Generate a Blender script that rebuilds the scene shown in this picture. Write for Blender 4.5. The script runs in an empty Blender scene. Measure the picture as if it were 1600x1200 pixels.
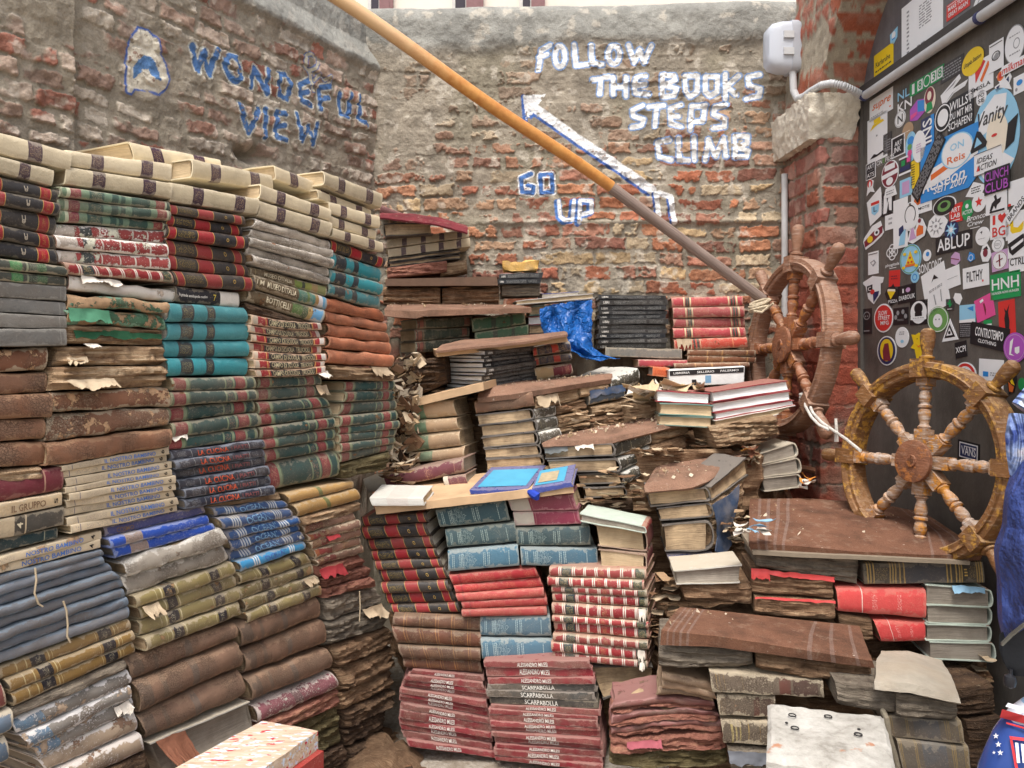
import bpy, bmesh, math, random
import numpy as np
from mathutils import Vector
S = bpy.context.scene
COL = S.collection
rnd = random.Random(7)

# ------------------------------------------------------------------ camera, sky, sun, exposure
F = 1256.0            # focal length in photo pixels (photo is 1600 wide)
HZ = 550.0            # horizon row
H = 1.10              # camera height
cam = bpy.data.cameras.new("camera")
cam.sensor_width = 36.0
cam.lens = 36.0 * F / 1600.0
cam.shift_y = (HZ - 600.0) / 1600.0
cam.clip_start = 0.05
cam.clip_end = 500.0
camo = bpy.data.objects.new("camera", cam)
camo.location = (0, 0, H)
camo.rotation_euler = (math.radians(90), 0, 0)
COL.objects.link(camo)
S.camera = camo

SUN_EL, SUN_AZ = math.radians(64), math.radians(190)   # azimuth clockwise from +Y: light comes from behind the camera on the left
w = bpy.data.worlds.new("World")
S.world = w
w.use_nodes = True
wn, wl = w.node_tree.nodes, w.node_tree.links
sky = wn.new("ShaderNodeTexSky")
sky.sky_type = 'NISHITA'
sky.sun_disc = False
sky.sun_elevation = SUN_EL
sky.sun_rotation = SUN_AZ
sky.air_density = 1.0
sky.dust_density = 4.0
sky.ozone_density = 0.6
hs = wn.new("ShaderNodeHueSaturation")
hs.inputs["Saturation"].default_value = 0.45        # overcast: milky, almost colourless sky
wl.new(sky.outputs[0], hs.inputs["Color"])
bg = wn["Background"]
wl.new(hs.outputs[0], bg.inputs["Color"])
bg.inputs["Strength"].default_value = 0.15
sl = bpy.data.lights.new("sun", 'SUN')
sl.energy = 1.5
sl.angle = math.radians(18)
sl.color = (1.0, 0.965, 0.92)
so = bpy.data.objects.new("sun", sl)
so.rotation_euler = (math.radians(90) - SUN_EL, 0, -SUN_AZ + math.pi)
_d = Vector((math.sin(SUN_AZ) * math.cos(SUN_EL), math.cos(SUN_AZ) * math.cos(SUN_EL), math.sin(SUN_EL)))
so.rotation_euler = _d.to_track_quat('Z', 'Y').to_euler()
COL.objects.link(so)
S.view_settings.view_transform = 'Standard'
S.view_settings.look = 'None'
S.view_settings.gamma = 1.0
S.view_settings.exposure = 0.84
S.render.engine = 'CYCLES'
S.cycles.max_bounces = 6
S.cycles.diffuse_bounces = 2
S.cycles.glossy_bounces = 2
S.cycles.use_denoising = True

# ------------------------------------------------------------------ helpers: geometry of the place
def ray(u, v):
	return np.array([(u - 800.0) / F, 1.0, (HZ - v) / F])
CAMP = np.array([0.0, 0.0, H])
class Plane:
	"""vertical plane through the ground point below pixel column u0 at distance y0; yaw > 0: its right side lies farther away"""
	def __init__(s, u0, y0, yaw):
		a = math.radians(yaw)
		s.p = np.array([(u0 - 800.0) / F * y0, y0, 0.0])
		s.d = np.array([math.cos(a), math.sin(a), 0.0])
		s.n = np.array([math.sin(a), -math.cos(a), 0.0])     # towards the viewer
	def at(s, u, v):
		r = ray(u, v)
		t = np.dot(s.p - CAMP, s.n) / np.dot(r, s.n)
		return CAMP + r * t
	def st(s, P):
		"""(along, up) of a point of the plane"""
		return float(np.dot(P - s.p, s.d)), float(P[2])
	def pt(s, a, z, out=0.0):
		return s.p + s.d * a + np.array([0, 0, z]) + s.n * out
def flat(u, v, z):
	"""point at height z seen at pixel (u, v)"""
	r = ray(u, v)
	return CAMP + r * ((z - H) / r[2])
def at_depth(u, v, y):
	return CAMP + ray(u, v) * y

def _hash(ix, iy, iz, seed):
	h = (ix.astype(np.int64) * 374761393 + iy.astype(np.int64) * 668265263 + iz.astype(np.int64) * 2147483647 + seed * 1274126177) & 0xffffffff
	h = ((h ^ (h >> 13)) * 1274126177) & 0xffffffff
	h = h ^ (h >> 16)
	return (h & 0xffff).astype(np.float64) / 65535.0
def vnoise(P, seed=0):
	"""value noise in [0,1] at points P (n,3)"""
	i = np.floor(P).astype(np.int64)
	f = P - i
	f = f * f * (3 - 2 * f)
	r = 0
	for dx in (0, 1):
		for dy in (0, 1):
			for dz in (0, 1):
				wgt = (f[:, 0] if dx else 1 - f[:, 0]) * (f[:, 1] if dy else 1 - f[:, 1]) * (f[:, 2] if dz else 1 - f[:, 2])
				r = r + wgt * _hash(i[:, 0] + dx, i[:, 1] + dy, i[:, 2] + dz, seed)
	return r
def fbm(P, oct=4, seed=0, gain=.5):
	a, s, t = 1.0, 0.0, 0.0
	for k in range(oct):
		s = s + a * vnoise(P * (2.03 ** k), seed + k * 17)
		t += a
		a *= gain
	return s / t
def sstep(a, b, x):
	t = np.clip((x - a) / (b - a), 0, 1)
	return t * t * (3 - 2 * t)

def lin(c):
	"""sRGB 0-255 to linear"""
	return tuple(((x / 255.0) / 12.92 if x / 255.0 <= .04045 else ((x / 255.0 + .055) / 1.055) ** 2.4) for x in c)

class MB:
	"""collects faces with material slots and uv, builds ONE mesh object"""
	def __init__(s):
		s.v, s.f, s.m, s.uv = [], [], [], []
		s.n = 0
	def add(s, verts, faces, mat=0, uvs=None):
		o = s.n
		verts = np.asarray(verts, float).reshape(-1, 3)
		s.v.append(verts)
		s.n += len(verts)
		for k, f in enumerate(faces):
			s.f.append(tuple(int(i) + o for i in f))
			s.m.append(mat)
			if uvs is None:
				s.uv.extend([(0.5, 0.5)] * len(f))
			else:
				s.uv.extend([tuple(uvs[int(i)]) for i in f])
	def grid(s, G, mat=0, UV=None, flip=False, wrap=False):
		"""G (n,m,3) lattice"""
		n, m = G.shape[:2]
		o = s.n
		s.v.append(G.reshape(-1, 3))
		s.n += n * m
		for i in range(n - 1):
			for j in range(m - (0 if wrap else 1)):
				j2 = (j + 1) % m
				q = [i * m + j, i * m + j2, (i + 1) * m + j2, (i + 1) * m + j]
				if flip:
					q = q[::-1]
				s.f.append(tuple(x + o for x in q))
				s.m.append(mat)
				if UV is None:
					s.uv.extend([(.5, .5)] * 4)
				else:
					s.uv.extend([tuple(UV[x // m, x % m]) for x in q])
	def build(s, name, mats, parent=None, smooth=True, loc=None):
		V = np.concatenate(s.v) if s.v else np.zeros((0, 3))
		me = bpy.data.meshes.new(name)
		c = V.mean(axis=0) if loc is None else np.asarray(loc, float)
		c0 = c
		if parent is not None:
			c, q_ = np.zeros(3), parent
			while q_ is not None:
				c, q_ = c + np.array(q_.location), q_.parent
		me.from_pydata((V - c).tolist(), [], s.f)
		for m in mats:
			me.materials.append(m)
		me.polygons.foreach_set("material_index", s.m)
		uvl = me.uv_layers.new(name="UVMap")
		uvl.data.foreach_set("uv", np.array(s.uv, dtype=np.float32).ravel())
		me.polygons.foreach_set("use_smooth", [bool(smooth)] * len(s.f))
		me.update()
		ob = bpy.data.objects.new(name, me)
		COL.objects.link(ob)
		if parent is not None:
			ob.parent = parent
		else:
			ob.location = c0
		if smooth:
			try:
				me.set_sharp_from_angle(angle=math.radians(38))
			except Exception:
				pass
		return ob

LABELS = {}
def tag(o, label, cat, group=None, kind=None):
	n = len(label.split())
	if not 4 <= n <= 16:
		print("LABEL LENGTH", n, label)
	if label in LABELS:
		print("LABEL TWICE", label)
	LABELS[label] = 1
	o["label"] = label
	o["category"] = cat
	if group:
		o["group"] = group
	o["kind"] = kind or "thing"
	return o
def empty(name, loc):
	o = bpy.data.objects.new(name, None)
	o.location = loc
	COL.objects.link(o)
	return o

def tube(mb, pts, rad, seg=8, mat=0, caps=True):
	pts = [np.asarray(p, float) for p in pts]
	n = len(pts)
	rads = rad if hasattr(rad, '__len__') else [rad] * n
	rows = []
	up = None
	for i in range(n):
		t = pts[min(i + 1, n - 1)] - pts[max(i - 1, 0)]
		t = t / (np.linalg.norm(t) + 1e-9)
		if up is None:
			up = np.array([0, 0, 1.0]) if abs(t[2]) < .9 else np.array([1.0, 0, 0])
		a = np.cross(t, up); a /= np.linalg.norm(a) + 1e-9
		up = np.cross(a, t)
		rows.append([pts[i] + (a * math.cos(2 * math.pi * k / seg) + up * math.sin(2 * math.pi * k / seg)) * rads[i] for k in range(seg)])
	G = np.array(rows)
	UV = np.zeros((n, seg, 2)); UV[..., 0] = np.linspace(0, 1, n)[:, None]; UV[..., 1] = np.linspace(0, 1, seg)[None]
	mb.grid(G, mat, UV, wrap=True)
	if caps:
		mb.add(G[0], [list(range(seg))], mat)
		mb.add(G[-1], [list(range(seg))[::-1]], mat)
def lathe(mb, prof, base, axis, seg=16, mat=0):
	"""prof: (distance along axis, radius)"""
	base, axis = np.asarray(base, float), np.asarray(axis, float)
	axis = axis / np.linalg.norm(axis)
	tube(mb, [base + axis * d for d, r in prof], [max(r, .0004) for d, r in prof], seg, mat)
def boxp(mb, P8, mat=0):
	"""P8: 4 bottom then 4 top corners"""
	mb.add(P8, [(3, 2, 1, 0), (4, 5, 6, 7), (0, 1, 5, 4), (1, 2, 6, 5), (2, 3, 7, 6), (3, 0, 4, 7)], mat)
def obox(mb, c, ax, ay, az, mat=0):
	"""box by centre and half-axis vectors"""
	c, ax, ay, az = map(lambda q: np.asarray(q, float), (c, ax, ay, az))
	boxp(mb, [c - ax - ay - az, c + ax - ay - az, c + ax + ay - az, c - ax + ay - az, c - ax - ay + az, c + ax - ay + az, c + ax + ay + az, c - ax + ay + az], mat)

_TX = {}
def text_geo(s, shear=0.0):
	key = (s, shear)
	if key not in _TX:
		cu = bpy.data.curves.new("t", 'FONT')
		cu.body = s
		cu.resolution_u = 2
		cu.shear = shear
		cu.offset = .012
		ob = bpy.data.objects.new("t", cu)
		COL.objects.link(ob)
		dg = bpy.context.evaluated_depsgraph_get()
		me = bpy.data.meshes.new_from_object(ob.evaluated_get(dg))
		V = np.array([v.co[:] for v in me.vertices]).reshape(-1, 3)
		Fc = [tuple(p.vertices) for p in me.polygons]
		bpy.data.objects.remove(ob)
		bpy.data.curves.remove(cu)
		bpy.data.meshes.remove(me)
		if len(V):
			lo, hi = V.min(0), V.max(0)
			asp = (hi[0] - lo[0]) / max(hi[1] - lo[1], 1e-6)
			V = (V - lo) / np.maximum(hi - lo, 1e-6)
		else:
			asp = 1
		_TX[key] = (V[:, :2] if len(V) else np.zeros((0, 2)), Fc, asp)
	return _TX[key]

# ------------------------------------------------------------------ helpers: node materials
class NT:
	def __init__(s, name):
		s.m = bpy.data.materials.new(name)
		s.m.use_nodes = True
		s.t = s.m.node_tree
		s.b = s.t.nodes["Principled BSDF"]
		s.b.inputs["Specular IOR Level"].default_value = .3
	def n(s, typ, ins=None, **kw):
		nd = s.t.nodes.new("ShaderNode" + typ)
		for k, v in kw.items():
			setattr(nd, k, v)
		if ins:
			for k, v in ins.items():
				s.put(nd.inputs[k], v)
		return nd
	def put(s, sock, v):
		if isinstance(v, bpy.types.NodeSocket):
			s.t.links.new(v, sock)
		elif hasattr(v, 'outputs'):
			s.t.links.new(v.outputs[0], sock)
		else:
			if isinstance(v, (tuple, list)) and len(v) == 3 and sock.type == 'RGBA':
				v = (*v, 1)
			sock.default_value = v
	def math(s, op, a, b=None, c=None, clamp=False):
		nd = s.n("Math", operation=op, use_clamp=clamp)
		for i, x in enumerate((a, b, c)):
			if x is not None:
				s.put(nd.inputs[i], x)
		return nd.outputs[0]
	def mix(s, fac, a, b, mode='MIX'):
		nd = s.n("Mix", data_type='RGBA', blend_type=mode)
		s.put(nd.inputs[0], fac)
		s.put(nd.inputs[6], a)
		s.put(nd.inputs[7], b)
		return nd.outputs[2]
	def noise(s, vec, scale, det=4, rough=.6):
		return s.n("TexNoise", {"Vector": vec, "Scale": scale, "Detail": det, "Roughness": rough}).outputs[0]
	def ss(s, x, a, b):
		nd = s.n("MapRange", {0: x, 1: a, 2: b, 3: 0.0, 4: 1.0}, interpolation_type='SMOOTHSTEP')
		return nd.outputs[0]
	def vmul(s, vec, k):
		return s.n("VectorMath", {0: vec, 1: k}, operation='MULTIPLY').outputs[0]
	def ramp(s, fac, stops, const=False):
		nd = s.n("ValToRGB")
		cr = nd.color_ramp
		cr.interpolation = 'CONSTANT' if const else 'LINEAR'
		while len(cr.elements) > 1:
			cr.elements.remove(cr.elements[-1])
		cr.elements[0].position = stops[0][0]
		cr.elements[0].color = (*stops[0][1], 1)
		for p, c in stops[1:]:
			e = cr.elements.new(min(max(p, 0), 1))
			e.color = (*c, 1)
		s.put(nd.inputs[0], fac)
		return nd.outputs[0]
	def coords(s):
		"""object coordinates shifted by a random amount per object, plus that random number"""
		tc = s.n("TexCoord")
		oi = s.n("ObjectInfo")
		r = oi.outputs["Random"]
		off = s.math('MULTIPLY', r, 37.0)
		p = s.n("VectorMath", {0: tc.outputs["Object"], 1: off}, operation='ADD').outputs[0]
		return p, r, tc
	def bump(s, h, dist=.002, strength=1.0):
		nd = s.n("Bump", {"Height": h, "Distance": dist, "Strength": strength})
		s.t.links.new(nd.outputs[0], s.b.inputs["Normal"])
	def out(s, col, rough=.7):
		s.put(s.b.inputs["Base Color"], col)
		s.put(s.b.inputs["Roughness"], rough)
		return s.m

_M = {}
def plain(name, c, rough=.6, var=.2, scale=40, bump=.0005, metal=0.0, dirt=0.0, dirtc=(70, 60, 50)):
	if name in _M:
		return _M[name]
	t = NT(name)
	p, r, tc = t.coords()
	n1 = t.noise(p, scale, 5)
	n2 = t.noise(p, scale * .23, 3)
	k = t.math('MULTIPLY_ADD', n1, 2 * var, 1 - var)
	col = t.mix(1.0, lin(c), t.n("CombineXYZ", {0: k, 1: k, 2: k}).outputs[0], 'MULTIPLY')
	if dirt:
		col = t.mix(t.math('MULTIPLY', t.ss(n2, .42, .68), dirt), col, lin(dirtc))
	t.b.inputs["Metallic"].default_value = metal
	t.bump(t.noise(p, scale * 4, 3), bump)
	_M[name] = t.out(col, rough)
	return _M[name]

DIRT = lin((112, 98, 84))
def book_mat(name, base, bands=(), texts=(), tcol=(200, 165, 90), wear=.3, dirt=.25, tear=0.0, tearc=(120, 88, 60), wearc=(190, 175, 150), rough=.55, var=.15, crack=0.0):
	"""cover material: coloured bands along the spine (uv x), printed fine lines, wear at the edges, dirt and torn patches"""
	if name in _M:
		return _M[name]
	t = NT(name)
	p, r, tc = t.coords()
	sp = t.n("SeparateXYZ", {0: tc.outputs["UV"]})
	X, Y = sp.outputs[0], sp.outputs[1]
	n1 = t.noise(p, 55, 5, .65)
	n2 = t.noise(p, 14, 4, .6)
	n3 = t.noise(p, 300, 3, .6)
	X2 = t.math('ADD', X, t.math('MULTIPLY_ADD', r, .024, -.012))
	col = lin(base)
	bs = sorted(bands)
	for c0 in range(0, len(bs), 12):
		stops, mk = [(0.0, lin(base))], [(0.0, (0, 0, 0))]
		for a, b, c in bs[c0:c0 + 12]:
			for lst, v in ((stops, lin(c)), (mk, (1, 1, 1))):
				if abs(lst[-1][0] - a) < 1e-4:
					lst[-1] = (a, v)
				else:
					lst.append((a, v))
			stops.append((b, lin(base)))
			mk.append((b, (0, 0, 0)))
		if c0 == 0:
			col = t.ramp(X2, stops, True)
		else:
			col = t.mix(t.ramp(X2, mk, True), col, t.ramp(X2, stops, True))
	for a, b in texts:
		inr = t.math('MULTIPLY', t.math('GREATER_THAN', X2, a), t.math('LESS_THAN', X2, b))
		yy = t.math('MULTIPLY', t.math('GREATER_THAN', Y, .22), t.math('LESS_THAN', Y, .78))
		gl = t.n("TexNoise", {"Vector": t.n("CombineXYZ", {0: t.math('MULTIPLY', X, 120.0), 1: t.math('MULTIPLY', Y, 22.0), 2: t.math('MULTIPLY', r, 50.0)}).outputs[0], "Scale": 1.0, "Detail": 1.0}).outputs[0]
		g = t.math('MULTIPLY', t.math('MULTIPLY', inr, yy), t.ss(gl, .53, .60))
		col = t.mix(t.math('MULTIPLY', g, .55), col, lin(tcol))
	r2 = t.math('FRACT', t.math('MULTIPLY', r, 7.3))
	col = t.mix(t.math('MULTIPLY', r2, .22), col, lin((140, 128, 112)))
	k = t.math('MULTIPLY', t.math('MULTIPLY_ADD', r, .42, .78), t.math('MULTIPLY_ADD', n1, 2 * var, 1 - var))
	col = t.mix(1.0, col, t.n("CombineXYZ", {0: k, 1: k, 2: k}).outputs[0], 'MULTIPLY')
	if dirt:
		col = t.mix(t.math('MULTIPLY', t.ss(t.math('MULTIPLY_ADD', n1, .35, n2), .52, .86), dirt), col, DIRT)
	if wear:
		ex = t.math('MINIMUM', X, t.math('SUBTRACT', 1.0, X))
		ey = t.math('MULTIPLY', t.math('MINIMUM', Y, t.math('SUBTRACT', 1.0, Y)), .16)
		em = t.math('MINIMUM', ex, ey)
		q = t.math('SUBTRACT', t.math('MULTIPLY', t.math('SUBTRACT', n1, .36), .16), em)
		col = t.mix(t.math('MULTIPLY', t.ss(q, -.004, .006), min(1, wear * 1.6)), col, lin(wearc))
		sc = t.ss(t.math('MULTIPLY_ADD', n2, .5, n3), .84, .95)
		col = t.mix(t.math('MULTIPLY', sc, wear), col, lin(wearc))
	if tear:
		tn = t.noise(p, 22, 6, .7)
		th = .66 - .3 * tear
		tm = t.ss(tn, th, th + .02)
		tc2 = t.mix(t.noise(p, 120, 4), lin(tuple(x * .7 for x in tearc)), lin(tuple(min(255, x * 1.3) for x in tearc)))
		col = t.mix(tm, col, tc2)
		hgt = t.math('SUBTRACT', t.math('MULTIPLY', n1, .5), t.math('MULTIPLY', tm, .9))
	else:
		hgt = t.math('MULTIPLY_ADD', n3, .25, t.math('MULTIPLY', n1, .6))
	if crack:
		vp = t.n("VectorMath", {0: p, 1: t.math('MULTIPLY', n2, .02)}, operation='ADD').outputs[0]
		vo = t.n("TexVoronoi", {"Vector": vp, "Scale": 210.0}, feature='DISTANCE_TO_EDGE').outputs["Distance"]
		cr = t.math('MULTIPLY', t.ss(vo, .09, .0), t.ss(n2, .38, .6))
		col = t.mix(t.math('MULTIPLY', cr, crack), col, lin((70, 48, 36)))
		hgt = t.math('SUBTRACT', hgt, t.math('MULTIPLY', cr, .6))
	t.bump(hgt, .0022)
	_M[name] = t.out(col, t.math('MULTIPLY_ADD', n1, .3, rough - .1))
	return _M[name]

def page_mat(name, c, dirt=.4, dirtc=(95, 78, 60), fine=900.0, contrast=.45, wave=1.0):
	"""page edges: thin sheets in layers (uv in metres)"""
	if name in _M:
		return _M[name]
	t = NT(name)
	p, r, tc = t.coords()
	uv = tc.outputs["UV"]
	nw = t.noise(p, 12, 3)
	sp = t.n("SeparateXYZ", {0: uv})
	y = t.math('MULTIPLY_ADD', t.math('SUBTRACT', nw, .5), .008 * wave, sp.outputs[1])
	vec = t.n("CombineXYZ", {0: t.math('MULTIPLY', sp.outputs[0], 9.0), 1: t.math('MULTIPLY', y, fine), 2: t.math('MULTIPLY', r, 40.0)}).outputs[0]
	n = t.noise(vec, 1.0, 3, .7)
	vec2 = t.n("CombineXYZ", {0: t.math('MULTIPLY', sp.outputs[0], 5.0), 1: t.math('MULTIPLY', y, fine * .16), 2: r}).outputs[0]
	nb = t.noise(vec2, 1.0, 4, .6)
	k = t.math('MULTIPLY', t.math('MULTIPLY_ADD', n, contrast * 2, 1 - contrast), t.math('MULTIPLY_ADD', nb, contrast, 1 - contrast * .5))
	col = t.mix(1.0, lin(c), t.n("CombineXYZ", {0: k, 1: k, 2: k}).outputs[0], 'MULTIPLY')
	n2 = t.noise(p, 11, 5, .65)
	col = t.mix(t.math('MULTIPLY', t.ss(t.math('MULTIPLY_ADD', nb, .4, n2), .55, .9), dirt), col, lin(dirtc))
	t.bump(t.math('ADD', n, nb), .0018)
	_M[name] = t.out(col, .85)
	return _M[name]

def rot_mat(name, cols, sat=1.0):
	"""decayed book: strata of swollen paper and board"""
	if name in _M:
		return _M[name]
	t = NT(name)
	p, r, tc = t.coords()
	sp = t.n("SeparateXYZ", {0: tc.outputs["UV"]})
	nw = t.noise(p, 16, 4)
	y = t.math('MULTIPLY_ADD', t.math('SUBTRACT', nw, .5), .012, sp.outputs[1])
	vec = t.n("CombineXYZ", {0: t.math('MULTIPLY', sp.outputs[0], 9.0), 1: t.math('MULTIPLY', y, 170.0), 2: t.math('MULTIPLY', r, 30.0)}).outputs[0]
	nb = t.noise(vec, 1.0, 5, .7)
	n2 = t.noise(p, 26, 6, .7)
	q = t.math('MULTIPLY_ADD', nb, .6, t.math('MULTIPLY', n2, .42))
	m = len(cols)
	stops = [(.27 + .5 * i / (m - 1), lin(c)) for i, c in enumerate(cols)]
	col = t.ramp(q, stops)
	n3 = t.noise(p, 160, 4, .7)
	col = t.mix(t.math('MULTIPLY', t.ss(n3, .62, .7), .5), col, lin((200, 180, 150)))
	k = t.math('MULTIPLY_ADD', r, .35, .82)
	col = t.mix(1.0, col, t.n("CombineXYZ", {0: k, 1: k, 2: k}).outputs[0], 'MULTIPLY')
	t.bump(t.math('ADD', t.math('MULTIPLY', nb, 1.4), t.math('MULTIPLY', n3, .6)), .009)
	_M[name] = t.out(col, .9)
	return _M[name]

# ------------------------------------------------------------------ the walls: real relief, brick by brick
BW = Plane(585, 3.04, -2.6)          # back wall
_k = 62.6
LWALL = Plane(585, 3.04, _k)         # left wall, recedes to the right
def fast_grid(name, Pg, Cg, mat, back, closed=True):
	"""mesh from lattice Pg (n,m,3) with point colours Cg; the border is folded back by vector `back` so that the wall has thickness"""
	P2 = np.pad(Pg, ((1, 1), (1, 1), (0, 0)), mode='edge')
	C2 = np.pad(Cg, ((1, 1), (1, 1), (0, 0)), mode='edge')
	for sl_ in ((0, slice(None)), (-1, slice(None)), (slice(1, -1), 0), (slice(1, -1), -1)):
		P2[sl_] = P2[sl_] + back
	n, m = P2.shape[:2]
	idx = np.arange(n * m).reshape(n, m)
	q = np.stack([idx[:-1, :-1], idx[:-1, 1:], idx[1:, 1:], idx[1:, :-1]], -1).reshape(-1, 4)
	me = bpy.data.meshes.new(name)
	me.vertices.add(n * m)
	me.vertices.foreach_set("co", P2.reshape(-1).astype(np.float32))
	me.loops.add(q.size)
	me.loops.foreach_set("vertex_index", q.reshape(-1).astype(np.int32))
	me.polygons.add(len(q))
	me.polygons.foreach_set("loop_start", (np.arange(len(q)) * 4).astype(np.int32))
	me.polygons.foreach_set("use_smooth", np.ones(len(q), dtype=bool))
	at = me.color_attributes.new("Col", 'FLOAT_COLOR', 'POINT')
	cc = np.ones((n * m, 4), dtype=np.float32)
	cc[:, :3] = C2.reshape(-1, 3)
	at.data.foreach_set("color", cc.ravel())
	me.update(calc_edges=True)
	me.materials.append(mat)
	ob = bpy.data.objects.new(name, me)
	COL.objects.link(ob)
	return ob
def wall_mat(name):
	t = NT(name)
	a = t.n("VertexColor", layer_name="Col").outputs[0]
	tc = t.n("TexCoord")
	p = tc.outputs["Object"]
	n1 = t.noise(p, 190, 5, .7)
	n2 = t.noise(p, 45, 4, .65)
	k = t.math('MULTIPLY', t.math('MULTIPLY_ADD', n1, .8, .6), t.math('MULTIPLY_ADD', n2, .5, .75))
	col = t.mix(1.0, a, t.n("CombineXYZ", {0: k, 1: k, 2: k}).outputs[0], 'MULTIPLY')
	t.bump(t.math('ADD', n1, n2), .004)
	return t.out(col, .92)
WALLM = wall_mat("old_brick_and_mortar")

def L3(c):
	return np.array(lin(c))
def brickfield(s, z, ch, bl, seed, warp=.012):
	Z0 = np.zeros_like(s)
	P = np.stack([s * 4, z * 4, Z0], -1)
	zz = z + warp * (vnoise(P, seed) - .5) * 2 + .004 * (vnoise(P * 6, seed + 5) - .5)
	row = np.floor(zz / ch)
	fz = zz / ch - row
	z1 = Z0.astype(np.int64)
	off = _hash(row, z1, z1, seed) * bl * 2
	ss = (s - off) + .008 * (vnoise(P * 8, seed + 9) - .5)
	k = np.floor(ss / bl)
	def bnd(kk):
		return (kk + (_hash(kk, row, z1, seed + 3) - .5) * .7) * bl
	k = np.where(ss < bnd(k), k - 1, k)
	k = np.where(ss > bnd(k + 1), k + 1, k)
	ds = np.minimum(ss - bnd(k), bnd(k + 1) - ss)
	dz = np.minimum(fz, 1 - fz) * ch
	h = [_hash(k, row, z1, seed + 20 + i) for i in range(4)]
	P3 = np.stack([s * 70, z * 70, Z0], -1)
	e = (fbm(P3, 3, seed + 11) - .5)
	mort = .004 + .008 * h[3] ** 2
	d = np.minimum(ds * .8, dz) - mort + e * .016
	return sstep(-.0006, .003, d), d, h, row, k
def seg_dist(s, z, poly):
	d = np.full(s.shape, 9.0)
	for (x0, y0), (x1, y1) in zip(poly[:-1], poly[1:]):
		dx, dy = x1 - x0, y1 - y0
		L = dx * dx + dy * dy + 1e-12
		t = np.clip(((s - x0) * dx + (z - y0) * dy) / L, 0, 1)
		d = np.minimum(d, np.hypot(s - x0 - t * dx, z - y0 - t * dy))
	return d
def in_poly(s, z, poly):
	r = np.zeros(s.shape, bool)
	j = len(poly) - 1
	for i in range(len(poly)):
		xi, yi = poly[i]
		xj, yj = poly[j]
		c = ((yi > z) != (yj > z)) & (s < (xj - xi) * (z - yi) / (yj - yi + 1e-12) + xi)
		r ^= c
		j = i
	return r
def ell(cx, cy, rx, ry, tilt=0, n=18):
	return [(cx + rx * math.cos(a) + tilt * ry * math.sin(a), cy + ry * math.sin(a)) for a in [2 * math.pi * i / n for i in range(n + 1)]]
BLUE, WHITE = (74, 120, 184), (240, 240, 238)
T1 = [[(859, 72), (846, 79), (841, 110)], [(842, 90), (855, 85)], ell(875, 89, 8, 16), [(897, 71), (900, 103), (918, 101)], [(924, 72), (925, 99), (941, 101)], ell(959, 86, 9, 14),
      [(982, 72), (991, 98), (999, 79), (1006, 98), (1017, 73)], [(926, 125), (952, 120)], [(939, 123), (937, 147)], [(958, 121), (958, 148)], [(978, 121), (978, 150)], [(958, 136), (978, 135)],
      [(1009, 119), (994, 122), (991, 132), (993, 145), (1013, 148)], [(992, 134), (1008, 133)], [(1035, 151), (1035, 118), (1053, 118), (1055, 126), (1037, 133), (1057, 139), (1053, 150), (1035, 151)],
      [(1070, 119), (1090, 119), (1089, 144), (1078, 151), (1071, 144), (1070, 119)], [(1102, 120), (1121, 120), (1120, 144), (1109, 150), (1102, 143), (1102, 120)], [(1133, 117), (1133, 155)], [(1154, 119), (1135, 135), (1150, 148)],
      [(1187, 117), (1168, 121), (1170, 135), (1188, 139), (1186, 151), (1166, 155)], [(1004, 165), (988, 173), (990, 182), (1006, 187), (1003, 196), (987, 199)], [(1013, 168), (1037, 165)], [(1026, 166), (1023, 197)],
      [(1064, 164), (1047, 170), (1048, 193), (1064, 198)], [(1048, 182), (1060, 182)], [(1078, 204), (1081, 166), (1102, 166), (1098, 189), (1080, 191)], [(1134, 164), (1116, 169), (1115, 180), (1132, 187), (1132, 198), (1114, 201)],
      [(1046, 219), (1027, 223), (1030, 245), (1049, 250)], [(1060, 217), (1061, 250), (1076, 251)], [(1084, 215), (1085, 250)], [(1102, 250), (1107, 218), (1118, 245), (1131, 216), (1134, 245)],
      [(1148, 246), (1148, 213), (1168, 213), (1167, 225), (1150, 230), (1169, 236), (1166, 245), (1148, 246)]]
GO = [[(830, 272), (814, 279), (816, 300), (832, 302), (834, 292), (824, 290)], [(844, 274), (862, 273), (864, 300), (846, 302), (844, 274)]]
UP = [[(873, 314), (875, 338), (882, 345), (894, 344), (897, 314)], [(905, 348), (906, 314), (924, 314), (924, 332), (910, 335)]]
SHAFT = [(834, 168), (1018, 297)]
HEAD = [(817, 150), (853, 147), (841, 164), (838, 172), (822, 188)]
TAIL = [[(1025, 303), (1029, 336)], [(1030, 302), (1048, 308), (1053, 348)]]
WV = [[(300, 72), (309, 110), (318, 81), (328, 117), (338, 79)], ell(363, 107, 11, 20, .25), [(392, 135), (396, 106), (416, 146), (417, 110)], [(435, 116), (435, 148), (449, 155), (454, 135), (446, 117), (435, 116)],
      [(482, 126), (467, 133), (471, 157), (485, 165)], [(469, 146), (480, 144)], [(499, 171), (498, 137), (516, 135)], [(498, 155), (514, 153)], [(529, 146), (531, 178), (541, 183), (544, 175), (545, 148)], [(559, 151), (559, 187), (570, 196)],
      [(372, 164), (388, 207), (403, 171)], [(414, 171), (413, 214)], [(446, 178), (431, 175), (430, 214), (448, 219)], [(430, 198), (445, 196)], [(463, 178), (471, 220), (480, 198), (489, 225), (495, 194)]]
SQ = [ell(484, 97, 9, 13), [(482, 110), (488, 142)], [(489, 126), (496, 117), (505, 126), (516, 119), (517, 130)]]
SHARK = [(216, 42), (232, 46), (246, 62), (248, 78), (258, 100), (264, 124), (260, 138), (248, 149), (228, 142), (210, 140), (204, 148), (196, 144), (195, 112), (197, 76), (202, 58)]
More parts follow.
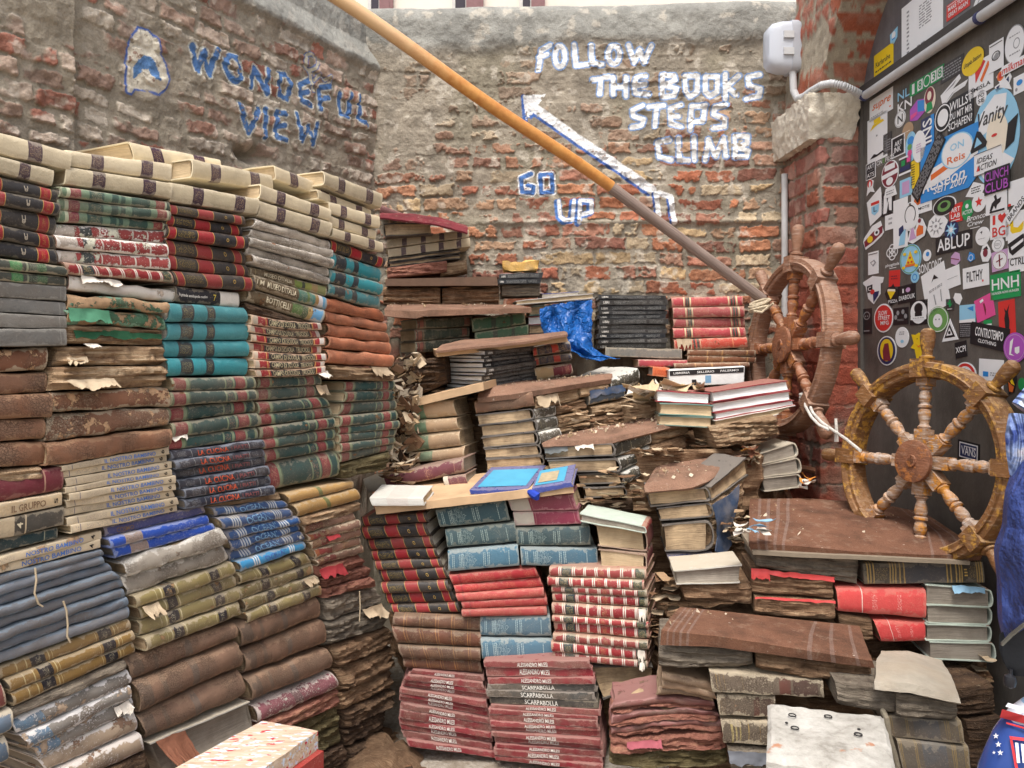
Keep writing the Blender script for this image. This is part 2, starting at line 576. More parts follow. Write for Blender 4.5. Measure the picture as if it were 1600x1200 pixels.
MOUTH = [(207, 124), (208, 106), (214, 94), (226, 86), (238, 92), (248, 112), (249, 128), (238, 124), (232, 108), (222, 108), (214, 120)]

def paint_on(plane, s, z, col, red):
	"""paints the lettering of one wall into its colours (paint is worn where `red` is high)"""
	shp = s.shape
	s, z = s.ravel(), z.ravel()
	col = col.reshape(-1, 3)
	P = np.stack([s * 60, z * 60, np.zeros_like(s)], -1)
	wear = fbm(P, 4, 77)
	wob = (fbm(P * .6, 3, 78) - .5) * .003
	def conv(pl):
		return [plane.st(plane.at(u, v)) for u, v in pl]
	def lay(mask, c, amt=.92):
		a = (mask * amt)[:, None]
		col[:] = col * (1 - a) + L3(c) * a
	def near(pl, m=.05):
		q = np.array(pl)
		return np.where((s > q[:, 0].min() - m) & (s < q[:, 0].max() + m) & (z > q[:, 1].min() - m) & (z < q[:, 1].max() + m))[0]
	def stroke(lines, wpx, fill, line, lw=2.0, amt=.93, line_only_left=False):
		px = 3.0 / F
		D = np.full(s.shape, 9.0)
		for pl in lines:
			q = conv(pl)
			i = near(q)
			D[i] = np.minimum(D[i], seg_dist(s[i], z[i], q))
		D = D + wob
		wv = sstep(.20, .28, wear)
		lay((D < (wpx / 2 + lw) * px) & (D >= wpx / 2 * px) & (wear > .24), line, .85)
		lay(sstep(wpx / 2 * px + .001, wpx / 2 * px - .001, D) * wv, fill, amt)
	return dict(s=s, z=z, col=col, conv=conv, lay=lay, near=near, stroke=stroke, wear=wear, wob=wob)

def make_back_wall():
	s0, s1, ztop = -.10, BW.st(BW.at(1290, 300))[0], BW.st(BW.at(800, 3))[1]
	sv = np.arange(s0, s1, .0026)
	zv = np.concatenate([np.arange(0, 1.15, .05), np.arange(1.15, ztop, .0026)])
	s, z = np.meshgrid(sv, zv)
	shp = s.shape
	s, z = s.ravel(), z.ravel()
	Z0 = np.zeros_like(s)
	P = np.stack([s, z, Z0], -1)
	m, d, h, row, k = brickfield(s, z, .0525, .135, 3)
	low = fbm(P * 2.6, 4, 31)
	up = sstep(1.62, 2.02, z + .22 * (low - .5) - .22 * sstep(.75, 1.6, s))        # 1 where bricks are washed out and smeared
	smear = sstep(.36 + .20 * (1 - up), .44 + .22 * (1 - up), fbm(P * 12, 5, 41, .65))
	cap = sstep(ztop - .20, ztop - .13, z + .05 * (low - .5))
	m = m * (1 - .80 * smear) * (1 - cap)
	rough = fbm(P * 40, 4, 51)
	rough2 = fbm(P * 14, 4, 52)
	hgt = m * (.002 + .008 * h[0]) + (rough - .5) * (.006 + .008 * m) + (rough2 - .5) * .014 + cap * (.01 + .03 * (fbm(P * 5, 3, 53) - .4))
	ledge = np.exp(-((z - 1.585) / .012) ** 2) * .012 * sstep(.3, .5, s)
	hgt += ledge
	top = np.clip((z - (ztop - .07)) / .07, 0, 1)
	hgt -= .07 * (1 - np.sqrt(1 - top ** 2))
	pal = np.array([lin(c) for c in [(164, 94, 66), (174, 106, 72), (154, 86, 64), (178, 118, 84), (184, 156, 116), (186, 166, 136), (138, 84, 70), (170, 130, 108), (160, 104, 84), (178, 140, 110)]])
	bi = np.minimum((h[1] * len(pal)).astype(int), len(pal) - 1)
	bc = pal[bi] * (.75 + .5 * h[2])[:, None]
	bc = bc * (.7 + .6 * rough)[:, None]
	fade = np.clip(up * .75 + .42 * fbm(P * 12, 3, 61), 0, .9)[:, None]
	bc = bc * (1 - fade) + np.array(lin((158, 142, 122))) * (.6 + .5 * h[2])[:, None] * fade
	mo = np.array(lin((150, 140, 124)))[None] * (.62 + .76 * fbm(P * 18, 4, 62))[:, None]
	green = sstep(.5, .7, fbm(P * 5, 3, 63))[:, None] * .4
	mo = mo * (1 - green) + np.array(lin((116, 110, 88))) * green
	capc = np.array(lin((150, 148, 140)))[None] * (.55 + .8 * fbm(P * 16, 5, 64))[:, None]
	mo = mo * (1 - cap[:, None]) + capc * cap[:, None]
	mm = sstep(.25, .7, m)[:, None]
	col = mo * (1 - mm) + bc * mm
	wp = sstep(.62, .72, fbm(P * 24, 4, 65))[:, None] * .55
	col = col * (1 - wp) + np.array(lin((196, 186, 170))) * wp
	g = paint_on(BW, s, z, col, m)
	g['stroke'](T1, 7.4, WHITE, (124, 160, 210), 2.2)
	g['stroke'](GO, 6.5, BLUE, WHITE, 2.2)
	g['stroke']([[(x - 3, y + 2) for x, y in l] for l in UP], 9, (76, 122, 190), WHITE, 0)
	g['stroke'](UP, 6, WHITE, (86, 130, 196), 1)
	g['stroke']([[(x - 5, y + 7) for x, y in SHAFT], [(817, 151), (820, 190), (841, 173)]], 6, (60, 100, 170), BLUE, 0)
	g['stroke']([SHAFT], 14, WHITE, WHITE, 0)
	q = g['conv'](HEAD)
	i = g['near'](q)
	mk = np.zeros(len(s)); mk[i] = in_poly(s[i], z[i], q)
	g['lay'](mk * (g['wear'] > .33), WHITE, .9)
	g['stroke']([[(x - 5, y) for x, y in l] for l in TAIL], 5, (60, 100, 170), BLUE, 0)
	g['stroke'](TAIL, 8, WHITE, WHITE, 0)
	col = g['col']
	Pg = (BW.p + s[:, None] * BW.d + z[:, None] * np.array([0, 0, 1.0]) + hgt[:, None] * BW.n).reshape(*shp, 3)
	ob = fast_grid("back_brick_wall", Pg, col.reshape(*shp, 3), WALLM, -BW.n * .28)
	tag(ob, "old brick back wall painted FOLLOW THE BOOKS STEPS CLIMB with a white arrow", "wall")
make_back_wall()

def make_left_wall():
	ztop = BW.st(BW.at(585, 16))[1] + .004
	sA = LWALL.st(LWALL.at(0, 300))[0] - .5
	sv = np.concatenate([np.arange(sA, sA + .45, .02), np.arange(sA + .45, .02, .003)])
	zv = np.concatenate([np.arange(0, 1.25, .05), np.arange(1.25, ztop, .003)])
	s, z = np.meshgrid(sv, zv)
	shp = s.shape
	s, z = s.ravel(), z.ravel()
	Z0 = np.zeros_like(s)
	P = np.stack([s, z, Z0 + 9], -1)
	m, d, h, row, k = brickfield(s, z, .049, .12, 13, .014)
	low = fbm(P * 3, 4, 131)
	smear = sstep(.47, .62, fbm(P * 9, 5, 141, .6))
	zc = 1.06 + H
	cap = sstep(zc - .03, zc + .02, z + .05 * (low - .5) - .0 * s)
	m = m * (1 - .8 * smear) * (1 - cap)
	rough = fbm(P * 38, 4, 151)
	r2 = fbm(P * 13, 4, 152)
	hgt = m * (.003 + .008 * h[0]) + (rough - .5) * (.008 + .010 * m) + (r2 - .5) * .014
	hgt += cap * .03 - .05 * np.clip((z - zc) / .10, 0, 1)
	top = np.clip((z - (ztop - .05)) / .05, 0, 1)
	hgt -= .05 * (1 - np.sqrt(1 - top ** 2))
	sp = LWALL.st(LWALL.at(104, 100))[0]
	hgt += .03 * (s < sp + .004 * (low - .5))
	hole = np.exp(-(((s - LWALL.st(LWALL.at(392, 242))[0]) / .05) ** 2 + ((z - LWALL.st(LWALL.at(392, 242))[1]) / .022) ** 2))
	hgt -= .07 * hole
	pal = np.array([lin(c) for c in [(164, 136, 120), (174, 156, 140), (156, 120, 104), (180, 166, 150), (152, 104, 88), (186, 174, 158), (154, 130, 114), (168, 146, 130)]])
	bi = np.minimum((h[1] * len(pal)).astype(int), len(pal) - 1)
	bc = pal[bi] * (.7 + .5 * h[2])[:, None] * (.62 + .75 * rough)[:, None]
	mo = np.array(lin((148, 138, 122)))[None] * (.6 + .75 * fbm(P * 20, 4, 162))[:, None]
	capc = np.array(lin((150, 148, 140)))[None] * (.6 + .75 * fbm(P * 14, 5, 164))[:, None]
	mo = mo * (1 - cap[:, None]) + capc * cap[:, None]
	mm = sstep(.25, .7, m)[:, None]
	col = mo * (1 - mm) + bc * mm
	wp = sstep(.58, .70, fbm(P * 30, 4, 165))[:, None] * .6 * (.3 + .7 * mm)
	col = col * (1 - wp) + np.array(lin((206, 194, 178))) * wp
	g = paint_on(LWALL, s, z, col, m)
	g['stroke'](WV, 7.6, (78, 122, 178), (206, 206, 194), 2.2)
	g['stroke'](SQ, 4.5, (190, 184, 164), (80, 110, 168), 1.4)
	q = g['conv'](SHARK)
	i = g['near'](q)
	mk = np.zeros(len(s)); mk[i] = in_poly(s[i], z[i], q)
	g['lay'](mk * (g['wear'] > .28), (218, 210, 192), .85)
	g['stroke']([SHARK + SHARK[:1]], 2.4, (62, 96, 168), (62, 96, 168), 0)
	q = g['conv'](MOUTH)
	mk = np.zeros(len(s)); mk[i] = in_poly(s[i], z[i], q)
	g['lay'](mk, (66, 122, 180), .9)
	col = g['col']
	Pg = (LWALL.p + s[:, None] * LWALL.d + z[:, None] * np.array([0, 0, 1.0]) + hgt[:, None] * LWALL.n).reshape(*shp, 3)
	ob = fast_grid("left_brick_wall", Pg, col.reshape(*shp, 3), WALLM, -LWALL.n * .28)
	tag(ob, "crumbling brick wall painted WONDEFUL VIEW with a shark, behind the tall book stacks", "wall")
make_left_wall()

X0, Y0 = 1.0085, 3.0                       # pier face starts at the back wall
dR = np.array([.032, -1.0, 0]); dR /= np.linalg.norm(dR)      # along the wall, towards the camera
nR = np.array([-dR[1], dR[0], 0]) * -1.0   # out of the wall, to the left
if nR[0] > 0:
	nR = -nR
PIER_L = .345
JAMB = .133
PR0 = np.array([X0, Y0, 0.0])
class RPlane(Plane):
	def __init__(s, p):
		s.p, s.d, s.n = np.asarray(p, float), dR, nR
RW = RPlane(PR0)
PANEL = RPlane(PR0 + dR * PIER_L - nR * JAMB)
ZSP = 1.10 + (550 - 148) / F * 2.655       # springing of the arch
def pier_cols(P, m, h, rough, z, lowred):
	pal = np.array([lin(c) for c in [(160, 98, 84), (154, 90, 76), (168, 112, 96), (148, 98, 86), (172, 122, 102), (154, 92, 70)]])
	bi = np.minimum((h[1] * len(pal)).astype(int), len(pal) - 1)
	bc = pal[bi] * (.75 + .45 * h[2])[:, None] * (.65 + .65 * rough)[:, None]
	pale = sstep(.5, .66, fbm(P * 20, 4, 265))[:, None] * .5
	bc = bc * (1 - pale) + np.array(lin((186, 156, 140))) * pale
	mo = np.array(lin((148, 132, 116)))[None] * (.6 + .7 * fbm(P * 20, 4, 262))[:, None]
	mm = sstep(.25, .7, m)[:, None]
	col = mo * (1 - mm) + bc * mm
	lr = (lowred * sstep(.3, .5, fbm(P * 9, 4, 266)) * .85)[:, None]
	return col * (1 - lr) + np.array(lin((172, 84, 62))) * (.6 + .7 * rough)[:, None] * lr
def make_pier():
	r = .012
	L = PIER_L + JAMB
	sv = np.arange(0, L, .0032)
	zv = np.concatenate([np.arange(0, .5, .04), np.arange(.5, ZSP - .02, .003)])
	s, z = np.meshgrid(sv, zv)
	shp = s.shape
	s, z = s.ravel(), z.ravel()
	P = np.stack([s, z, np.zeros_like(s) + 4], -1)
	m, d, h, row, k = brickfield(s + .03, z, .066, .17, 23, .006)
	rough = fbm(P * 45, 4, 251)
	r2 = fbm(P * 12, 3, 252)
	lowred = sstep(1.5, 1.25, z)
	hgt = m * (.004 + .004 * h[0]) + (rough - .5) * .007 + (r2 - .5) * .007
	hgt = hgt * (1 - .5 * lowred)
	col = pier_cols(P, m, h, rough, z, lowred)
	a = np.clip((s - PIER_L) / r * .5 + .5, 0, 1) * math.pi / 2
	nn = np.cos(a)[:, None] * nR + np.sin(a)[:, None] * dR
	face = s < PIER_L
	base = PR0 + np.where(face, s, PIER_L)[:, None] * dR - np.where(face, 0, s - PIER_L)[:, None] * nR
	Pg = (base + z[:, None] * np.array([0, 0, 1.0]) + hgt[:, None] * nn).reshape(*shp, 3)
	ob = fast_grid("brick_pier", Pg, col.reshape(*shp, 3), WALLM, -(nR * .02 + dR * .25))
	tag(ob, "red brick pier between the back wall and the sticker panel", "pillar")
	arc = [(0.0, ZSP), (.035, ZSP + .085), (.095, ZSP + .165), (.155, ZSP + .230), (.26, ZSP + .31), (.42, ZSP + .40), (.62, ZSP + .44)]
	arc = arc + [(1.24 - a_, b_) for a_, b_ in arc[:-1][::-1]]
	arr = np.array(arc)
	tt = np.concatenate([[0], np.cumsum(np.hypot(*np.diff(arr, axis=0).T))])
	ta = np.arange(0, tt[-1], .012)
	ax, az = np.interp(ta, tt, arr[:, 0]), np.interp(ta, tt, arr[:, 1])
	rows, cols_, Ps = [], [], []
	soff = np.linspace(JAMB, 0, 30)[:-1]
	face = np.linspace(0, 1, 90)
	zt = ZSP + .85
	cx, cz = .62, ZSP
	tx = np.where(ax < .62, -PIER_L, 1.24 + PIER_L)
	wgt = np.clip((az - ZSP) / .40, 0, 1)
	ox = ax * wgt + tx * (1 - wgt)
	oz = zt * wgt + az * (1 - wgt)
	G, C, W = [], [], []
	for q in soff:
		G.append(np.stack([PIER_L + ax, np.full_like(ax, -q), az], -1))
	for q in face:
		G.append(np.stack([PIER_L + ax * (1 - q) + ox * q, np.zeros_like(ax), az * (1 - q) + oz * q], -1))
	G = np.array(G)
	shp = G.shape[:2]
	g = G.reshape(-1, 3)
	P = np.stack([g[:, 0] + 7, g[:, 2], g[:, 1]], -1)
	m, d, h, row, k = brickfield(g[:, 0] - g[:, 1], g[:, 2], .068, .12, 29, .02)
	smear = sstep(.42, .55, fbm(P * 9, 4, 341))
	m = m * (1 - smear)
	rough = fbm(P * 45, 4, 351)
	col = pier_cols(P, m, h, rough, g[:, 2], np.zeros(len(g)))
	mo = np.array(lin((172, 160, 140)))[None] * (.6 + .7 * rough)[:, None]
	mm = sstep(.2, .6, m)[:, None]
	col = mo * (1 - mm) + (col * .6 + np.array(lin((176, 92, 62))) * .4) * mm
	hgt = m * .006 + (rough - .5) * .01
	isf = (g[:, 1] < -1e-6)
	Wp = PR0 + g[:, :1] * dR + g[:, 1:2] * nR + np.stack([0 * g[:, 0], 0 * g[:, 0], g[:, 2]], -1)
	Wp = Wp + np.where(isf, 0, hgt)[:, None] * nR
	ob = fast_grid("brick_arch", Wp.reshape(*shp, 3), col.reshape(*shp, 3), WALLM, -nR * .2)
	tag(ob, "plastered brick arch springing from the stone block above the pier", "arch")
make_pier()

def rough_block(name, c, hx, hy, hz, ax, ay, mat, amp=.01, res=.008, seed=1, freq=45, taper=0.0):
	"""squared stone with a chipped surface; hx.. half sizes along ax, ay, z"""
	mb = MB()
	ax, ay, az = np.asarray(ax, float), np.asarray(ay, float), np.array([0, 0, 1.0])
	for (e1, e2, e3, l1, l2, l3) in ((ax, ay, az, hx, hy, hz), (ay, az, ax, hy, hz, hx), (az, ax, ay, hz, hx, hy)):
		for sg in (-1, 1):
			n1, n2 = max(2, int(2 * l1 / res)), max(2, int(2 * l2 / res))
			A, B = np.meshgrid(np.linspace(-1, 1, n1), np.linspace(-1, 1, n2), indexing='ij')
			G = A[..., None] * l1 * e1 + B[..., None] * l2 * e2 + sg * l3 * e3
			q = G.reshape(-1, 3)
			lx, ly, lz = q @ ax / hx, q @ ay / hy, q @ az / hz
			rr = np.maximum(0, np.abs(np.stack([lx, ly, lz], -1)) - .0)
			k = 1 - taper * np.clip(-lz, 0, 1)
			q = q * np.stack([k, k, 1 + 0 * k], -1)
			dirn = np.stack([lx ** 9, ly ** 9, lz ** 9], -1)
			dirn = dirn[:, :1] * ax + dirn[:, 1:2] * ay + dirn[:, 2:] * az
			nz = fbm((q + np.array(c)) * freq, 4, seed) - .55
			q = q + dirn * (nz * amp * 2)[:, None]
			mb.grid(q.reshape(n1, n2, 3) + np.array(c), 0, flip=(sg < 0))
	return mb.build(name, [mat])
STONE = plain("pale_stone", (212, 202, 184), .9, .35, 40, .004, dirt=.35, dirtc=(160, 142, 114))
_c = PR0 + dR * (PIER_L / 2 + .02) - nR * (JAMB / 2 - .035)
_c[2] = ZSP - .075
tag(rough_block("stone_block", _c, PIER_L / 2 + .012, JAMB / 2 + .018, .074, dR, nR, STONE, .008, .006, 5, 60, .12),
	"rough cream stone block capping the brick pier under the cable", "stone")

PANELM = None
def panel_mat(name, base, lo):
	t = NT(name)
	p, r, tc = t.coords()
	n1 = t.noise(p, 6, 5, .65)
	n2 = t.noise(t.vmul(p, (40, 40, 5)), 1.0, 4, .6)
	n3 = t.noise(p, 90, 4, .7)
	col = t.mix(t.ss(n1, .35, .7), lin(base), lin(lo))
	k = t.math('MULTIPLY_ADD', n2, .5, .75)
	col = t.mix(1.0, col, t.n("CombineXYZ", {0: k, 1: k, 2: k}).outputs[0], 'MULTIPLY')
	col = t.mix(t.math('MULTIPLY', t.ss(n3, .62, .72), .25), col, lin((150, 140, 128)))
	t.bump(n3, .0008)
	return t.out(col, t.math('MULTIPLY_ADD', n1, .3, .25))
PANELM = panel_mat("dark_door_paint", (106, 101, 95), (82, 78, 73))
TYMP = panel_mat("dark_glass_field", (112, 110, 112), (90, 88, 90))
def pq(a, z, out=0.0):
	return PANEL.pt(a, z, out)
def slab(mb, a0, a1, z0, z1, o0, o1, mat=0):
	boxp(mb, [pq(a0, z0, o0), pq(a1, z0, o0), pq(a1, z0, o1), pq(a0, z0, o1), pq(a0, z1, o0), pq(a1, z1, o0), pq(a1, z1, o1), pq(a0, z1, o1)], mat)
doorway = empty("panelled_door", pq(.6, 0, -.02))
tag(doorway, "dark grey door panel under the arch covered with dozens of stickers", "door")
ZL = 1.10 + (550 - 140) / F * 2.62
mb = MB(); slab(mb, .0, 1.26, 0, ZL - .03, -.03, 0)
mb.build("door_leaf", [PANELM], doorway, smooth=False)
mb = MB(); slab(mb, .0, 1.26, ZL - .03, ZL + .012, -.03, .014)
mb.build("lintel", [plain("lintel_paint", (70, 66, 64), .6)], doorway, smooth=False)
mb = MB(); slab(mb, .0, .022, 0, ZL - .03, .0, .010)
mb.build("edge_strip", [plain("edge_strip_paint", (98, 92, 86), .6)], doorway, smooth=False)
mb = MB(); slab(mb, -.02, 1.30, ZL + .012, ZL + .75, -.03, -.006)
mb.build("glazed_field", [TYMP], doorway, smooth=False)

def ground_mat():
	t = NT("courtyard_paving")
	p, r, tc = t.coords()
	n1, n2 = t.noise(p, 9, 6, .7), t.noise(p, 70, 5, .7)
	col = t.ramp(t.math('MULTIPLY_ADD', n2, .5, t.math('MULTIPLY', n1, .6)), [(.25, lin((96, 84, 70))), (.5, lin((150, 138, 122))), (.75, lin((196, 188, 176)))])
	t.bump(t.math('ADD', n1, n2), .01)
	return t.out(col, .95)
mb = MB()
mb.add([(-150, -150, 0), (150, -150, 0), (150, 150, 0), (-150, 150, 0)], [(0, 1, 2, 3)])
g = mb.build("ground", [ground_mat()], smooth=False); g["kind"] = "structure"

def far_building():
	yb = 7.0
	b = empty("pale_building", (-.6, yb, 0))
	tag(b, "pale rendered house with brown window shutters behind the back wall", "building")
	mb = MB()
	boxp(mb, [(-4, yb, 0), (3.5, yb, 0), (3.5, yb + 4, 0), (-4, yb + 4, 0), (-4, yb, 6.5), (3.5, yb, 6.5), (3.5, yb + 4, 6.5), (-4, yb + 4, 6.5)])
	mb.build("wall", [plain("pale_render", (226, 214, 200), .9, .1, 8)], b, smooth=False)
	sh, gl = plain("brown_shutter", (132, 98, 98), .7), plain("dark_window_glass", (60, 54, 60), .2)
	for u0, u1 in ((579, 594), (710, 729), (815, 830)):
		x0, x1 = at_depth(u0, 0, yb)[0], at_depth(u1, 0, yb)[0]
		mb = MB(); obox(mb, ((x0 + x1) / 2, yb - .01, 4.65), ((x1 - x0) / 2 + .02, 0, 0), (0, .014, 0), (0, 0, .6))
		wf = mb.build("window", [plain("window_stone", (200, 196, 190), .8)], b, smooth=False)
		mb = MB(); obox(mb, ((x0 + x1) / 2, yb - .027, 4.65), ((x1 - x0) / 2 - .01, 0, 0), (0, .003, 0), (0, 0, .57))
		mb.build("pane", [gl], b, smooth=False)
		w_ = (x1 - x0) * 1.4
		mb = MB(); obox(mb, (x1 + w_ / 2, yb - .03, 4.65), (w_ / 2, 0, 0), (0, .02, 0), (0, 0, .6))
		for kk in range(12):
			obox(mb, (x1 + w_ / 2, yb - .053, 4.1 + .1 * kk), (w_ / 2 - .03, 0, 0), (0, .004, 0), (0, 0, .035))
		mb.build("shutter", [sh], b, smooth=False)
far_building()

# ------------------------------------------------------------------ books
UPV = np.array([0, 0, 1.0])
def bil(Q, a, b):
	a, b = a[:, None], b[:, None]
	return Q[0] * (1 - a) * (1 - b) + Q[1] * a * (1 - b) + Q[2] * a * b + Q[3] * (1 - a) * b
class Box:
	"""maps (a along, b down the thickness, c depth in metres) to space"""
	def __init__(s, Q, nrm, D, sag=0.0, skew=0.0, up=0.0):
		s.Q, s.n, s.D, s.sag, s.skew, s.up = [np.asarray(q, float) for q in Q], np.asarray(nrm, float), D, sag, skew, up
		s.L = (np.linalg.norm(s.Q[1] - s.Q[0]) + np.linalg.norm(s.Q[2] - s.Q[3])) / 2
		s.T = (np.linalg.norm(s.Q[3] - s.Q[0]) + np.linalg.norm(s.Q[2] - s.Q[1])) / 2
		d = s.Q[1] - s.Q[0]
		s.e = d / (np.linalg.norm(d) + 1e-9)
	def __call__(s, a, b, c):
		a, b, c = np.broadcast_arrays(np.asarray(a, float), np.asarray(b, float), np.asarray(c, float))
		sh = a.shape
		a, b, c = a.ravel(), b.ravel(), c.ravel()
		P = bil(s.Q, a, b) - s.n * c[:, None]
		P[:, 2] += -s.sag * np.sin(np.pi * np.clip(a, 0, 1)) + s.up * c
		P += s.e * (s.skew * c)[:, None]
		return P.reshape(*sh, 3)

def wob(P, amp, freq, seed):
	q = P.reshape(-1, 3)
	o = np.stack([vnoise(q * freq, seed), vnoise(q * freq, seed + 7), vnoise(q * freq, seed + 13)], -1) - .5
	return (q + o * 2 * amp).reshape(P.shape)

def make_book(name, box, mode, mats, R=.3, flatp=2.0, tcov=.0028, worn=.0008, seed=0, inset=.004, text=None, parent=None, twist=0.0, pagewob=.0008, extra=()):
	"""one book lying flat. mode: which side of it lies in the plane of the stack's face:
	'spine' its spine, 'spineR'/'spineL' its head with the spine at the right/left, 'fore' its fore edge.
	mats: (spine cloth, boards, pages, print)"""
	L, T, D = box.L, box.T, box.D
	E, Sx = (L, D) if mode in ('spine', 'fore') else (D, L)
	tb = min(tcov / T, .22)
	Rm = R * T * (.78 if R >= .38 and flatp < 2.5 else 1)
	K = 9
	bb = .5 - .5 * np.cos(np.linspace(0, np.pi, K))
	cf = Rm * (1 - np.clip(1 - np.abs(2 * bb - 1) ** flatp, 0, 1) ** (1 / flatp))
	sback = np.array([Sx, Sx * .7, Sx * .4, max(Rm * 1.6, .012)])
	out_b = np.concatenate([np.zeros(4), bb, np.ones(4)])
	out_s = np.concatenate([sback, cf, sback[::-1]])
	in_b = np.concatenate([np.full(4, tb), tb + bb * (1 - 2 * tb), np.full(4, 1 - tb)])
	in_s = np.concatenate([sback, cf + tcov, sback[::-1]])
	def mp(e, b, s):
		if mode == 'spine':
			return box(e / L, b, s)
		if mode == 'fore':
			return box(e / L, b, D - s)
		if mode == 'spineR':
			return box(1 - s / L, b, e)
		return box(s / L, b, e)
	ne = max(6, int(E / .016))
	ev = np.linspace(0, E, ne)
	m = len(out_b)
	mb = MB()
	def lat(bv, sv, off=0):
		G = mp(np.repeat(ev[:, None], m, 1), np.repeat(bv[None], ne, 0), np.repeat(sv[None], ne, 0))
		return wob(wob(G, worn, 90, seed), worn * 1.6, 22, seed + 3)
	Go, Gi = lat(out_b, out_s), lat(in_b, in_s)
	fl = mode in ('spineL',) or mode == 'fore'
	UV = np.zeros((ne, m, 2))
	UV[..., 0] = (ev / E)[:, None]
	UV[..., 1] = out_b[None]
	def part(G, i0, i1, mat, flip):
		mb.grid(G[:, i0:i1], mat, UV[:, i0:i1], flip=flip)
	part(Go, 0, 4, 1, not fl); part(Go, 3, 4 + K + 1, 0, not fl); part(Go, 4 + K, m, 1, not fl)
	mb.grid(Gi, 1, UV, flip=fl)
	for i in (0, ne - 1):
		rim = np.stack([Go[i], Gi[i]], 0)
		mb.grid(rim, 1, np.stack([UV[i], UV[i]], 0), flip=(i == 0))
	for j in (0, m - 1):
		rim = np.stack([Go[:, j], Gi[:, j]], 0)
		mb.grid(rim, 1, flip=(j == 0))
	if text:
		for tx in text:
			s_, a0, b0, a1, b1 = tx[:5]
			rot = tx[6] if len(tx) > 6 else 0
			V, Fc, asp = text_geo(s_)
			if not len(V):
				continue
			x, y = V[:, 0], V[:, 1]
			if rot == 90:
				x, y = 1 - V[:, 1], V[:, 0]
			if rot == -90:
				x, y = V[:, 1], 1 - V[:, 0]
			aa = a0 + (a1 - a0) * x
			bq = b1 + (b0 - b1) * y
			cc = Rm * (1 - np.clip(1 - np.abs(2 * bq - 1) ** flatp, 0, 1) ** (1 / flatp)) - .0013
			Pt = wob(wob(mp(aa * E, bq, cc), worn, 90, seed), worn * 1.6, 22, seed + 3)
			mb.add(Pt, Fc, 3 + (tx[5] if len(tx) > 5 else 0))
	for fn in extra:
		fn(mb, mp, E, T, Rm)
	ob = mb.build(name, list(mats[:2]) + [mats[2]] + list(mats[3:]), smooth=True)
	pb = MB()
	b0, b1 = tb * .98, 1 - tb * .98
	nb = 7
	bv = np.linspace(b0, b1, nb)
	ed = np.linspace(inset, E - inset, max(6, int(E / .02)))
	sd = np.linspace(Rm * .8 + tcov, Sx - inset, 8)
	def sheet(e, b, s):
		G = mp(e, b, s)
		return wob(G, pagewob, 60, seed + 31)
	cur = Rm * .7 * (1 - (2 * np.linspace(0, 1, nb) - 1) ** 2)
	for e0, fl2 in ((ed[0], True), (ed[-1], False)):
		A, B = np.meshgrid(sd, bv, indexing='ij')
		UV2 = np.stack([A, B * T], -1)
		pb.grid(sheet(np.full_like(A, e0), B, A), 0, UV2, flip=fl2)
	A, B = np.meshgrid(ed, bv, indexing='ij')
	hollow = np.repeat(cur[None], len(ed), 0)
	pb.grid(sheet(A, B, sd[-1] - hollow * .5), 0, np.stack([A, B * T], -1))
	pb.grid(sheet(A, B, np.full_like(A, sd[0])), 0, np.stack([A, B * T], -1))
	for q in (0, -1):
		A, B = np.meshgrid(ed, sd, indexing='ij')
		pb.grid(sheet(A, np.full_like(A, bv[q]), B), 0, np.stack([A, A * 0 + B], -1))
	pb.build("page_block", [mats[2]], ob)
	return ob

def make_rotten(name, box, mat, amp=.012, seed=0, layers=110.0, edge=.35):
	"""book swollen and eaten away: lumpy layered block without a whole cover"""
	L, T, D = box.L, box.T, box.D
	na, nb, nc = max(10, int(L / .006)), max(6, int(T / .0038)), 7
	mb = MB()
	def disp(A, B, C, UV, flip):
		G = box(A, B, C)
		q = G.reshape(-1, 3)
		cen = box(np.array([.5]), np.array([.5]), np.array([D / 2]))[0]
		z = q[:, 2] + .006 * (fbm(q * 20, 3, seed) - .5)
		lay = vnoise(np.stack([q @ box.e * 14, z * layers * 1.5, np.full(len(q), seed * 3.1)], -1), seed + 2)
		lump = fbm(q * 34, 4, seed + 5)
		fine = fbm(q * 120, 2, seed + 8)
		a_, b_, c_ = A.ravel(), B.ravel(), C.ravel()
		ea = np.minimum(a_, 1 - a_) * L
		eb = np.minimum(b_, 1 - b_) * T
		rnd_ = np.clip(1 - ea / (edge * T), 0, 1) ** 2 + np.clip(1 - eb / (edge * T * .6), 0, 1) ** 2
		front = np.clip(1 - c_ / (D * .5), 0, 1)
		o = (lay - .55) * 1.5 + (lump - .5) * 1.2 + (fine - .5) * .8
		q = q + box.n[None] * (amp * o * (.3 + front) - amp * .9 * rnd_ * front)[:, None]
		sidea = np.where(a_ < .5, 1, -1) * np.clip(1 - ea / .02, 0, 1)
		q = q + box.e[None] * (amp * .6 * (lump - .35) * sidea)[:, None]
		q[:, 2] += (np.where(b_ < .5, -1, 1) * np.clip(1 - eb / .008, 0, 1)) * amp * .35 * (lump - .4)
		mb.grid(q.reshape(G.shape), 0, UV, flip=flip)
	av, bv, cv = np.linspace(0, 1, na), np.linspace(0, 1, nb), np.linspace(0, D, nc)
	A, B = np.meshgrid(av, bv, indexing='ij')
	UV = np.stack([A * L, B * T], -1)
	disp(A, B, A * 0, UV, True)
	disp(A, B, A * 0 + D, UV, False)
	A, C = np.meshgrid(av, cv, indexing='ij')
	for b, f in ((0., False), (1., True)):
		disp(A, A * 0 + b, C, np.stack([A * L, C * .2 + b * T], -1), f)
	B, C = np.meshgrid(bv, cv, indexing='ij')
	for a, f in ((0., True), (1., False)):
		disp(B * 0 + a, B, C, np.stack([C, B * T], -1), f)
	return mb.build(name, [mat])

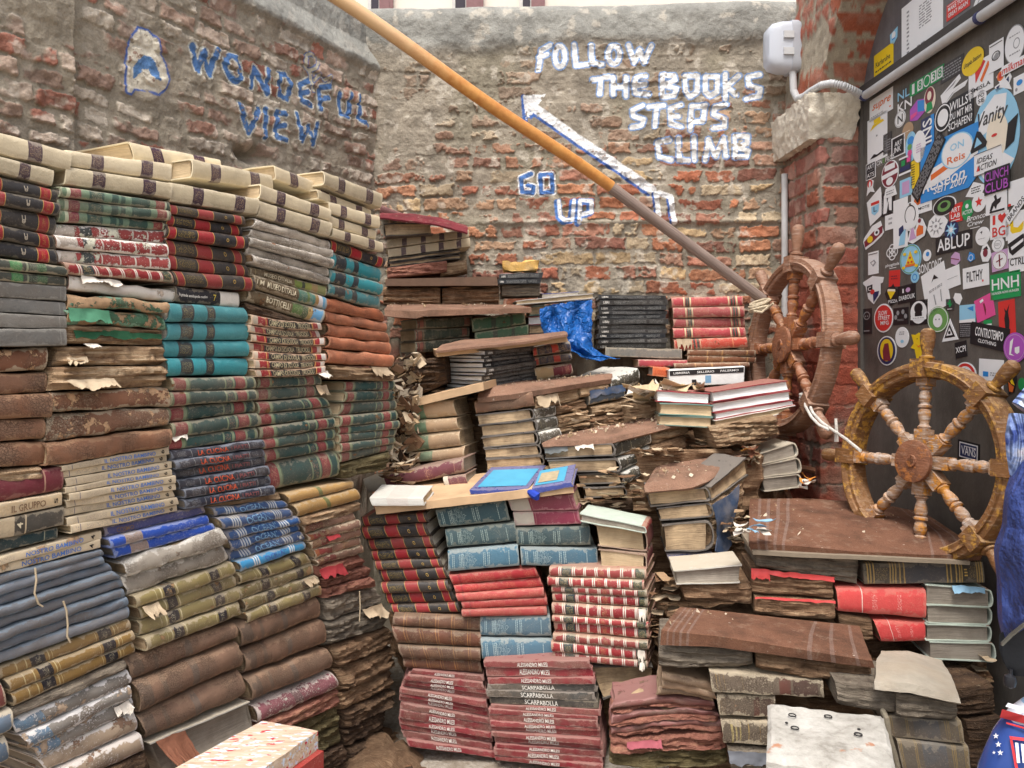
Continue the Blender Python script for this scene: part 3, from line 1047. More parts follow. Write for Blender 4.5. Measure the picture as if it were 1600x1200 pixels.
def flap(parent, box, a0, b0, a1, b1, out, mat, seed, name="torn_flap", droop=.0, hold='top'):
	"""torn strip of cover or paper that stands off the face of a book"""
	na, nb = 30, 9
	A, B = np.meshgrid(np.linspace(0, 1, na), np.linspace(0, 1, nb), indexing='ij')
	if mat in (SCRAP, SCRAPW, SCRAPB, SCRAPL) and (seed * 7919) % 5 < 3:
		return None
	if mat in (SCRAP, SCRAPW, SCRAPB, SCRAPL):
		ca_, da_ = (a0 + a1) / 2, (a1 - a0) * .36
		a0, a1 = ca_ - da_, ca_ + da_
		b1 = b0 + (b1 - b0) * .75
	else:
		out, b1 = out * .45, b0 + (b1 - b0) * .8
	r = np.random.RandomState(seed)
	jag = (vnoise(np.stack([np.linspace(0, 7, na), np.zeros(na), np.full(na, seed * 1.7)], -1), 2) - .5) * 1.3 + (r.rand(na) - .5) * .35
	w_ = B if hold == 'top' else 1 - B
	bq = b0 + (b1 - b0) * (B + jag[:, None] * w_ * (.7 if mat in (SCRAP, SCRAPW) else .35))
	aq = a0 + (a1 - a0) * (A + (r.rand(na, nb) - .5) * .012)
	c = -.003 - out * .75 * (w_ ** 1.6) * (.4 + .9 * np.repeat(vnoise(np.stack([np.linspace(0, 3, na), np.zeros(na), np.full(na, seed)], -1), 3)[:, None], nb, 1))
	G = box(aq, bq, c)
	G = wob(G, .0022, 70, seed)
	mb = MB()
	mb.grid(G, 0, np.stack([A, B], -1))
	G2 = G - box.n * -.0012
	mb.grid(G2, 0, np.stack([A, B], -1), flip=True)
	for i in (0, na - 1):
		mb.grid(np.stack([G[i], G2[i]]), 0)
	for j in (0, nb - 1):
		mb.grid(np.stack([G[:, j], G2[:, j]]), 0)
	return mb.build(name, [mat], parent)

# ---- papers, boards and rot
PAPER = page_mat("paper_edges_white", (232, 224, 208), .25, (150, 130, 105))
PAPERT = page_mat("paper_edges_tan", (205, 182, 146), .4, (120, 92, 66))
PAPERG = page_mat("paper_edges_grey", (160, 150, 136), .5, (92, 82, 72), 700)
PAPERO = page_mat("paper_edges_old", (190, 164, 130), .75, (84, 64, 48), 420, .65, 2.0)
PAPERW = page_mat("paper_edges_bright", (240, 240, 238), .15, (160, 150, 140))
BOARD = plain("grey_board", (150, 132, 112), .9, .3, 60, .001, dirt=.4)
SCRAP = plain("torn_paper", (190, 170, 142), .9, .25, 50, .0008, dirt=.35, dirtc=(150, 120, 90))
SCRAPW = plain("torn_white_paper", (222, 212, 198), .9, .12, 50, .0006)
SCRAPB = plain("torn_brown_leather", (140, 92, 70), .8, .35, 50, .0012)
SCRAPL = plain("torn_blue_paper", (140, 178, 202), .8, .25, 50, .0008)
SCRAPN = plain("navy_cloth_strip", (62, 78, 104), .9, .35, 60, .0015, dirt=.4, dirtc=(150, 140, 130))
ROT = [rot_mat("rotten_brown", [(56, 42, 32), (108, 82, 60), (144, 113, 86), (178, 148, 116), (208, 186, 154)]),
       rot_mat("rotten_pale", [(80, 60, 46), (134, 104, 78), (172, 142, 110), (204, 180, 148), (226, 208, 182)]),
       rot_mat("rotten_grey", [(54, 46, 40), (104, 92, 80), (138, 126, 110), (166, 152, 134), (198, 186, 168)]),
       rot_mat("rotten_red", [(64, 36, 32), (122, 76, 62), (150, 100, 84), (170, 124, 98), (206, 178, 150)]),
       rot_mat("rotten_dark", [(28, 22, 18), (58, 44, 34), (88, 68, 52), (112, 88, 66), (150, 122, 94)]),
       rot_mat("rotten_green", [(38, 34, 22), (78, 68, 42), (104, 92, 62), (122, 112, 82), (160, 142, 110)])]
RB, RP, RG, RR, RD, RGR = ROT
GOLD = plain("gold_print", (196, 160, 88), .45, .2, 60, 0)
INK = plain("dark_print", (40, 36, 36), .7, .2, 60, 0)
PRW = plain("white_print", (225, 220, 210), .7, .15, 60, 0)
PRB = plain("blue_print", (84, 120, 186), .7, .25, 60, 0)
PRR = plain("orange_print", (206, 92, 62), .6, .2, 60, 0)
TANP = plain("brown_print", (122, 96, 74), .7, .2, 60, 0)

# ---- styles: (spine material, board material, pages, shape kwargs, text)
PUR = (66, 42, 60)
def bands(*x): return [tuple(b) for b in x]
RED_, GLD = (152, 30, 42), (190, 150, 80)
def style(mat, board=None, pages=PAPER, prints=(GOLD,), text=None, **kw):
	return dict(mats=(mat, board or mat, pages) + tuple(prints), text=text, kw=kw)
def bk_red(cols):
	out = []
	for a, b in cols:
		out += [(a, a + .008, GLD), (a + .008, b - .008, RED_), (b - .008, b, GLD)]
	return out
ST = {}
ST['cream'] = style(book_mat("cream_cloth", (214, 197, 164), [(.215, .33, PUR), (.69, .815, PUR)], [(.235, .31), (.71, .80)], (190, 160, 120), wear=.15, dirt=.25, wearc=(228, 214, 186)), plain("cream_board", (218, 204, 174), .7, .1), PAPERT, R=.22, flatp=3)
ST['cream1'] = style(book_mat("cream_cloth_label", (214, 197, 164), [(.60, .73, PUR)], [(.615, .715)], (190, 160, 120), wear=.15, dirt=.25, wearc=(228, 214, 186)), plain("cream_board", (218, 204, 174)), PAPERT, R=.22, flatp=3)
ST['cream4'] = style(book_mat("cream_cloth_bars", (196, 178, 146), [(.17, .23, PUR), (.40, .46, PUR), (.62, .68, PUR), (.84, .90, PUR)], wear=.2, dirt=.3, wearc=(220, 205, 178)), plain("cream_board", (218, 204, 174)), PAPERT, R=.15, flatp=3)
ST['blackred'] = style(book_mat("black_cloth_red_labels", (38, 38, 42), bk_red([(.02, .11), (.36, .56), (.84, .95)]), [(.13, .33)], (180, 150, 70), wear=.10, dirt=.10, wearc=(150, 130, 110), rough=.4), None, PAPER, (GOLD,), [("O", .70, .34, .735, .66)], R=.3)
ST['blackred0'] = style(book_mat("black_cloth_one_red_label", (40, 40, 44), bk_red([(.30, .40), (.80, .92)]), [(.84, .88)], (180, 150, 70), wear=.10, dirt=.10, rough=.4), None, PAPER, (plain("pale_emblem", (180, 168, 150)),), [("U", .62, .28, .66, .66), ("o", .62, .5, .66, .74)], R=.3)
ST['taped'] = style(book_mat("dark_green_taped", (52, 64, 60), [(.45, .56, (60, 140, 80)), (.6, .62, (150, 160, 130)), (.7, .8, (40, 90, 60))], [(.47, .55), (.63, .8)], (170, 190, 150), wear=.3, dirt=.2, rough=.25), None, PAPER, R=.3)
ST['slip'] = style(book_mat("grey_slipcase", (112, 110, 106), [(.93, .94, (140, 138, 132))], wear=.3, dirt=.3, wearc=(150, 146, 138), rough=.5, var=.08), None, PAPERG, R=.16, flatp=4)
ST['leather'] = style(book_mat("brown_leather", (134, 92, 68), wear=.25, dirt=.45, wearc=(176, 140, 108), rough=.6, var=.3, crack=.4), None, PAPERO, R=.3, flatp=2.6, worn=.0016)
ST['leathert'] = style(book_mat("torn_brown_leather_cover", (138, 92, 68), wear=.4, dirt=.35, tear=.35, tearc=(186, 150, 116), rough=.65, var=.3, crack=.4), None, PAPERO, R=.3, flatp=2.6, worn=.002)
ST['maroon'] = style(book_mat("maroon_cloth", (108, 44, 52), [(.80, .815, (170, 130, 110))], wear=.25, dirt=.25, wearc=(160, 120, 110)), None, PAPERG, R=.25)
ST['gruppo'] = style(book_mat("tan_paper_spine", (206, 180, 142), wear=.35, dirt=.3), None, PAPERT, (TANP, INK), [("IL GRUPPO", .48, .28, .82, .80), ("5", .91, .3, .95, .7, 1, 90)], R=.12, flatp=4)
ST['four'] = style(book_mat("cream_and_black_spine", (206, 184, 150), [(.60, 1.0, (46, 48, 48)), (.48, .585, (40, 38, 36))], wear=.2, dirt=.3), None, PAPERT, (plain("cream_print", (214, 200, 170)),), [("4", .505, .35, .565, .65, 0, 90)], R=.12, flatp=4)
ST['dkteal'] = style(book_mat("dark_teal_cloth", (38, 62, 66), [(.85, .86, (150, 150, 130))], wear=.2, dirt=.25), None, PAPERG, R=.2, flatp=3)
ST['nostro'] = style(book_mat("pale_peach_spine", (218, 198, 166), [(.075, .085, (130, 120, 130))], [(.04, .07), (.14, .33)], (110, 100, 110), wear=.35, dirt=.35, tear=.03, tearc=(170, 140, 110)), None, PAPERT, (PRB, INK), [("IL NOSTRO BAMBINO", .36, .24, .86, .80), ("6", .915, .26, .95, .76, 1, 90)], R=.14, flatp=4, tcov=.0018)
ST['nostroR'] = style(ST['nostro']['mats'][0], None, PAPERT, (PRB, INK), [("NOSTRO BAMBINO", .40, .24, .84, .80), ("4", .905, .26, .94, .76, 1, 90)], R=.14, flatp=4, tcov=.0018)
ST['greyblue'] = style(book_mat("grey_blue_cloth", (106, 110, 118), wear=.25, dirt=.5, wearc=(116, 138, 156), rough=.8, var=.25), None, PAPERG, R=.5, flatp=2, worn=.0014)
GB = (30, 30, 40)
ST['goldblk'] = style(book_mat("ochre_cloth_black_labels", (148, 116, 66), [(.10, .106, (205, 185, 135)), (.17, .176, (205, 185, 135)), (.205, .31, GB), (.335, .341, (205, 185, 135)), (.36, .366, (205, 185, 135)), (.70, .706, (205, 185, 135)), (.725, .83, GB), (.85, .856, (205, 185, 135)), (.88, .886, (205, 185, 135))], [(.24, .28), (.76, .80)], (190, 180, 150), wear=.3, dirt=.3, rough=.35), None, PAPERG, R=.4)
ST['oliveblk'] = style(book_mat("olive_foil_black_labels", (140, 126, 82), [(.20, .206, (200, 190, 150)), (.25, .26, (200, 190, 150)), (.275, .375, GB), (.39, .4, (200, 190, 150)), (.72, .726, (200, 190, 150)), (.745, .84, GB), (.86, .866, (200, 190, 150))], [(.30, .34), (.77, .81)], (190, 180, 150), wear=.35, dirt=.45, tear=.16, tearc=(150, 120, 88), rough=.3), None, PAPERO, R=.4, worn=.0016)
ST['worn'] = style(book_mat("blue_white_worn_cover", (146, 140, 132), [(0, .22, (110, 150, 180))], wear=.9, dirt=.55, tear=.3, tearc=(170, 148, 126), wearc=(215, 210, 205)), None, PAPERG, R=.42, worn=.0016)
ST['wornt'] = style(book_mat("tan_worn_cover", (176, 154, 130), wear=.7, dirt=.55, tear=.22, tearc=(140, 112, 92), wearc=(215, 205, 195)), None, PAPERG, R=.3, worn=.0016)
GRN = (44, 78, 70)
ST['greenband'] = style(book_mat("green_cloth_red_labels", GRN, [(.0, .05, (104, 128, 102)), (.05, .08, (186, 190, 160)), (.08, .17, (130, 56, 66)), (.17, .24, (112, 134, 108)), (.37, .44, (104, 130, 108)), (.50, .52, (96, 124, 104)), (.56, .62, (104, 130, 108)), (.80, .86, (112, 134, 108)), (.86, .95, (136, 60, 62)), (.95, .97, (186, 190, 160))], [(.09, .16), (.26, .35), (.88, .93)], (180, 160, 120), wear=.2, dirt=.2), None, PAPER, R=.42)
ST['greenred'] = style(book_mat("green_cloth_two_red_labels", (40, 74, 72), [(.0, .02, (120, 130, 100)), (.02, .15, (134, 58, 62)), (.15, .185, (128, 142, 112)), (.185, .20, (86, 104, 84)), (.60, .62, (128, 142, 112)), (.70, .73, (128, 142, 112)), (.74, .86, (134, 58, 62)), (.86, .885, (128, 142, 112)), (.97, 1., (120, 130, 100))], [(.05, .13), (.63, .69), (.77, .83)], (176, 130, 110), wear=.2, dirt=.3, tear=.03), None, PAPERT, R=.42)
ST['redband'] = style(book_mat("red_cloth_white_lines", (150, 38, 46), sum([[(x, x + .012, (226, 214, 200)), (x + .018, x + .03, (226, 214, 200))] for x in (.10, .245, .36, .48, .61, .74, .86)], []) + [(.135, .235, (40, 58, 62)), (.895, .985, (52, 68, 58))], [(.15, .22), (.53, .58), (.91, .97)], (200, 170, 110), wear=.35, dirt=.1, rough=.35), book_mat("red_boards", (150, 46, 50), wear=.3), PAPERT, R=.42)
ST['redbandw'] = style(book_mat("red_cloth_worn_white", (164, 52, 56), [(0, .16, (214, 200, 186)), (.20, .30, (44, 60, 66)), (.36, .375, (226, 214, 200)), (.52, .535, (226, 214, 200)), (.66, .675, (226, 214, 200)), (.80, .815, (226, 214, 200))], wear=.9, dirt=.15, tear=.25, tearc=(214, 196, 176), wearc=(232, 224, 214)), ST['redband']['mats'][1], PAPERT, R=.4)
ST['tornwhite'] = style(book_mat("bare_white_sewing", (232, 224, 214), wear=.2, dirt=.25, tear=.2, tearc=(196, 178, 160)), ST['redband']['mats'][1], PAPER, R=.3, worn=.002)
ST['grrot'] = style(book_mat("green_rotten_cover", (46, 92, 66), wear=.5, dirt=.3, tear=.55, tearc=(160, 130, 100), wearc=(130, 165, 140)), None, PAPERO, R=.35, worn=.003)
ST['teal'] = style(book_mat("teal_cloth_black_bands", (46, 140, 148), [(.15, .30, (42, 50, 56)), (.46, .56, (42, 50, 56))], [(.17, .28), (.48, .54)], (170, 160, 110), wear=.12, dirt=.15, wearc=(120, 180, 184)), None, PAPER, R=.42)
ST['tealw'] = style(book_mat("worn_teal_cloth_black_bands", (46, 134, 142), [(.10, .29, (42, 50, 56)), (.43, .53, (42, 50, 56))], wear=.25, dirt=.25, tear=.06, tearc=(140, 104, 80)), None, PAPERT, R=.42)
ST['grande'] = style(book_mat("black_spine_white_tip", (34, 36, 42), [(.68, 1., (220, 212, 200))], wear=.2, dirt=.12), None, PAPER, (PRW, plain("yellow_print", (214, 190, 80))), [("la grande enciclopedia medica", .04, .42, .46, .66), ("7", .56, .3, .60, .72, 1)], R=.2)
ST['cucina'] = style(book_mat("navy_spine_pale_lines", (44, 50, 66), [(.20, .206, (170, 170, 170)), (.82, .826, (170, 170, 170))], [(.06, .15), (.86, .93)], (180, 180, 180), wear=.35, dirt=.25, wearc=(140, 145, 155), rough=.4), None, PAPERG, (PRR, plain("dull_red_print", (150, 92, 92))), [("LA CUCINA", .26, .2, .58, .84), ("I PIATTI", .61, .3, .80, .74, 1)], R=.3)
ST['oceani'] = style(book_mat("blue_ocean_spine", (42, 92, 150), [(.13, .15, (214, 222, 228)), (.165, .185, (214, 222, 228)), (.20, .22, (214, 222, 228)), (.235, .255, (214, 222, 228)), (.70, .72, (214, 222, 228)), (.735, .755, (214, 222, 228)), (.77, .79, (214, 222, 228)), (.805, .825, (214, 222, 228))], wear=.3, dirt=.12, tear=.05, tearc=(214, 206, 190), rough=.35), None, PAPERT, (plain("pale_blue_print", (132, 172, 206)),), [("OCEANI", .33, .18, .66, .84)], R=.42, worn=.0018)
ST['oceanl'] = style(book_mat("sky_blue_ocean_spine", (52, 152, 206), [(.20, .22, (224, 230, 232)), (.235, .255, (224, 230, 232)), (.27, .29, (224, 230, 232)), (.74, .76, (224, 230, 232)), (.775, .795, (224, 230, 232)), (.81, .83, (224, 230, 232))], wear=.3, dirt=.1, tear=.05, tearc=(224, 216, 200), rough=.35), None, PAPERT, (PRB,), [("OCEANI", .36, .2, .68, .84)], R=.42, worn=.0018)
ST['blue'] = style(book_mat("bright_blue_cover", (40, 86, 186), [(.14, .30, (170, 150, 140))], [(.15, .29)], (60, 50, 50), wear=.25, dirt=.1, tear=.0, wearc=(190, 196, 206), rough=.3), None, PAPERG, R=.25)
ST['bluedk'] = style(book_mat("navy_blue_cover", (38, 52, 116), wear=.25, dirt=.1, rough=.3), None, PAPERG, (TANP,), [("COSMO", .10, .3, .26, .78)], R=.25)
ST['whitet'] = style(book_mat("grey_white_torn_cover", (178, 168, 154), wear=.6, dirt=.4, tear=.16, tearc=(140, 124, 108), wearc=(205, 198, 186), crack=.4), None, PAPERO, R=.3, worn=.003)
ST['brownv'] = style(book_mat("brown_faded_leather", (136, 104, 84), [(.0, .11, (116, 96, 82)), (.20, .24, (122, 100, 84)), (.48, .54, (120, 102, 90))], wear=.3, dirt=.4, wearc=(166, 136, 110), rough=.65, var=.3, crack=.4), None, PAPERO, R=.42, worn=.0016)
ST['pink'] = style(book_mat("pink_flaking_cover", (158, 92, 104), [(.44, .54, (130, 96, 100))], wear=1., dirt=.15, tear=.18, tearc=(214, 200, 184), wearc=(216, 200, 190), crack=.4), None, PAPERO, R=.45, worn=.002)
ST['roll'] = style(book_mat("bare_frayed_cloth", (196, 184, 168), wear=.4, dirt=.5, tear=.05, tearc=(150, 110, 84), wearc=(226, 218, 206), rough=.9, crack=.4), None, PAPERO, R=.5, worn=.0018)
ST['museo'] = style(book_mat("brown_spine_landscape", (104, 88, 66), [(.06, .065, (200, 185, 140)), (.58, .70, (60, 128, 112)), (.70, .74, (96, 132, 60)), (.74, .82, (54, 140, 130)), (.82, .87, (176, 136, 80)), (.87, .93, (226, 220, 220)), (.93, 1., (104, 166, 200))], wear=.3, dirt=.3), None, PAPERT, (plain("cream_print", (214, 200, 170)),), [("I M", .03, .3, .12, .7), ("MUSEO D'ITALIA", .16, .28, .55, .74)], R=.35)
ST['museo2'] = style(book_mat("brown_spine_green_landscape", (108, 92, 68), [(.06, .065, (200, 185, 140)), (.56, .66, (118, 136, 62)), (.66, .70, (54, 62, 50)), (.70, .80, (138, 142, 70)), (.80, .88, (150, 124, 84)), (.88, 1., (128, 130, 80))], wear=.4, dirt=.3, tear=.05), None, PAPERT, (plain("cream_print", (214, 200, 170)),), [("MUSEO D'ITALIA", .16, .28, .52, .74)], R=.35)
ST['museo3'] = style(book_mat("brown_spine_blue_landscape", (100, 84, 62), [(.56, .70, (84, 116, 62)), (.70, .78, (66, 88, 60)), (.78, .84, (172, 146, 92)), (.84, 1., (92, 148, 186))], wear=.4, dirt=.3, tear=.08), None, PAPERT, (plain("cream_print", (214, 200, 170)),), [("BOTTICELLI", .22, .28, .52, .74)], R=.35)
ST['campo'] = style(book_mat("crimson_spine_dark_title_panel", (160, 46, 52), [(.0, .07, (206, 190, 168)), (.17, .18, (208, 160, 90)), (.20, .84, (48, 46, 46)), (.845, .86, (208, 160, 90)), (.93, 1., (214, 206, 196))], wear=.4, dirt=.15, wearc=(214, 180, 150)), None, PAPERT, (plain("beige_print", (196, 182, 146)),), [("CAMPO DI SCUOLA", .225, .2, .60, .82), ("TRUCIOLI", .625, .2, .815, .82)], R=.2, flatp=3)
ST['mustard'] = style(book_mat("mustard_cloth", (186, 146, 88), [(.44, .50, (120, 122, 76))], wear=.25, dirt=.3), None, PAPERO, R=.5)
ST['redbrown'] = style(book_mat("red_brown_worn_spine", (150, 112, 94), [(.02, .10, (160, 96, 62)), (.10, .36, (140, 62, 58)), (.36, .37, (180, 150, 110))], wear=.6, dirt=.4, tear=.3, tearc=(150, 118, 92), wearc=(196, 176, 150), crack=.4), None, PAPERO, R=.4, worn=.0018)
ST['orange'] = style(book_mat("orange_tan_leather", (184, 108, 74), [(.02, .05, (170, 96, 66))], wear=.2, dirt=.2, tear=.05, tearc=(150, 110, 84), wearc=(216, 160, 126), rough=.5, var=.2, crack=.4), None, PAPERO, R=.5, worn=.0022)
ST['brownleath'] = style(book_mat("brown_ribbed_leather", (108, 66, 48), sum([[(x, x + .008, (170, 120, 70)), (x + .03, x + .038, (150, 104, 62))] for x in (.12, .30, .48, .66, .84)], []), [(.36, .46), (.70, .8)], (170, 124, 72), wear=.15, dirt=.25, var=.25, rough=.5, crack=.4), None, PAPERO, R=.42)
ST['tealvol'] = style(book_mat("blue_green_cloth", (46, 78, 86), wear=.14, dirt=.12, wearc=(190, 184, 160)), None, PAPERT, (plain("silver_print", (150, 166, 160)),), None, R=.22, flatp=3, tcov=.0035)
ST['bluevol'] = style(book_mat("faded_blue_cloth", (68, 112, 134), wear=.2, dirt=.16, wearc=(206, 200, 180)), None, PAPERT, (plain("silver_print_pale", (166, 186, 188)),), None, R=.22, flatp=3, tcov=.0035)
def crest(mb, mp, E, T, Rm):
	r = np.random.RandomState(5)
	V, Fc = [], []
	def dot(a, b, da, db):
		o = len(V)
		for x, y in ((a, b), (a + da, b), (a + da, b + db), (a, b + db)):
			V.append((x, y))
		Fc.append((o, o + 1, o + 2, o + 3))
	for i in range(26):
		for j in range(13):
			x, y = (i - 12.5) / 12.5, (j - 6) / 6.5
			if abs(y) < (1 - max(0, x) ** 1.3) * .95 and abs(x) < .98 and r.rand() > .38:
				dot(.30 + x * .11, .5 + y * .42, .006, .03)
	for a0, n in ((.06, 2), (.165, 3), (.50, 2), (.56, 2), (.86, 1)):
		for k in range(n):
			b = .2
			while b < .8:
				l = r.rand() * .06 + .03
				dot(a0 + k * .022, b, .010, l)
				b += l + .02
	V = np.array(V)
	cc = Rm * (1 - np.clip(1 - np.abs(2 * V[:, 1] - 1) ** 3, 0, 1) ** (1 / 3)) - .0011
	mb.add(mp(V[:, 0] * E, V[:, 1], cc), Fc, 3)
ST['tealvol']['extra'] = ST['bluevol']['extra'] = [crest]
ST['red'] = style(book_mat("bright_red_cloth", (172, 44, 50), [(.08, .10, (150, 40, 46))], [(.12, .5), (.56, .70), (.84, .95)], (200, 120, 90), wear=.12, dirt=.12), None, PAPERT, R=.3)
ST['milesi'] = style(book_mat("crimson_dusty_paper", (130, 34, 46), [], [(.04, .16), (.80, .95)], (190, 120, 110), wear=.3, dirt=.5, wearc=(176, 140, 130)), None, PAPERG, (PRW,), [("ALESSANDRO MILESI", .32, .22, .60, .8)], R=.12, flatp=4, tcov=.0016)
ST['scarp'] = style(book_mat("grey_dusty_paper", (78, 78, 76), [], [(.8, .95)], (150, 140, 130), wear=.4, dirt=.7, wearc=(150, 140, 130)), None, PAPERG, (PRW,), [("SCARPABOLLA", .32, .22, .62, .82)], R=.12, flatp=4, tcov=.0016)
ST['scarpk'] = style(book_mat("black_paper", (30, 32, 36), [], [(.06, .2), (.8, .95)], (120, 110, 100), wear=.12, dirt=.12), None, PAPERG, (PRW,), [("SCARPABOLLA", .33, .18, .64, .84)], R=.12, flatp=4, tcov=.0016)
ST['pinkmar'] = style(book_mat("maroon_cloth_white_patch", (142, 48, 76), [(0, .30, (206, 196, 180)), (.33, .335, (200, 150, 140)), (.92, .925, (200, 150, 140))], wear=.25, dirt=.15, wearc=(196, 150, 150)), None, PAPERT, R=.15, flatp=4)
ST['maroonl'] = style(book_mat("maroon_cloth_taped_end", (112, 48, 66), [(0, .20, (222, 214, 196)), (.30, .305, (190, 140, 120)), (.62, .625, (190, 140, 120)), (.9, .905, (190, 140, 120))], [(.60, .68)], (200, 150, 120), wear=.25, dirt=.15), None, PAPERG, R=.25)
ST['tan'] = style(book_mat("tan_cloth_green_band", (188, 156, 122), [(.20, .42, (118, 142, 112))], wear=.25, dirt=.3, wearc=(214, 196, 164)), None, PAPERO, R=.35)
ST['greenold'] = style(book_mat("dark_green_patterned_cloth", (46, 62, 50), [(.02, .05, (120, 60, 50)), (.06, .13, (140, 80, 64)), (.14, .17, (120, 104, 80)), (.30, .33, (70, 76, 62)), (.45, .49, (70, 76, 62)), (.62, .66, (70, 76, 62)), (.86, .96, (134, 78, 62))], [(.35, .44), (.68, .85)], (120, 110, 80), wear=.25, dirt=.25), None, PAPERT, R=.3)
ST['green'] = style(book_mat("bottle_green_cloth", (36, 92, 62), [(.35, .44, (36, 60, 46)), (.70, .76, (36, 60, 46))], wear=.2, dirt=.25, tear=.1, tearc=(130, 96, 74)), None, PAPERT, R=.2, flatp=4)
ST['blackmag'] = style(book_mat("black_glossy_spine", (28, 31, 36), [], [(.20, .68), (.72, .92)], (180, 180, 175), wear=.05, dirt=.05, rough=.25, wearc=(120, 120, 120)), None, PAPERW, (PRW,), [("LIBRI", .05, .3, .14, .72)], R=.06, flatp=6, tcov=.0012)
ST['redset'] = style(book_mat("rose_red_cloth_lines", (172, 62, 70), [(.17, .19, (210, 190, 150)), (.20, .225, (60, 70, 62)), (.23, .255, (60, 70, 62)), (.26, .28, (210, 190, 150)), (.80, .82, (210, 190, 150)), (.835, .86, (60, 70, 62)), (.875, .895, (60, 70, 62)), (.91, .93, (210, 190, 150))], [(.3, .5)], (200, 140, 100), wear=.25, dirt=.1), None, PAPERT, R=.28)
ST['redseto'] = style(book_mat("orange_red_cloth_lines", (198, 74, 58), [(.24, .25, (210, 190, 150)), (.27, .30, (60, 60, 56)), (.32, .35, (60, 60, 56)), (.36, .37, (210, 190, 150)), (.80, .81, (220, 140, 100))], wear=.3, dirt=.1, tear=.02), None, PAPERT, R=.28)
ST['brownsm'] = style(book_mat("brown_small_leather", (128, 78, 50), [(.28, .30, (190, 140, 84)), (.50, .52, (190, 140, 84)), (.86, .88, (190, 140, 84))], [(.31, .5)], (180, 140, 90), wear=.3, dirt=.3), None, PAPERO, R=.45)
ST['navyred'] = style(book_mat("navy_cloth_red_labels", (46, 46, 66), [(0, .09, (180, 60, 48)), (.10, .11, GLD), (.50, .67, (188, 64, 48)), (.68, .69, GLD)], [(.15, .3), (.35, .48), (.72, .9)], (200, 160, 90), wear=.25, dirt=.15), None, PAPERT, R=.35)
ST['tanmar'] = style(book_mat("maroon_cloth_tan_end", (112, 40, 48), [(0, .48, (190, 156, 112)), (.72, .725, (200, 150, 110))], [(.80, .92)], (200, 150, 110), wear=.35, dirt=.2), None, PAPERT, R=.4)
ST['treccani'] = style(book_mat("black_gilt_spine", (44, 42, 40), sum([[(x, x + .012, (170, 138, 72))] for x in (.025, .05, .075, .215, .24, .262, .765, .79, .812, .935, .955, .975)], []) + [(.30, .312, (170, 138, 72)), (.722, .734, (170, 138, 72)), (.345, .69, (52, 56, 66)), (.335, .345, (170, 138, 72)), (.69, .70, (170, 138, 72))], [(.10, .20), (.88, .93)], (180, 150, 84), wear=.1, dirt=.25), None, PAPERG, (GOLD,), [("III", .835, .34, .862, .66, 0, 90)], R=.12, flatp=4)
ST['greyold'] = style(book_mat("grey_leather_faint_gilt", (112, 98, 84), [(.05, .055, (160, 130, 80)), (.08, .085, (160, 130, 80)), (.12, .125, (160, 130, 80)), (.28, .285, (150, 124, 86)), (.62, .72, (104, 58, 50)), (.74, .95, (84, 58, 52))], wear=.5, dirt=.6, tear=.05, tearc=(150, 120, 96), crack=.4), None, PAPERG, R=.15, flatp=4, worn=.0015)
ST['greygold'] = style(book_mat("grey_leather_gold_stripes", (106, 94, 80), [(.16, .20, (200, 180, 120)), (.24, .27, (200, 180, 120)), (.32, .345, (190, 170, 110)), (.48, .50, (180, 150, 90)), (.70, .71, (180, 150, 90))], wear=.5, dirt=.55, tear=.05, crack=.4), None, PAPERG, R=.15, flatp=4, worn=.0015)
ST['trecdust'] = style(book_mat("dusty_gilt_spine", (104, 96, 86), sum([[(x, x + .012, (150, 126, 80))] for x in (.025, .05, .24, .262, .765, .79, .812, .935, .955, .975)], []) + [(.345, .69, (92, 94, 98))], [(.84, .92)], (160, 136, 84), wear=.18, dirt=.6), None, PAPERG, R=.12, flatp=4)
ST['redtorn'] = style(book_mat("coral_red_cover", (212, 72, 72), [(.28, .29, (236, 200, 190))], [(.40, .46), (.68, .73)], (240, 200, 190), wear=.12, dirt=.08, rough=.35), None, PAPERO, R=.22, flatp=3)
ST['redpg'] = style(book_mat("crimson_boards", (150, 40, 56), wear=.2, dirt=.1), None, PAPERW, R=.25)
ST['tealpg'] = style(book_mat("sea_green_boards", (96, 140, 132), wear=.3, dirt=.2), None, PAPERT, R=.25)
ST['blkpg'] = style(book_mat("black_worn_boards", (50, 48, 47), wear=.3, dirt=.35, wearc=(140, 132, 124)), None, PAPERO, R=.3, tcov=.0035, pagewob=.002, worn=.0016)
ST['gryblk'] = style(book_mat("black_spine_olive", (56, 54, 46), [(.22, .23, (150, 140, 110)), (.45, .46, (150, 140, 110))], wear=.6, dirt=.35, wearc=(200, 196, 186)), None, PAPERO, R=.3, tcov=.0035, pagewob=.002, worn=.0016)
ST['cpage'] = style(book_mat("rose_cloth_spine", (140, 66, 72), wear=.35, dirt=.25), None, PAPERT, R=.2, flatp=3)
ST['gpage'] = style(book_mat("grey_white_boards", (206, 202, 190), wear=.4, dirt=.2), None, PAPERG, R=.3, tcov=.003)
ST['grpage'] = style(book_mat("crimson_green_boards", (150, 60, 60), wear=.3, dirt=.2), plain("pale_green_board", (190, 200, 186)), PAPERG, R=.2, tcov=.0025)
ST['white'] = style(book_mat("white_paper_cover", (226, 224, 216), [(.3, .7, (222, 214, 206))], wear=.1, dirt=.1), None, PAPERT, R=.12, flatp=4)
ST['green2'] = style(book_mat("dull_green_boards", (66, 80, 66), wear=.4, dirt=.4), None, PAPERG, R=.2)
ST['redcurl'] = style(book_mat("dark_red_curled_cover", (112, 62, 58), wear=.5, dirt=.6, tear=.1, tearc=(120, 96, 78), wearc=(150, 110, 104)), None, PAPERO, R=.45, worn=.003)
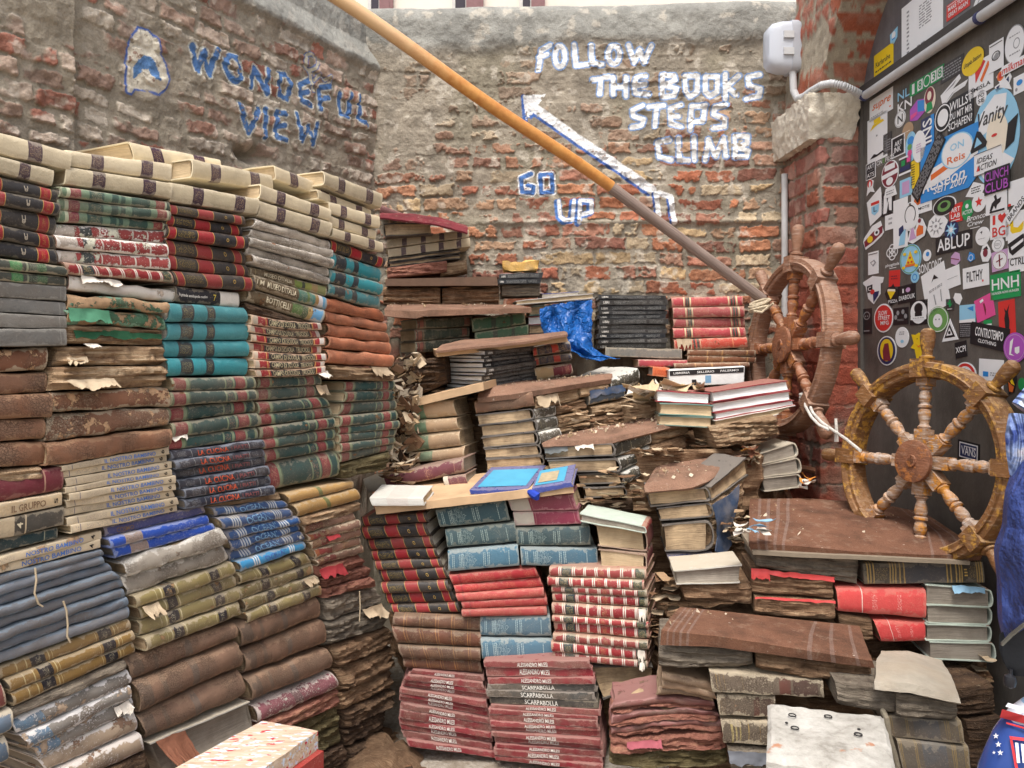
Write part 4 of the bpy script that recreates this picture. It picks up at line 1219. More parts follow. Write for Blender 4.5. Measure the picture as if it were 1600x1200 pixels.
ST['tancurl'] = style(book_mat("tan_curled_cover", (136, 108, 84), wear=.4, dirt=.5, wearc=(170, 146, 120)), None, PAPERO, R=.5, worn=.003)
ST['plastic'] = style(book_mat("grey_plastic_box", (132, 132, 126), [(.0, .05, (160, 160, 150))], wear=.3, dirt=.2, rough=.25), None, PAPERG, R=.1, flatp=5)
ST['orangebox'] = style(book_mat("orange_box", (226, 104, 44), wear=.15, dirt=.05), None, PAPERG, (PRR,), [("IL CODICE", .12, .3, .88, .75)], R=.08, flatp=6)
ST['rosebk'] = style(book_mat("rose_thin_cover", (176, 60, 72), wear=.3, dirt=.1, rough=.35), None, PAPERT, R=.15)
ST['bluered'] = style(book_mat("blue_grey_worn", (96, 116, 136), wear=.5, dirt=.4), None, PAPERG, R=.4)
ST['redside'] = style(book_mat("dark_red_worn", (132, 46, 50), wear=.4, dirt=.3), None, PAPERG, R=.3)
ST['strips'] = style(book_mat("black_and_white_cover", (236, 234, 230), wear=.05, dirt=.05), None, PAPERW, (INK, plain("sky_print", (120, 160, 190))), None, R=.06, flatp=6)

ORD = ["top", "second", "third", "fourth", "fifth", "sixth", "seventh", "eighth", "ninth", "tenth", "eleventh", "twelfth", "thirteenth", "fourteenth", "fifteenth", "sixteenth", "seventeenth", "eighteenth"]
BOOKS = []
_seed = [100]
def lerp_pts(pts, n):
	"""n+1 boundary points from a list (given ones kept if already n+1)"""
	pts = [np.array(p, float) for p in pts]
	if len(pts) == n + 1:
		return pts
	jr = random.Random(n * 31 + int(pts[0][0] // 400))
	jt = [0.0] + [jr.uniform(-.2, .2) if n < 14 else jr.uniform(-.28, .28) for _ in range(n - 1)] + [0.0]
	t = (np.arange(n + 1) + jt) / n * (len(pts) - 1)
	return [pts[min(int(x), len(pts) - 2)] * (1 - (x - min(int(x), len(pts) - 2))) + pts[min(int(x), len(pts) - 2) + 1] * (x - min(int(x), len(pts) - 2)) for x in t]
def place(plane, q4, st, what, where, mode='spine', D=.19, group=None, gap=.05, out=0.0, sag=0.0, skew=0.0, up=0.0, amp=.011, name="book", text=None, seed=None, flaps=(), label=None, extra=None, cat="book", jit=1.0):
	"""one book whose face fills the photo quad q4 (TL, TR, BR, BL) of a stack's plane"""
	_seed[0] += 1
	sd = seed or _seed[0]
	r = random.Random(sd)
	Q = [plane.at(*p) for p in q4]
	mid = [(Q[0] + Q[3]) / 2, (Q[1] + Q[2]) / 2]
	Q = [Q[0] + (Q[3] - Q[0]) * gap * .5, Q[1] + (Q[2] - Q[1]) * gap * .5, Q[2] + (Q[1] - Q[2]) * gap * .5, Q[3] + (Q[0] - Q[3]) * gap * .5]
	e = (Q[1] - Q[0]); e = e / np.linalg.norm(e)
	sh = r.uniform(-.005, .005) * jit
	o = out + r.uniform(-.011, .006) * jit
	tl = r.uniform(-.0016, .0016) * jit
	Q = [q + e * sh + plane.n * (o + (tl * 3 if i_ in (1, 2) else -tl * 3)) + UPV * (tl if i_ in (1, 2) else -tl) * .6 for i_, q in enumerate(Q)]
	bx = Box(Q, plane.n, D, sag, skew, up)
	if not isinstance(st, str):
		ob = make_rotten(name if name != "book" else "decayed_book", bx, st, amp, sd)
	else:
		s_ = ST[st]
		ob = make_book(name, bx, mode, s_['mats'], seed=sd, text=text if text is not None else s_['text'], extra=extra or s_.get('extra', ()), **s_['kw'])
	for k, fl in enumerate(flaps):
		flap(ob, bx, *fl[:5], fl[5], sd + k, *fl[6:])
	lab = label or (what + " " + where).strip()
	tag(ob, lab, cat, group)
	BOOKS.append(ob)
	return ob, bx
def stack(plane, left, right, sts, what, where, group=None, **kw):
	"""a stack of books: left and right boundary points top to bottom, one style per book"""
	n = len(sts)
	l, r = lerp_pts(left, n), lerp_pts(right, n)
	whats = what if isinstance(what, list) else [what] * n
	res = []
	fl = kw.pop('flapsat', {})
	for i in range(n):
		s_, m = sts[i], kw.get('mode', 'spine')
		if n == 1:
			pos = ""
		elif i == n - 1:
			pos = "bottom " if n > 2 else "lower "
		elif i == 0:
			pos = "top " if n > 2 else "upper "
		else:
			pos = ORD[i] + " from top "
		res.append(place(plane, (l[i], r[i], r[i + 1], l[i + 1]), s_, whats[i] + (", " + pos.strip() if pos else ""), where, group=group, flaps=fl.get(i, ()), **kw))
	return res

# ------------------------------------------------------------------ the tall stacks along the left wall (spines in one receding plane)
LB = Plane(172, 1.46, _k)
class Shift(Plane):
	def __init__(s, pl, out):
		s.p, s.d, s.n = pl.p + pl.n * out, pl.d, pl.n
LBK = Shift(LB, -.09)
R5 = ['blackred'] * 5
place(LB, [(-60, 184), (113, 236), (112, 268), (-60, 222)], 'cream1', "cream volume with one purple label,", "topmost of the stack at the left edge", group="cream volumes on the left stacks")
place(LB, [(-60, 226), (91, 265), (86, 291), (-60, 254)], 'cream1', "cream volume with one purple label,", "lying directly on the black emblem volumes", group="cream volumes on the left stacks")
stack(LB, [(-62, 258), (-62, 283), (-62, 308), (-62, 338), (-62, 365), (-62, 390)], [(88, 296), (88, 316), (85, 337), (84, 367), (88, 391), (92, 415)], ['blackred0'] * 5, "black volume with emblem and red label", "of the left edge stack", "black and red encyclopedia volumes")
stack(LB, [(-60, 393), (-60, 413), (-60, 432)], [(103, 418), (107, 433), (108, 448)], ['taped'] * 2, "dark green volume mended with green tape", "above the grey slipcases", "green taped volumes")
stack(LB, [(-60, 431), (-60, 459), (-60, 484), (-60, 511), (-60, 543)], [(100, 448), (100, 472), (103, 494), (105, 514), (106, 541)], ['slip'] * 4, "plain grey slipcase volume", "of the grey ones left of the mossy book", "grey slipcase volumes")
stack(LB, [(-60, 547), (-60, 584), (-60, 619), (-60, 657), (-60, 697), (-60, 737)], [(84, 543), (78, 581), (78, 614), (79, 652), (79, 687), (76, 726)], ['leathert', 'leather', 'leather', 'leather', 'leather'], "thick brown leather volume", "of the leather stack at left edge", "brown leather volumes", sag=.0)
place(LB, [(-60, 742), (72, 729), (70, 752), (-60, 764)], RP, "ragged pale wad of rotten pages", "jammed above the maroon volume at left", amp=.009)
place(LB, [(-60, 764), (100, 729), (101, 768), (-60, 800)], 'maroon', "maroon cloth volume", "between rotten pages and the tan IL GRUPPO spine")
place(LB, [(-60, 800), (102, 768), (102, 790), (-60, 822)], 'gruppo', "tan spine lettered IL GRUPPO in brown capitals", "at the left edge")
place(LB, [(-60, 823), (102, 791), (100, 822), (-60, 857)], 'four', "cream and black spine with a number 4 panel", "under IL GRUPPO")
place(LB, [(-60, 858), (100, 823), (99, 842), (-60, 884)], 'dkteal', "dark teal volume", "just above the two slanting NOSTRO BAMBINO spines")
place(LB, [(-60, 886), (158, 829), (158, 843), (-60, 900)], 'nostroR', "peach spine numbered 4, upper of the pair", "lying on the grey blue volumes", group="IL NOSTRO BAMBINO volumes")
place(LB, [(-60, 901), (156, 844), (157, 858), (-60, 914)], 'nostroR', "torn peach spine, lower of the pair", "lying on the grey blue volumes", group="IL NOSTRO BAMBINO volumes", flaps=[(.3, .5, .6, 1.6, .02, SCRAP)])
gl = [(-60, 915), (-60, 932), (-60, 951), (-60, 969), (-60, 988), (-60, 1007), (-60, 1025), (-60, 1043), (-60, 1063)]
gr = [(160, 859), (164, 868), (171, 881), (178, 893), (190, 904), (196, 918), (200, 933), (202, 949), (203, 967)]
stack(LB, gl, gr, ['greyblue'] * 8, "round backed grey blue cloth volume", "of the eight grey ones bottom left", "grey blue cloth volumes")
stack(LB, [(4, 1044), (10, 1064), (18, 1085), (24, 1106)], [(203, 968), (207, 986), (210, 1003), (213, 1021)], ['goldblk'] * 3, "ochre volume with two black labels", "below the grey blue volumes", "ochre volumes with black labels")
stack(LB, [(14, 1111), (24, 1127), (36, 1149), (52, 1169), (66, 1190), (82, 1210), (98, 1236), (116, 1262)], [(202, 1030), (204, 1047), (208, 1070), (211, 1090), (215, 1114), (220, 1145), (228, 1176), (236, 1206)],
      [RG, 'worn', 'worn', 'worn', 'wornt', 'wornt', RD], ["swollen grey strip of pages", "flaking blue and white spine", "flaking blue and white spine", "flaking blue and white spine", "worn tan spine", "worn tan spine", "dark rotten book"], "of the worn bottom left stack", "worn volumes at the bottom left", amp=.006, flapsat={1: [(.5, .35, .75, 1.1, .015, SCRAPB)], 3: [(.06, .1, .25, 1.2, .012, SCRAPL), (.75, .05, .98, .9, .012, SCRAPW)]})
stack(LB, [(-90, 1092), (-90, 1160), (-90, 1205), (-90, 1250)], [(2, 1062), (14, 1108), (12, 1146), (18, 1190)], ['redside', 'bluered', 'bluered'], ["dark red book", "blue grey book", "blue grey book"], "of three cut off by the left bottom corner")
place(LB, [(113, 231), (271, 255), (270, 284), (111, 257)], 'cream', "cream volume with two purple labels,", "below the back row, second column", group="cream volumes on the left stacks")
place(LB, [(108, 258), (268, 286), (266, 312), (106, 288)], 'cream', "cream volume with two purple labels,", "resting on the green banded books", group="cream volumes on the left stacks")
place(LBK, [(206, 221), (352, 247), (356, 272), (216, 252)], 'cream', "cream volume with open page end,", "highest in the back row of the left stacks", group="cream volumes on the left stacks")
stack(LB, [(88, 291), (88, 307), (88, 327), (88, 347)], [(263, 314), (262, 330), (262, 346), (262, 359)], ['greenband'] * 3, "green volume with pale gilt bands", "of three under the cream books", "green gilt banded volumes")
stack(LB, [(82, 348), (86, 368), (92, 388), (96, 410), (104, 428)], [(264, 359), (263, 380), (265, 402), (267, 423), (272, 441)], ['redbandw', 'redbandw', 'redbandw', 'redband'], "red volume with white lines", "under the green banded books", "red volumes with white lines on the left", flapsat={0: [(.78, -.1, .99, .9, .02, SCRAP), (.0, .1, .1, 1., .015, SCRAP)], 1: [(.0, -.1, .2, .9, .01, SCRAPW)]})
place(LB, [(109, 431), (280, 452), (277, 472), (108, 454)], 'tornwhite', "book with its spine torn off to bare white", "above the mossy green cover", flaps=[(.02, -.1, .5, .5, .012, SCRAPW), (.5, -.05, .98, .4, .012, SCRAPW)])
stack(LB, [(103, 459), (104, 481), (107, 506), (112, 538)], [(258, 472), (258, 488), (263, 513), (266, 540)], ['grrot', 'grrot', RP], ["rotten book in green mossy cover", "rotten book in green mossy cover", "pale rotten book with green threads"], "left of the teal volumes", "green rotten books", flapsat={1: [(.0, .0, .38, .95, .02, plain("torn_green_cloth", (80, 134, 104), .85, .35))], 2: [(.05, .25, .6, .75, .012, plain("torn_green_cloth2", (40, 86, 58), .85, .4)), (.5, .3, .95, .7, .01, plain("torn_green_cloth2", (40, 86, 58), .85, .4))]}, amp=.008)
stack(LB, [(96, 541), (88, 573), (82, 612)], [(268, 540), (266, 570), (264, 604)], [RP, RP], "thick coverless book with pale rotting edge", "left of the lower teal volumes", "pale rotting books", flapsat={0: [(.02, .55, .25, 1.02, .02, SCRAP), (.15, -.12, .3, .12, .02, SCRAPW)], 1: [(.0, .55, .55, 1., .03, SCRAP)]})
stack(LB, [(81, 613), (83, 645), (78, 692), (78, 728)], [(265, 604), (268, 636), (268, 668), (266, 698)], ['leathert', 'leathert', 'leather'], "big leather volume with curling torn cover", "above the NOSTRO BAMBINO set", "brown leather volumes", D=.22, flapsat={1: [(.55, .0, .98, .8, .025, SCRAPB), (.05, .0, .55, .35, .02, SCRAPB)]})
stack(LB, [(99, 727), (100, 736), (101, 748), (104, 761), (104, 771), (104, 783), (106, 795), (106, 808), (108, 822), (108, 835)], [(267, 697), (268, 709), (269, 721), (269, 733), (270, 743), (270, 755), (272, 766), (276, 777), (279, 789), (279, 800)], ['nostro'] * 9, "peach spine lettered IL NOSTRO BAMBINO", "of the nine peach ones", "IL NOSTRO BAMBINO volumes", gap=.07)
stack(LB, [(169, 824), (172, 841), (176, 857), (180, 875)], [(322, 790), (328, 804), (331, 818), (335, 831)], ['bluedk', 'blue', 'blue'], "glossy blue cover scuffed along its edge", "of three under the peach set", "glossy blue covers")
stack(LB, [(189, 877), (198, 901), (205, 934)], [(338, 827), (349, 853), (357, 878)], ['whitet', 'whitet'], "grey white book with torn wrinkled spine", "under the glossy blue covers", "grey white torn books", flapsat={0: [(.6, .2, .95, 1.25, .015, SCRAPW)], 1: [(.55, -.3, .78, .55, .02, SCRAPW)]})
stack(LB, [(213, 932), (219, 951), (225, 972), (227, 997), (230, 1019)], [(364, 878), (370, 899), (376, 918), (379, 940), (381, 962)], ['oliveblk'] * 4, "olive foil spine with black labels", "above the faded brown rolls", "olive foil volumes", flapsat={1: [(.0, .0, .2, .9, .03, SCRAP)]})
for i, (q) in enumerate([[(205, 1029), (373, 973), (376, 999), (214, 1066)], [(210, 1069), (373, 1003), (382, 1044), (219, 1117)], [(221, 1120), (382, 1048), (389, 1092), (236, 1157)]]):
	place(LB, q, 'brownv', "faded brown leather volume, " + ["upper", "middle", "lowest"][i] + " of three", "beside the white page block", group="faded brown leather volumes", D=.22)
place(LB, [(236, 1160), (392, 1095), (402, 1142), (262, 1216)], 'gpage', "open book showing white and yellowed page edges", "behind the paint flecked box", mode='fore', flaps=[(.0, .0, .35, 1., .05, SCRAPB)])
place(LB, [(262, 1219), (402, 1144), (404, 1160), (275, 1236)], 'bluered', "thin blue edged book", "under the white page block")
place(LBK, [(272, 252), (402, 275), (404, 303), (272, 283)], 'cream', "cream volume with faded labels,", "middle of the back row above the black volumes", group="cream volumes on the left stacks", out=.05)
place(LB, [(272, 283), (406, 311), (403, 337), (270, 315)], 'cream', "cream volume with two purple labels,", "resting on the black and red volumes", group="cream volumes on the left stacks")
stack(LB, [(262, 318), (262, 333), (261, 351), (259, 371), (264, 397), (268, 421), (276, 446)], [(378, 338), (380, 352), (384, 370), (386, 390), (392, 412), (396, 433), (398, 455)], ['blackred'] * 6, "black volume with three red labels", "left of the frayed white rolls", "black and red encyclopedia volumes")
place(LB, [(278, 447), (381, 456), (382, 481), (277, 472)], 'grande', "black spine with white torn end numbered 7", "on top of the teal set")
stack(LB, [(266, 473), (265, 504), (265, 532), (266, 559), (267, 589)], [(388, 479), (393, 504), (394, 532), (395, 558), (395, 587)], ['teal'] * 4, "bright teal volume with two black bands", "left of CAMPO DI SCUOLA", "teal volumes with black bands", D=.2)
stack(LB, [(267, 590), (268, 612), (270, 636), (270, 661), (270, 685), (270, 704)], [(398, 588), (401, 608), (403, 625), (404, 645), (406, 667), (408, 687)], ['greenred', 'greenred', 'greenred', 'greenred', 'greenred'], "dark green volume with red labels", "between teal set and LA CUCINA set", "dark green volumes with red labels", flapsat={3: [(.0, .1, .28, .95, .012, SCRAP)], 4: [(.0, -.2, .2, .3, .012, SCRAPW)]})
stack(LB, [(268, 705), (271, 720), (276, 735), (280, 750), (284, 765), (287, 780), (290, 796)], [(409, 687), (414, 700), (417, 713), (419, 728), (423, 743), (425, 758), (427, 772)], ['cucina'] * 6, "navy spine lettered LA CUCINA in orange", "of the LA CUCINA set", "LA CUCINA volumes", gap=.08)
place(LB, [(336, 788), (449, 769), (450, 781), (333, 793)], RP, "pale strip of torn pages", "squeezed between LA CUCINA and OCEANI sets", amp=.006)
stack(LB, [(333, 792), (340, 808), (348, 829), (357, 845), (362, 862), (369, 879), (378, 895)], [(449, 781), (455, 793), (463, 807), (469, 819), (474, 831), (481, 844), (483, 858)], ['oceani', 'oceani', 'oceani', 'oceani', 'oceani', 'oceanl'], "blue spine lettered OCEANI", "of the slumping OCEANI set", "OCEANI volumes", flapsat={5: [(.5, -.1, .7, .6, .01, SCRAPL)]})
stack(LB, [(374, 896), (378, 918), (383, 938), (387, 957), (393, 973)], [(480, 864), (495, 881), (498, 899), (505, 914), (508, 931)], ['oliveblk'] * 4, "olive foil spine with black labels", "under the OCEANI set", "olive foil volumes", flapsat={2: [(.75, .0, .98, .9, .015, SCRAP)], 0: [(.78, -.2, .95, .5, .012, SCRAPL)]})
for i, (q) in enumerate([[(377, 976), (507, 933), (509, 967), (387, 1014)], [(387, 1018), (509, 969), (515, 1009), (390, 1057)], [(389, 1060), (514, 1012), (521, 1046), (398, 1098)]]):
	place(LB, q, 'brownv', "faded brown leather volume, " + ["upper", "middle", "lowest"][i] + " of three", "above the pink flaking spine", group="faded brown leather volumes", D=.22)
place(LB, [(398, 1104), (519, 1050), (531, 1076), (409, 1131)], 'pink', "pink spine flaking to white", "behind the paint flecked box")
stack(LB, [(409, 1132), (418, 1152), (424, 1178), (430, 1204), (436, 1230)], [(531, 1078), (534, 1104), (536, 1134), (538, 1164), (540, 1194)], [RR, RGR, RGR, RD], ["reddish rotten book", "greenish rotten book", "greenish rotten book", "dark rotten book"], "under the pink flaking spine", "rotten books under the pink spine", amp=.009)
place(LBK, [(402, 262), (508, 300), (510, 320), (405, 286)], 'cream', "cream volume with faded labels,", "second row, above the frayed white rolls", group="cream volumes on the left stacks", out=.06)
place(LB, [(408, 286), (517, 325), (516, 346), (406, 310)], 'cream', "cream volume with two purple labels,", "upper of two resting on the frayed white rolls", group="cream volumes on the left stacks")
place(LB, [(407, 312), (518, 348), (513, 371), (404, 338)], 'cream', "cream volume with two purple labels,", "lower of two resting on the frayed white rolls", group="cream volumes on the left stacks")
stack(LB, [(402, 341), (396, 357), (391, 369), (390, 382), (391, 397), (398, 413)], [(519, 375), (521, 390), (519, 405), (518, 419), (518, 432), (517, 445)], ['roll'] * 5, "frayed roll of bare pale cloth", "of the five beside the black volumes", "frayed white rolls", flapsat={0: [(.02, -.15, .95, .7, .02, SCRAP)], 4: [(.0, .3, .35, 1.5, .02, SCRAPW), (.65, .4, .98, 1.4, .012, SCRAPW)]})
stack(LB, [(398, 414), (397, 428), (394, 448), (392, 470)], [(512, 447), (511, 463), (510, 484), (504, 508)], ['museo2', 'museo', 'museo3'], ["brown spine with green landscape end", "brown spine with teal painted end", "brown spine with blue painted end"], "of the art books under frayed rolls", "art book volumes")
place(LB, [(386, 471), (504, 509), (502, 516), (391, 490)], RD, "dark rotten wedge", "between the art books and CAMPO DI SCUOLA set", amp=.006)
stack(LB, [(391, 490), (391, 507), (393, 520), (394, 533), (395, 547), (395, 561), (397, 576), (400, 589)], [(496, 504), (500, 516), (505, 528), (506, 540), (506, 552), (508, 563), (507, 572), (507, 584)], ['campo'] * 7, "crimson spine with black CAMPO DI SCUOLA panel", "of that set of seven", "CAMPO DI SCUOLA volumes", sag=.004, gap=.08)
stack(LB, [(407, 590), (407, 607), (408, 628), (409, 648), (411, 667), (412, 687), (416, 704), (421, 723), (430, 770)], [(503, 585), (506, 602), (508, 620), (520, 636), (524, 652), (525, 669), (527, 686), (530, 703), (536, 747)], ['greenred'] * 8, "dark green volume with red labels", "of the eight under CAMPO DI SCUOLA", "dark green volumes with red labels", flapsat={0: [(.9, -.3, 1.15, .6, .03, SCRAPW)], 1: [(.85, 0, 1.1, 1., .02, SCRAP)]})
stack(LB, [(450, 771), (459, 787), (468, 808)], [(554, 750), (557, 763), (564, 782)], ['mustard'] * 2, "mustard cloth roll", "left of the white paperback", "mustard cloth volumes")
place(LB, [(468, 809), (564, 783), (567, 797), (474, 822)], RP, "pale crumbling layer of pages", "under the two mustard volumes", amp=.007)
stack(LB, [(476, 822), (480, 835), (484, 847), (489, 859), (494, 874), (498, 885)], [(556, 799), (559, 812), (561, 826), (564, 839), (566, 852), (569, 865)], ['redbrown'] * 5, "worn reddish spine with peeling end", "left of the black and red stack", "worn reddish spines", flapsat={1: [(.45, -.1, .7, .8, .012, SCRAP)], 2: [(.3, -.1, .55, .4, .012, plain("torn_red", (170, 60, 64), .8, .3))]})
stack(LB, [(497, 886), (503, 904), (508, 920), (511, 935)], [(570, 866), (578, 884), (584, 900), (588, 916)], [RR, RR, RR], "shredded reddish rotten book", "left of the lower black volumes", "shredded reddish books", amp=.01, flapsat={0: [(.0, .2, .5, 1.2, .02, plain("torn_red", (170, 60, 64), .8, .3))], 2: [(.5, -.3, .9, .5, .02, SCRAP)]})
stack(LB, [(509, 936), (515, 973), (520, 1013), (533, 1048), (541, 1083)], [(590, 916), (604, 943), (613, 980), (619, 1008), (625, 1040)], [RG, RG, RB, RB], "big mouldy half eaten book", "left of the brown ribbed volumes", "big mouldy books", amp=.013, flapsat={0: [(.4, .0, .95, .5, .03, SCRAP)], 1: [(.5, -.1, .98, .45, .03, SCRAP)], 3: [(.0, .0, .5, .5, .015, SCRAP)]})
stack(LB, [(536, 1086), (540, 1112), (544, 1142), (548, 1172), (552, 1205)], [(622, 1046), (620, 1076), (614, 1106), (606, 1140), (598, 1178)], [RB, RD, RD, RD], "blackened rotting mass of a book", "above the debris heap on the ground", "blackened rotting books", amp=.014)
place(LB, [(505, 266), (600, 300), (598, 325), (505, 290)], 'cream', "cream volume with two purple labels,", "topmost at the corner, its tan page end showing", group="cream volumes on the left stacks")
place(LB, [(503, 295), (591, 326), (590, 337), (505, 311)], 'cream', "cream volume almost hidden,", "just under the topmost corner volume", group="cream volumes on the left stacks", out=-.02)
for i, q in enumerate([[(518, 313), (593, 338), (593, 358), (518, 333)], [(518, 335), (593, 360), (593, 375), (518, 353)], [(517, 355), (596, 378), (596, 394), (517, 371)]]):
	place(LB, q, 'cream', "cream volume with two purple labels,", ["third", "fourth", "lowest"][i] + " from top in the corner stack", group="cream volumes on the left stacks")
place(LB, [(520, 372), (607, 402), (604, 418), (520, 391)], 'blackred', "single black volume with red labels", "on top of the worn teal volumes", group="black and red encyclopedia volumes")
stack(LB, [(521, 392), (520, 419), (516, 441), (515, 461)], [(603, 418), (602, 441), (598, 461), (599, 484)], ['tealw'] * 3, "worn teal volume with black bands", "above the orange tan leather rolls", "teal volumes with black bands", flapsat={0: [(.4, .1, .55, .8, .012, SCRAPB)]})
stack(LB, [(510, 464), (510, 485), (514, 504), (516, 525), (515, 544), (514, 567)], [(601, 484), (607, 503), (608, 518), (612, 535), (614, 554), (613, 574)], ['orange'] * 5, "rounded orange tan leather volume", "of five right of CAMPO DI SCUOLA", "orange tan leather volumes")
place(LB, [(514, 570), (614, 576), (620, 596), (527, 594)], RP, "peeling rotten book with a white flap", "under the orange tan leather volumes", amp=.008, flaps=[(.55, -.1, .95, .9, .02, SCRAP), (.0, -.2, .3, .6, .02, SCRAPW)])
stack(LB, [(545, 596), (543, 612), (540, 629), (533, 650), (531, 667), (531, 679), (531, 693), (532, 708), (533, 724)], [(622, 594), (622, 610), (620, 625), (621, 641), (622, 657), (622, 670), (620, 682), (620, 693), (617, 704)], ['greenred'] * 8, "dark green volume with red labels", "beside the debris filled corner", "dark green volumes with red labels", flapsat={0: [(.0, -.1, .12, 1.2, .03, SCRAP)], 1: [(.0, -.2, .1, 1., .03, SCRAPB)]})
place(LB, [(534, 725), (614, 705), (604, 736), (540, 749)], RGR, "mossy olive rotten book", "at the foot of the dark green volumes", amp=.009)
def core(name, pts, z0, z1, mat, amp=.03):
	bm = bmesh.new()
	n = len(pts)
	lo = [bm.verts.new((p[0], p[1], z0)) for p in pts]
	hi = [bm.verts.new((p[0], p[1], z1)) for p in pts]
	bm.faces.new(lo[::-1]); bm.faces.new(hi)
	for i in range(n):
		bm.faces.new((lo[i], lo[(i + 1) % n], hi[(i + 1) % n], hi[i]))
	bmesh.ops.recalc_face_normals(bm, faces=bm.faces)
	bmesh.ops.triangulate(bm, faces=bm.faces)
	for k in range(9):
		es = [e for e in bm.edges if e.calc_length() > .022]
		if not es or len(bm.verts) > 60000:
			break
		bmesh.ops.subdivide_edges(bm, edges=es, cuts=1)
		bmesh.ops.triangulate(bm, faces=[f for f in bm.faces if len(f.verts) > 3])
	bm.normal_update()
	P = np.array([v.co[:] for v in bm.verts]); N = np.array([v.normal[:] for v in bm.verts])
	zz = P[:, 2] + .01 * fbm(P * 15, 2, 4)
	row = np.floor(zz / .032)
	h = _hash(row, np.floor(P[:, 0] / .17 + row * .37), np.floor(P[:, 1] / .17 + row * .61), 5)
	d = amp * (h - .9) + .012 * (vnoise(np.stack([P[:, 0] * 12, P[:, 1] * 12, zz * 190], -1), 8) - .5) + .02 * (fbm(P * 25, 3, 9) - .5)
	P = P + N * d[:, None]
	P[:, 2] = np.minimum(P[:, 2], z1 - .001)
	bm.verts.index_update()
	mb = MB()
	mb.add(P, [[v.index for v in f.verts] for f in bm.faces], 0, [(p[0] + p[1], p[2]) for p in P])
	bm.free()
	return mb.build(name, [mat])
DARK = RB
a0, a1 = LB.p + LB.d * -.55, LB.p + LB.d * .86
b0, b1 = a0 - LB.n * .215, a1 - LB.n * .215
tag(core("book_fill", [b0[:2], b1[:2], (b1 - LB.n * .22)[:2], (b0 - LB.n * .22)[:2]], 0, 1.30, DARK), "added dark fill of old books closing the gaps behind the left stacks", "book pile")  # added backing: stops light leaking, so gaps between the spines look dark
a0, a1 = LB.p + LB.d * -.60, LB.p + LB.d * .93
p0, p1 = a0 - LB.n * .012, a1 - LB.n * .012
mbx = core("book_plinth", [p0[:2], p1[:2], (p1 - LB.n * .3)[:2], (p0 - LB.n * .3)[:2]], 0.0, .02, DARK)
mbx["kind"] = "structure"

# ------------------------------------------------------------------ the middle pile and the steps made of books
def PP(u, y, yaw): return Plane(u, y, yaw)
CF = PP(700, 2.15, 0)
stack(PP(612, 2.19, -8), [(560, 808), (612, 962)], [(662, 801), (719, 959)], ['blackred'] * 9, "black volume with red labels", "of the nine under the plank", "black and red encyclopedia volumes", D=.17)
stack(CF, [(612, 964), (611, 980), (620, 1007), (630, 1030), (634, 1046)], [(750, 967), (750, 990), (750, 1014), (750, 1034), (755, 1056)], ['brownleath'] * 4, "brown ribbed leather volume", "above the left crimson catalogues", "brown ribbed leather volumes", D=.17)
ml = lerp_pts([(645, 1047), (628, 1070), (624, 1092), (622, 1128), (638, 1166)], 13)
mr = lerp_pts([(756, 1058), (762, 1090), (764, 1118), (768, 1150), (774, 1184)], 13)
stack(CF, ml, mr, ['milesi'] * 13, "thin dusty crimson catalogue", "in the left set on the ground", "dusty crimson catalogues", D=.17, gap=.03)
m2 = ['milesi'] * 3 + ['scarp', 'scarp', 'scarpk'] + ['milesi'] * 10
ml = lerp_pts([(754, 1032), (763, 1095), (770, 1140), (776, 1188)], 16)
mr = lerp_pts([(920, 1032), (934, 1102), (940, 1150), (945, 1206)], 16)
wm = ["thin dusty crimson catalogue"] * 3 + ["grey dusty catalogue lettered SCARPABOLLA", "grey dusty catalogue lettered SCARPABOLLA", "clean black catalogue lettered SCARPABOLLA"] + ["thin dusty crimson catalogue"] * 10
stack(PP(760, 2.12, -10), ml, mr, m2, wm, "in the right set on the ground", "dusty crimson catalogues", D=.17, gap=.03)
for q, s_, wh in (([(680, 796), (789, 779), (798, 816), (688, 827)], 'tealvol', "topmost of three right of the black volumes"), ([(693, 829), (802, 817), (809, 849), (697, 859)], 'tealvol', "middle of three right of the black volumes"),
                  ([(699, 861), (809, 851), (811, 886), (700, 896)], 'bluevol', "lowest of three, cracked and faded"), ([(807, 826), (922, 821), (924, 854), (809, 855)], 'tealvol', "under the two rose maroon volumes"),
                  ([(811, 855), (930, 855), (932, 887), (813, 885)], 'bluevol', "directly on the red volumes with white lines"), ([(751, 964), (860, 962), (862, 997), (751, 996)], 'bluevol', "upper of two over the dusty catalogues"), ([(748, 997), (861, 998), (863, 1032), (752, 1031)], 'bluevol', "lower of two over the dusty catalogues")):
	place(CF, q, s_, ("faded blue" if s_ == 'bluevol' else "dark blue green") + " volume with silver crest,", wh, group="crested blue volumes", D=.17)
stack(PP(800, 2.17, -10), [(790, 778), (798, 800), (802, 823)], [(892, 772), (900, 798), (905, 821)], ['pinkmar'] * 2, "rose maroon volume with white torn patch", "under the right end of the plank", "rose maroon volumes", D=.16)
stack(CF, [(703, 899), (710, 916), (714, 929), (719, 941), (723, 953), (725, 964)], [(838, 887), (845, 903), (851, 919), (853, 934), (855, 948), (857, 962)], ['red'] * 5, "plain bright red volume", "of five left of the white lined reds", "plain bright red volumes", D=.17)
stack(PP(860, 2.12, -17), [(855, 887), (866, 1031)], [(1007, 891), (1014, 1047)], ['redband', 'redband', 'redband', 'redband', 'redband', 'redband', 'redband', 'redband', 'redband', 'redband'], "red volume with white lines", "of the ten in the middle pile", "red volumes with white lines", D=.17,
      flapsat={4: [(.90, .0, 1., 1., .008, SCRAPW)], 5: [(.91, .0, 1., .95, .008, SCRAPW)], 6: [(.90, .05, 1., 1., .008, SCRAPW)], 8: [(.90, .0, 1., 1., .008, SCRAPW)], 9: [(.92, .1, .99, 1.2, .008, SCRAPW)]})
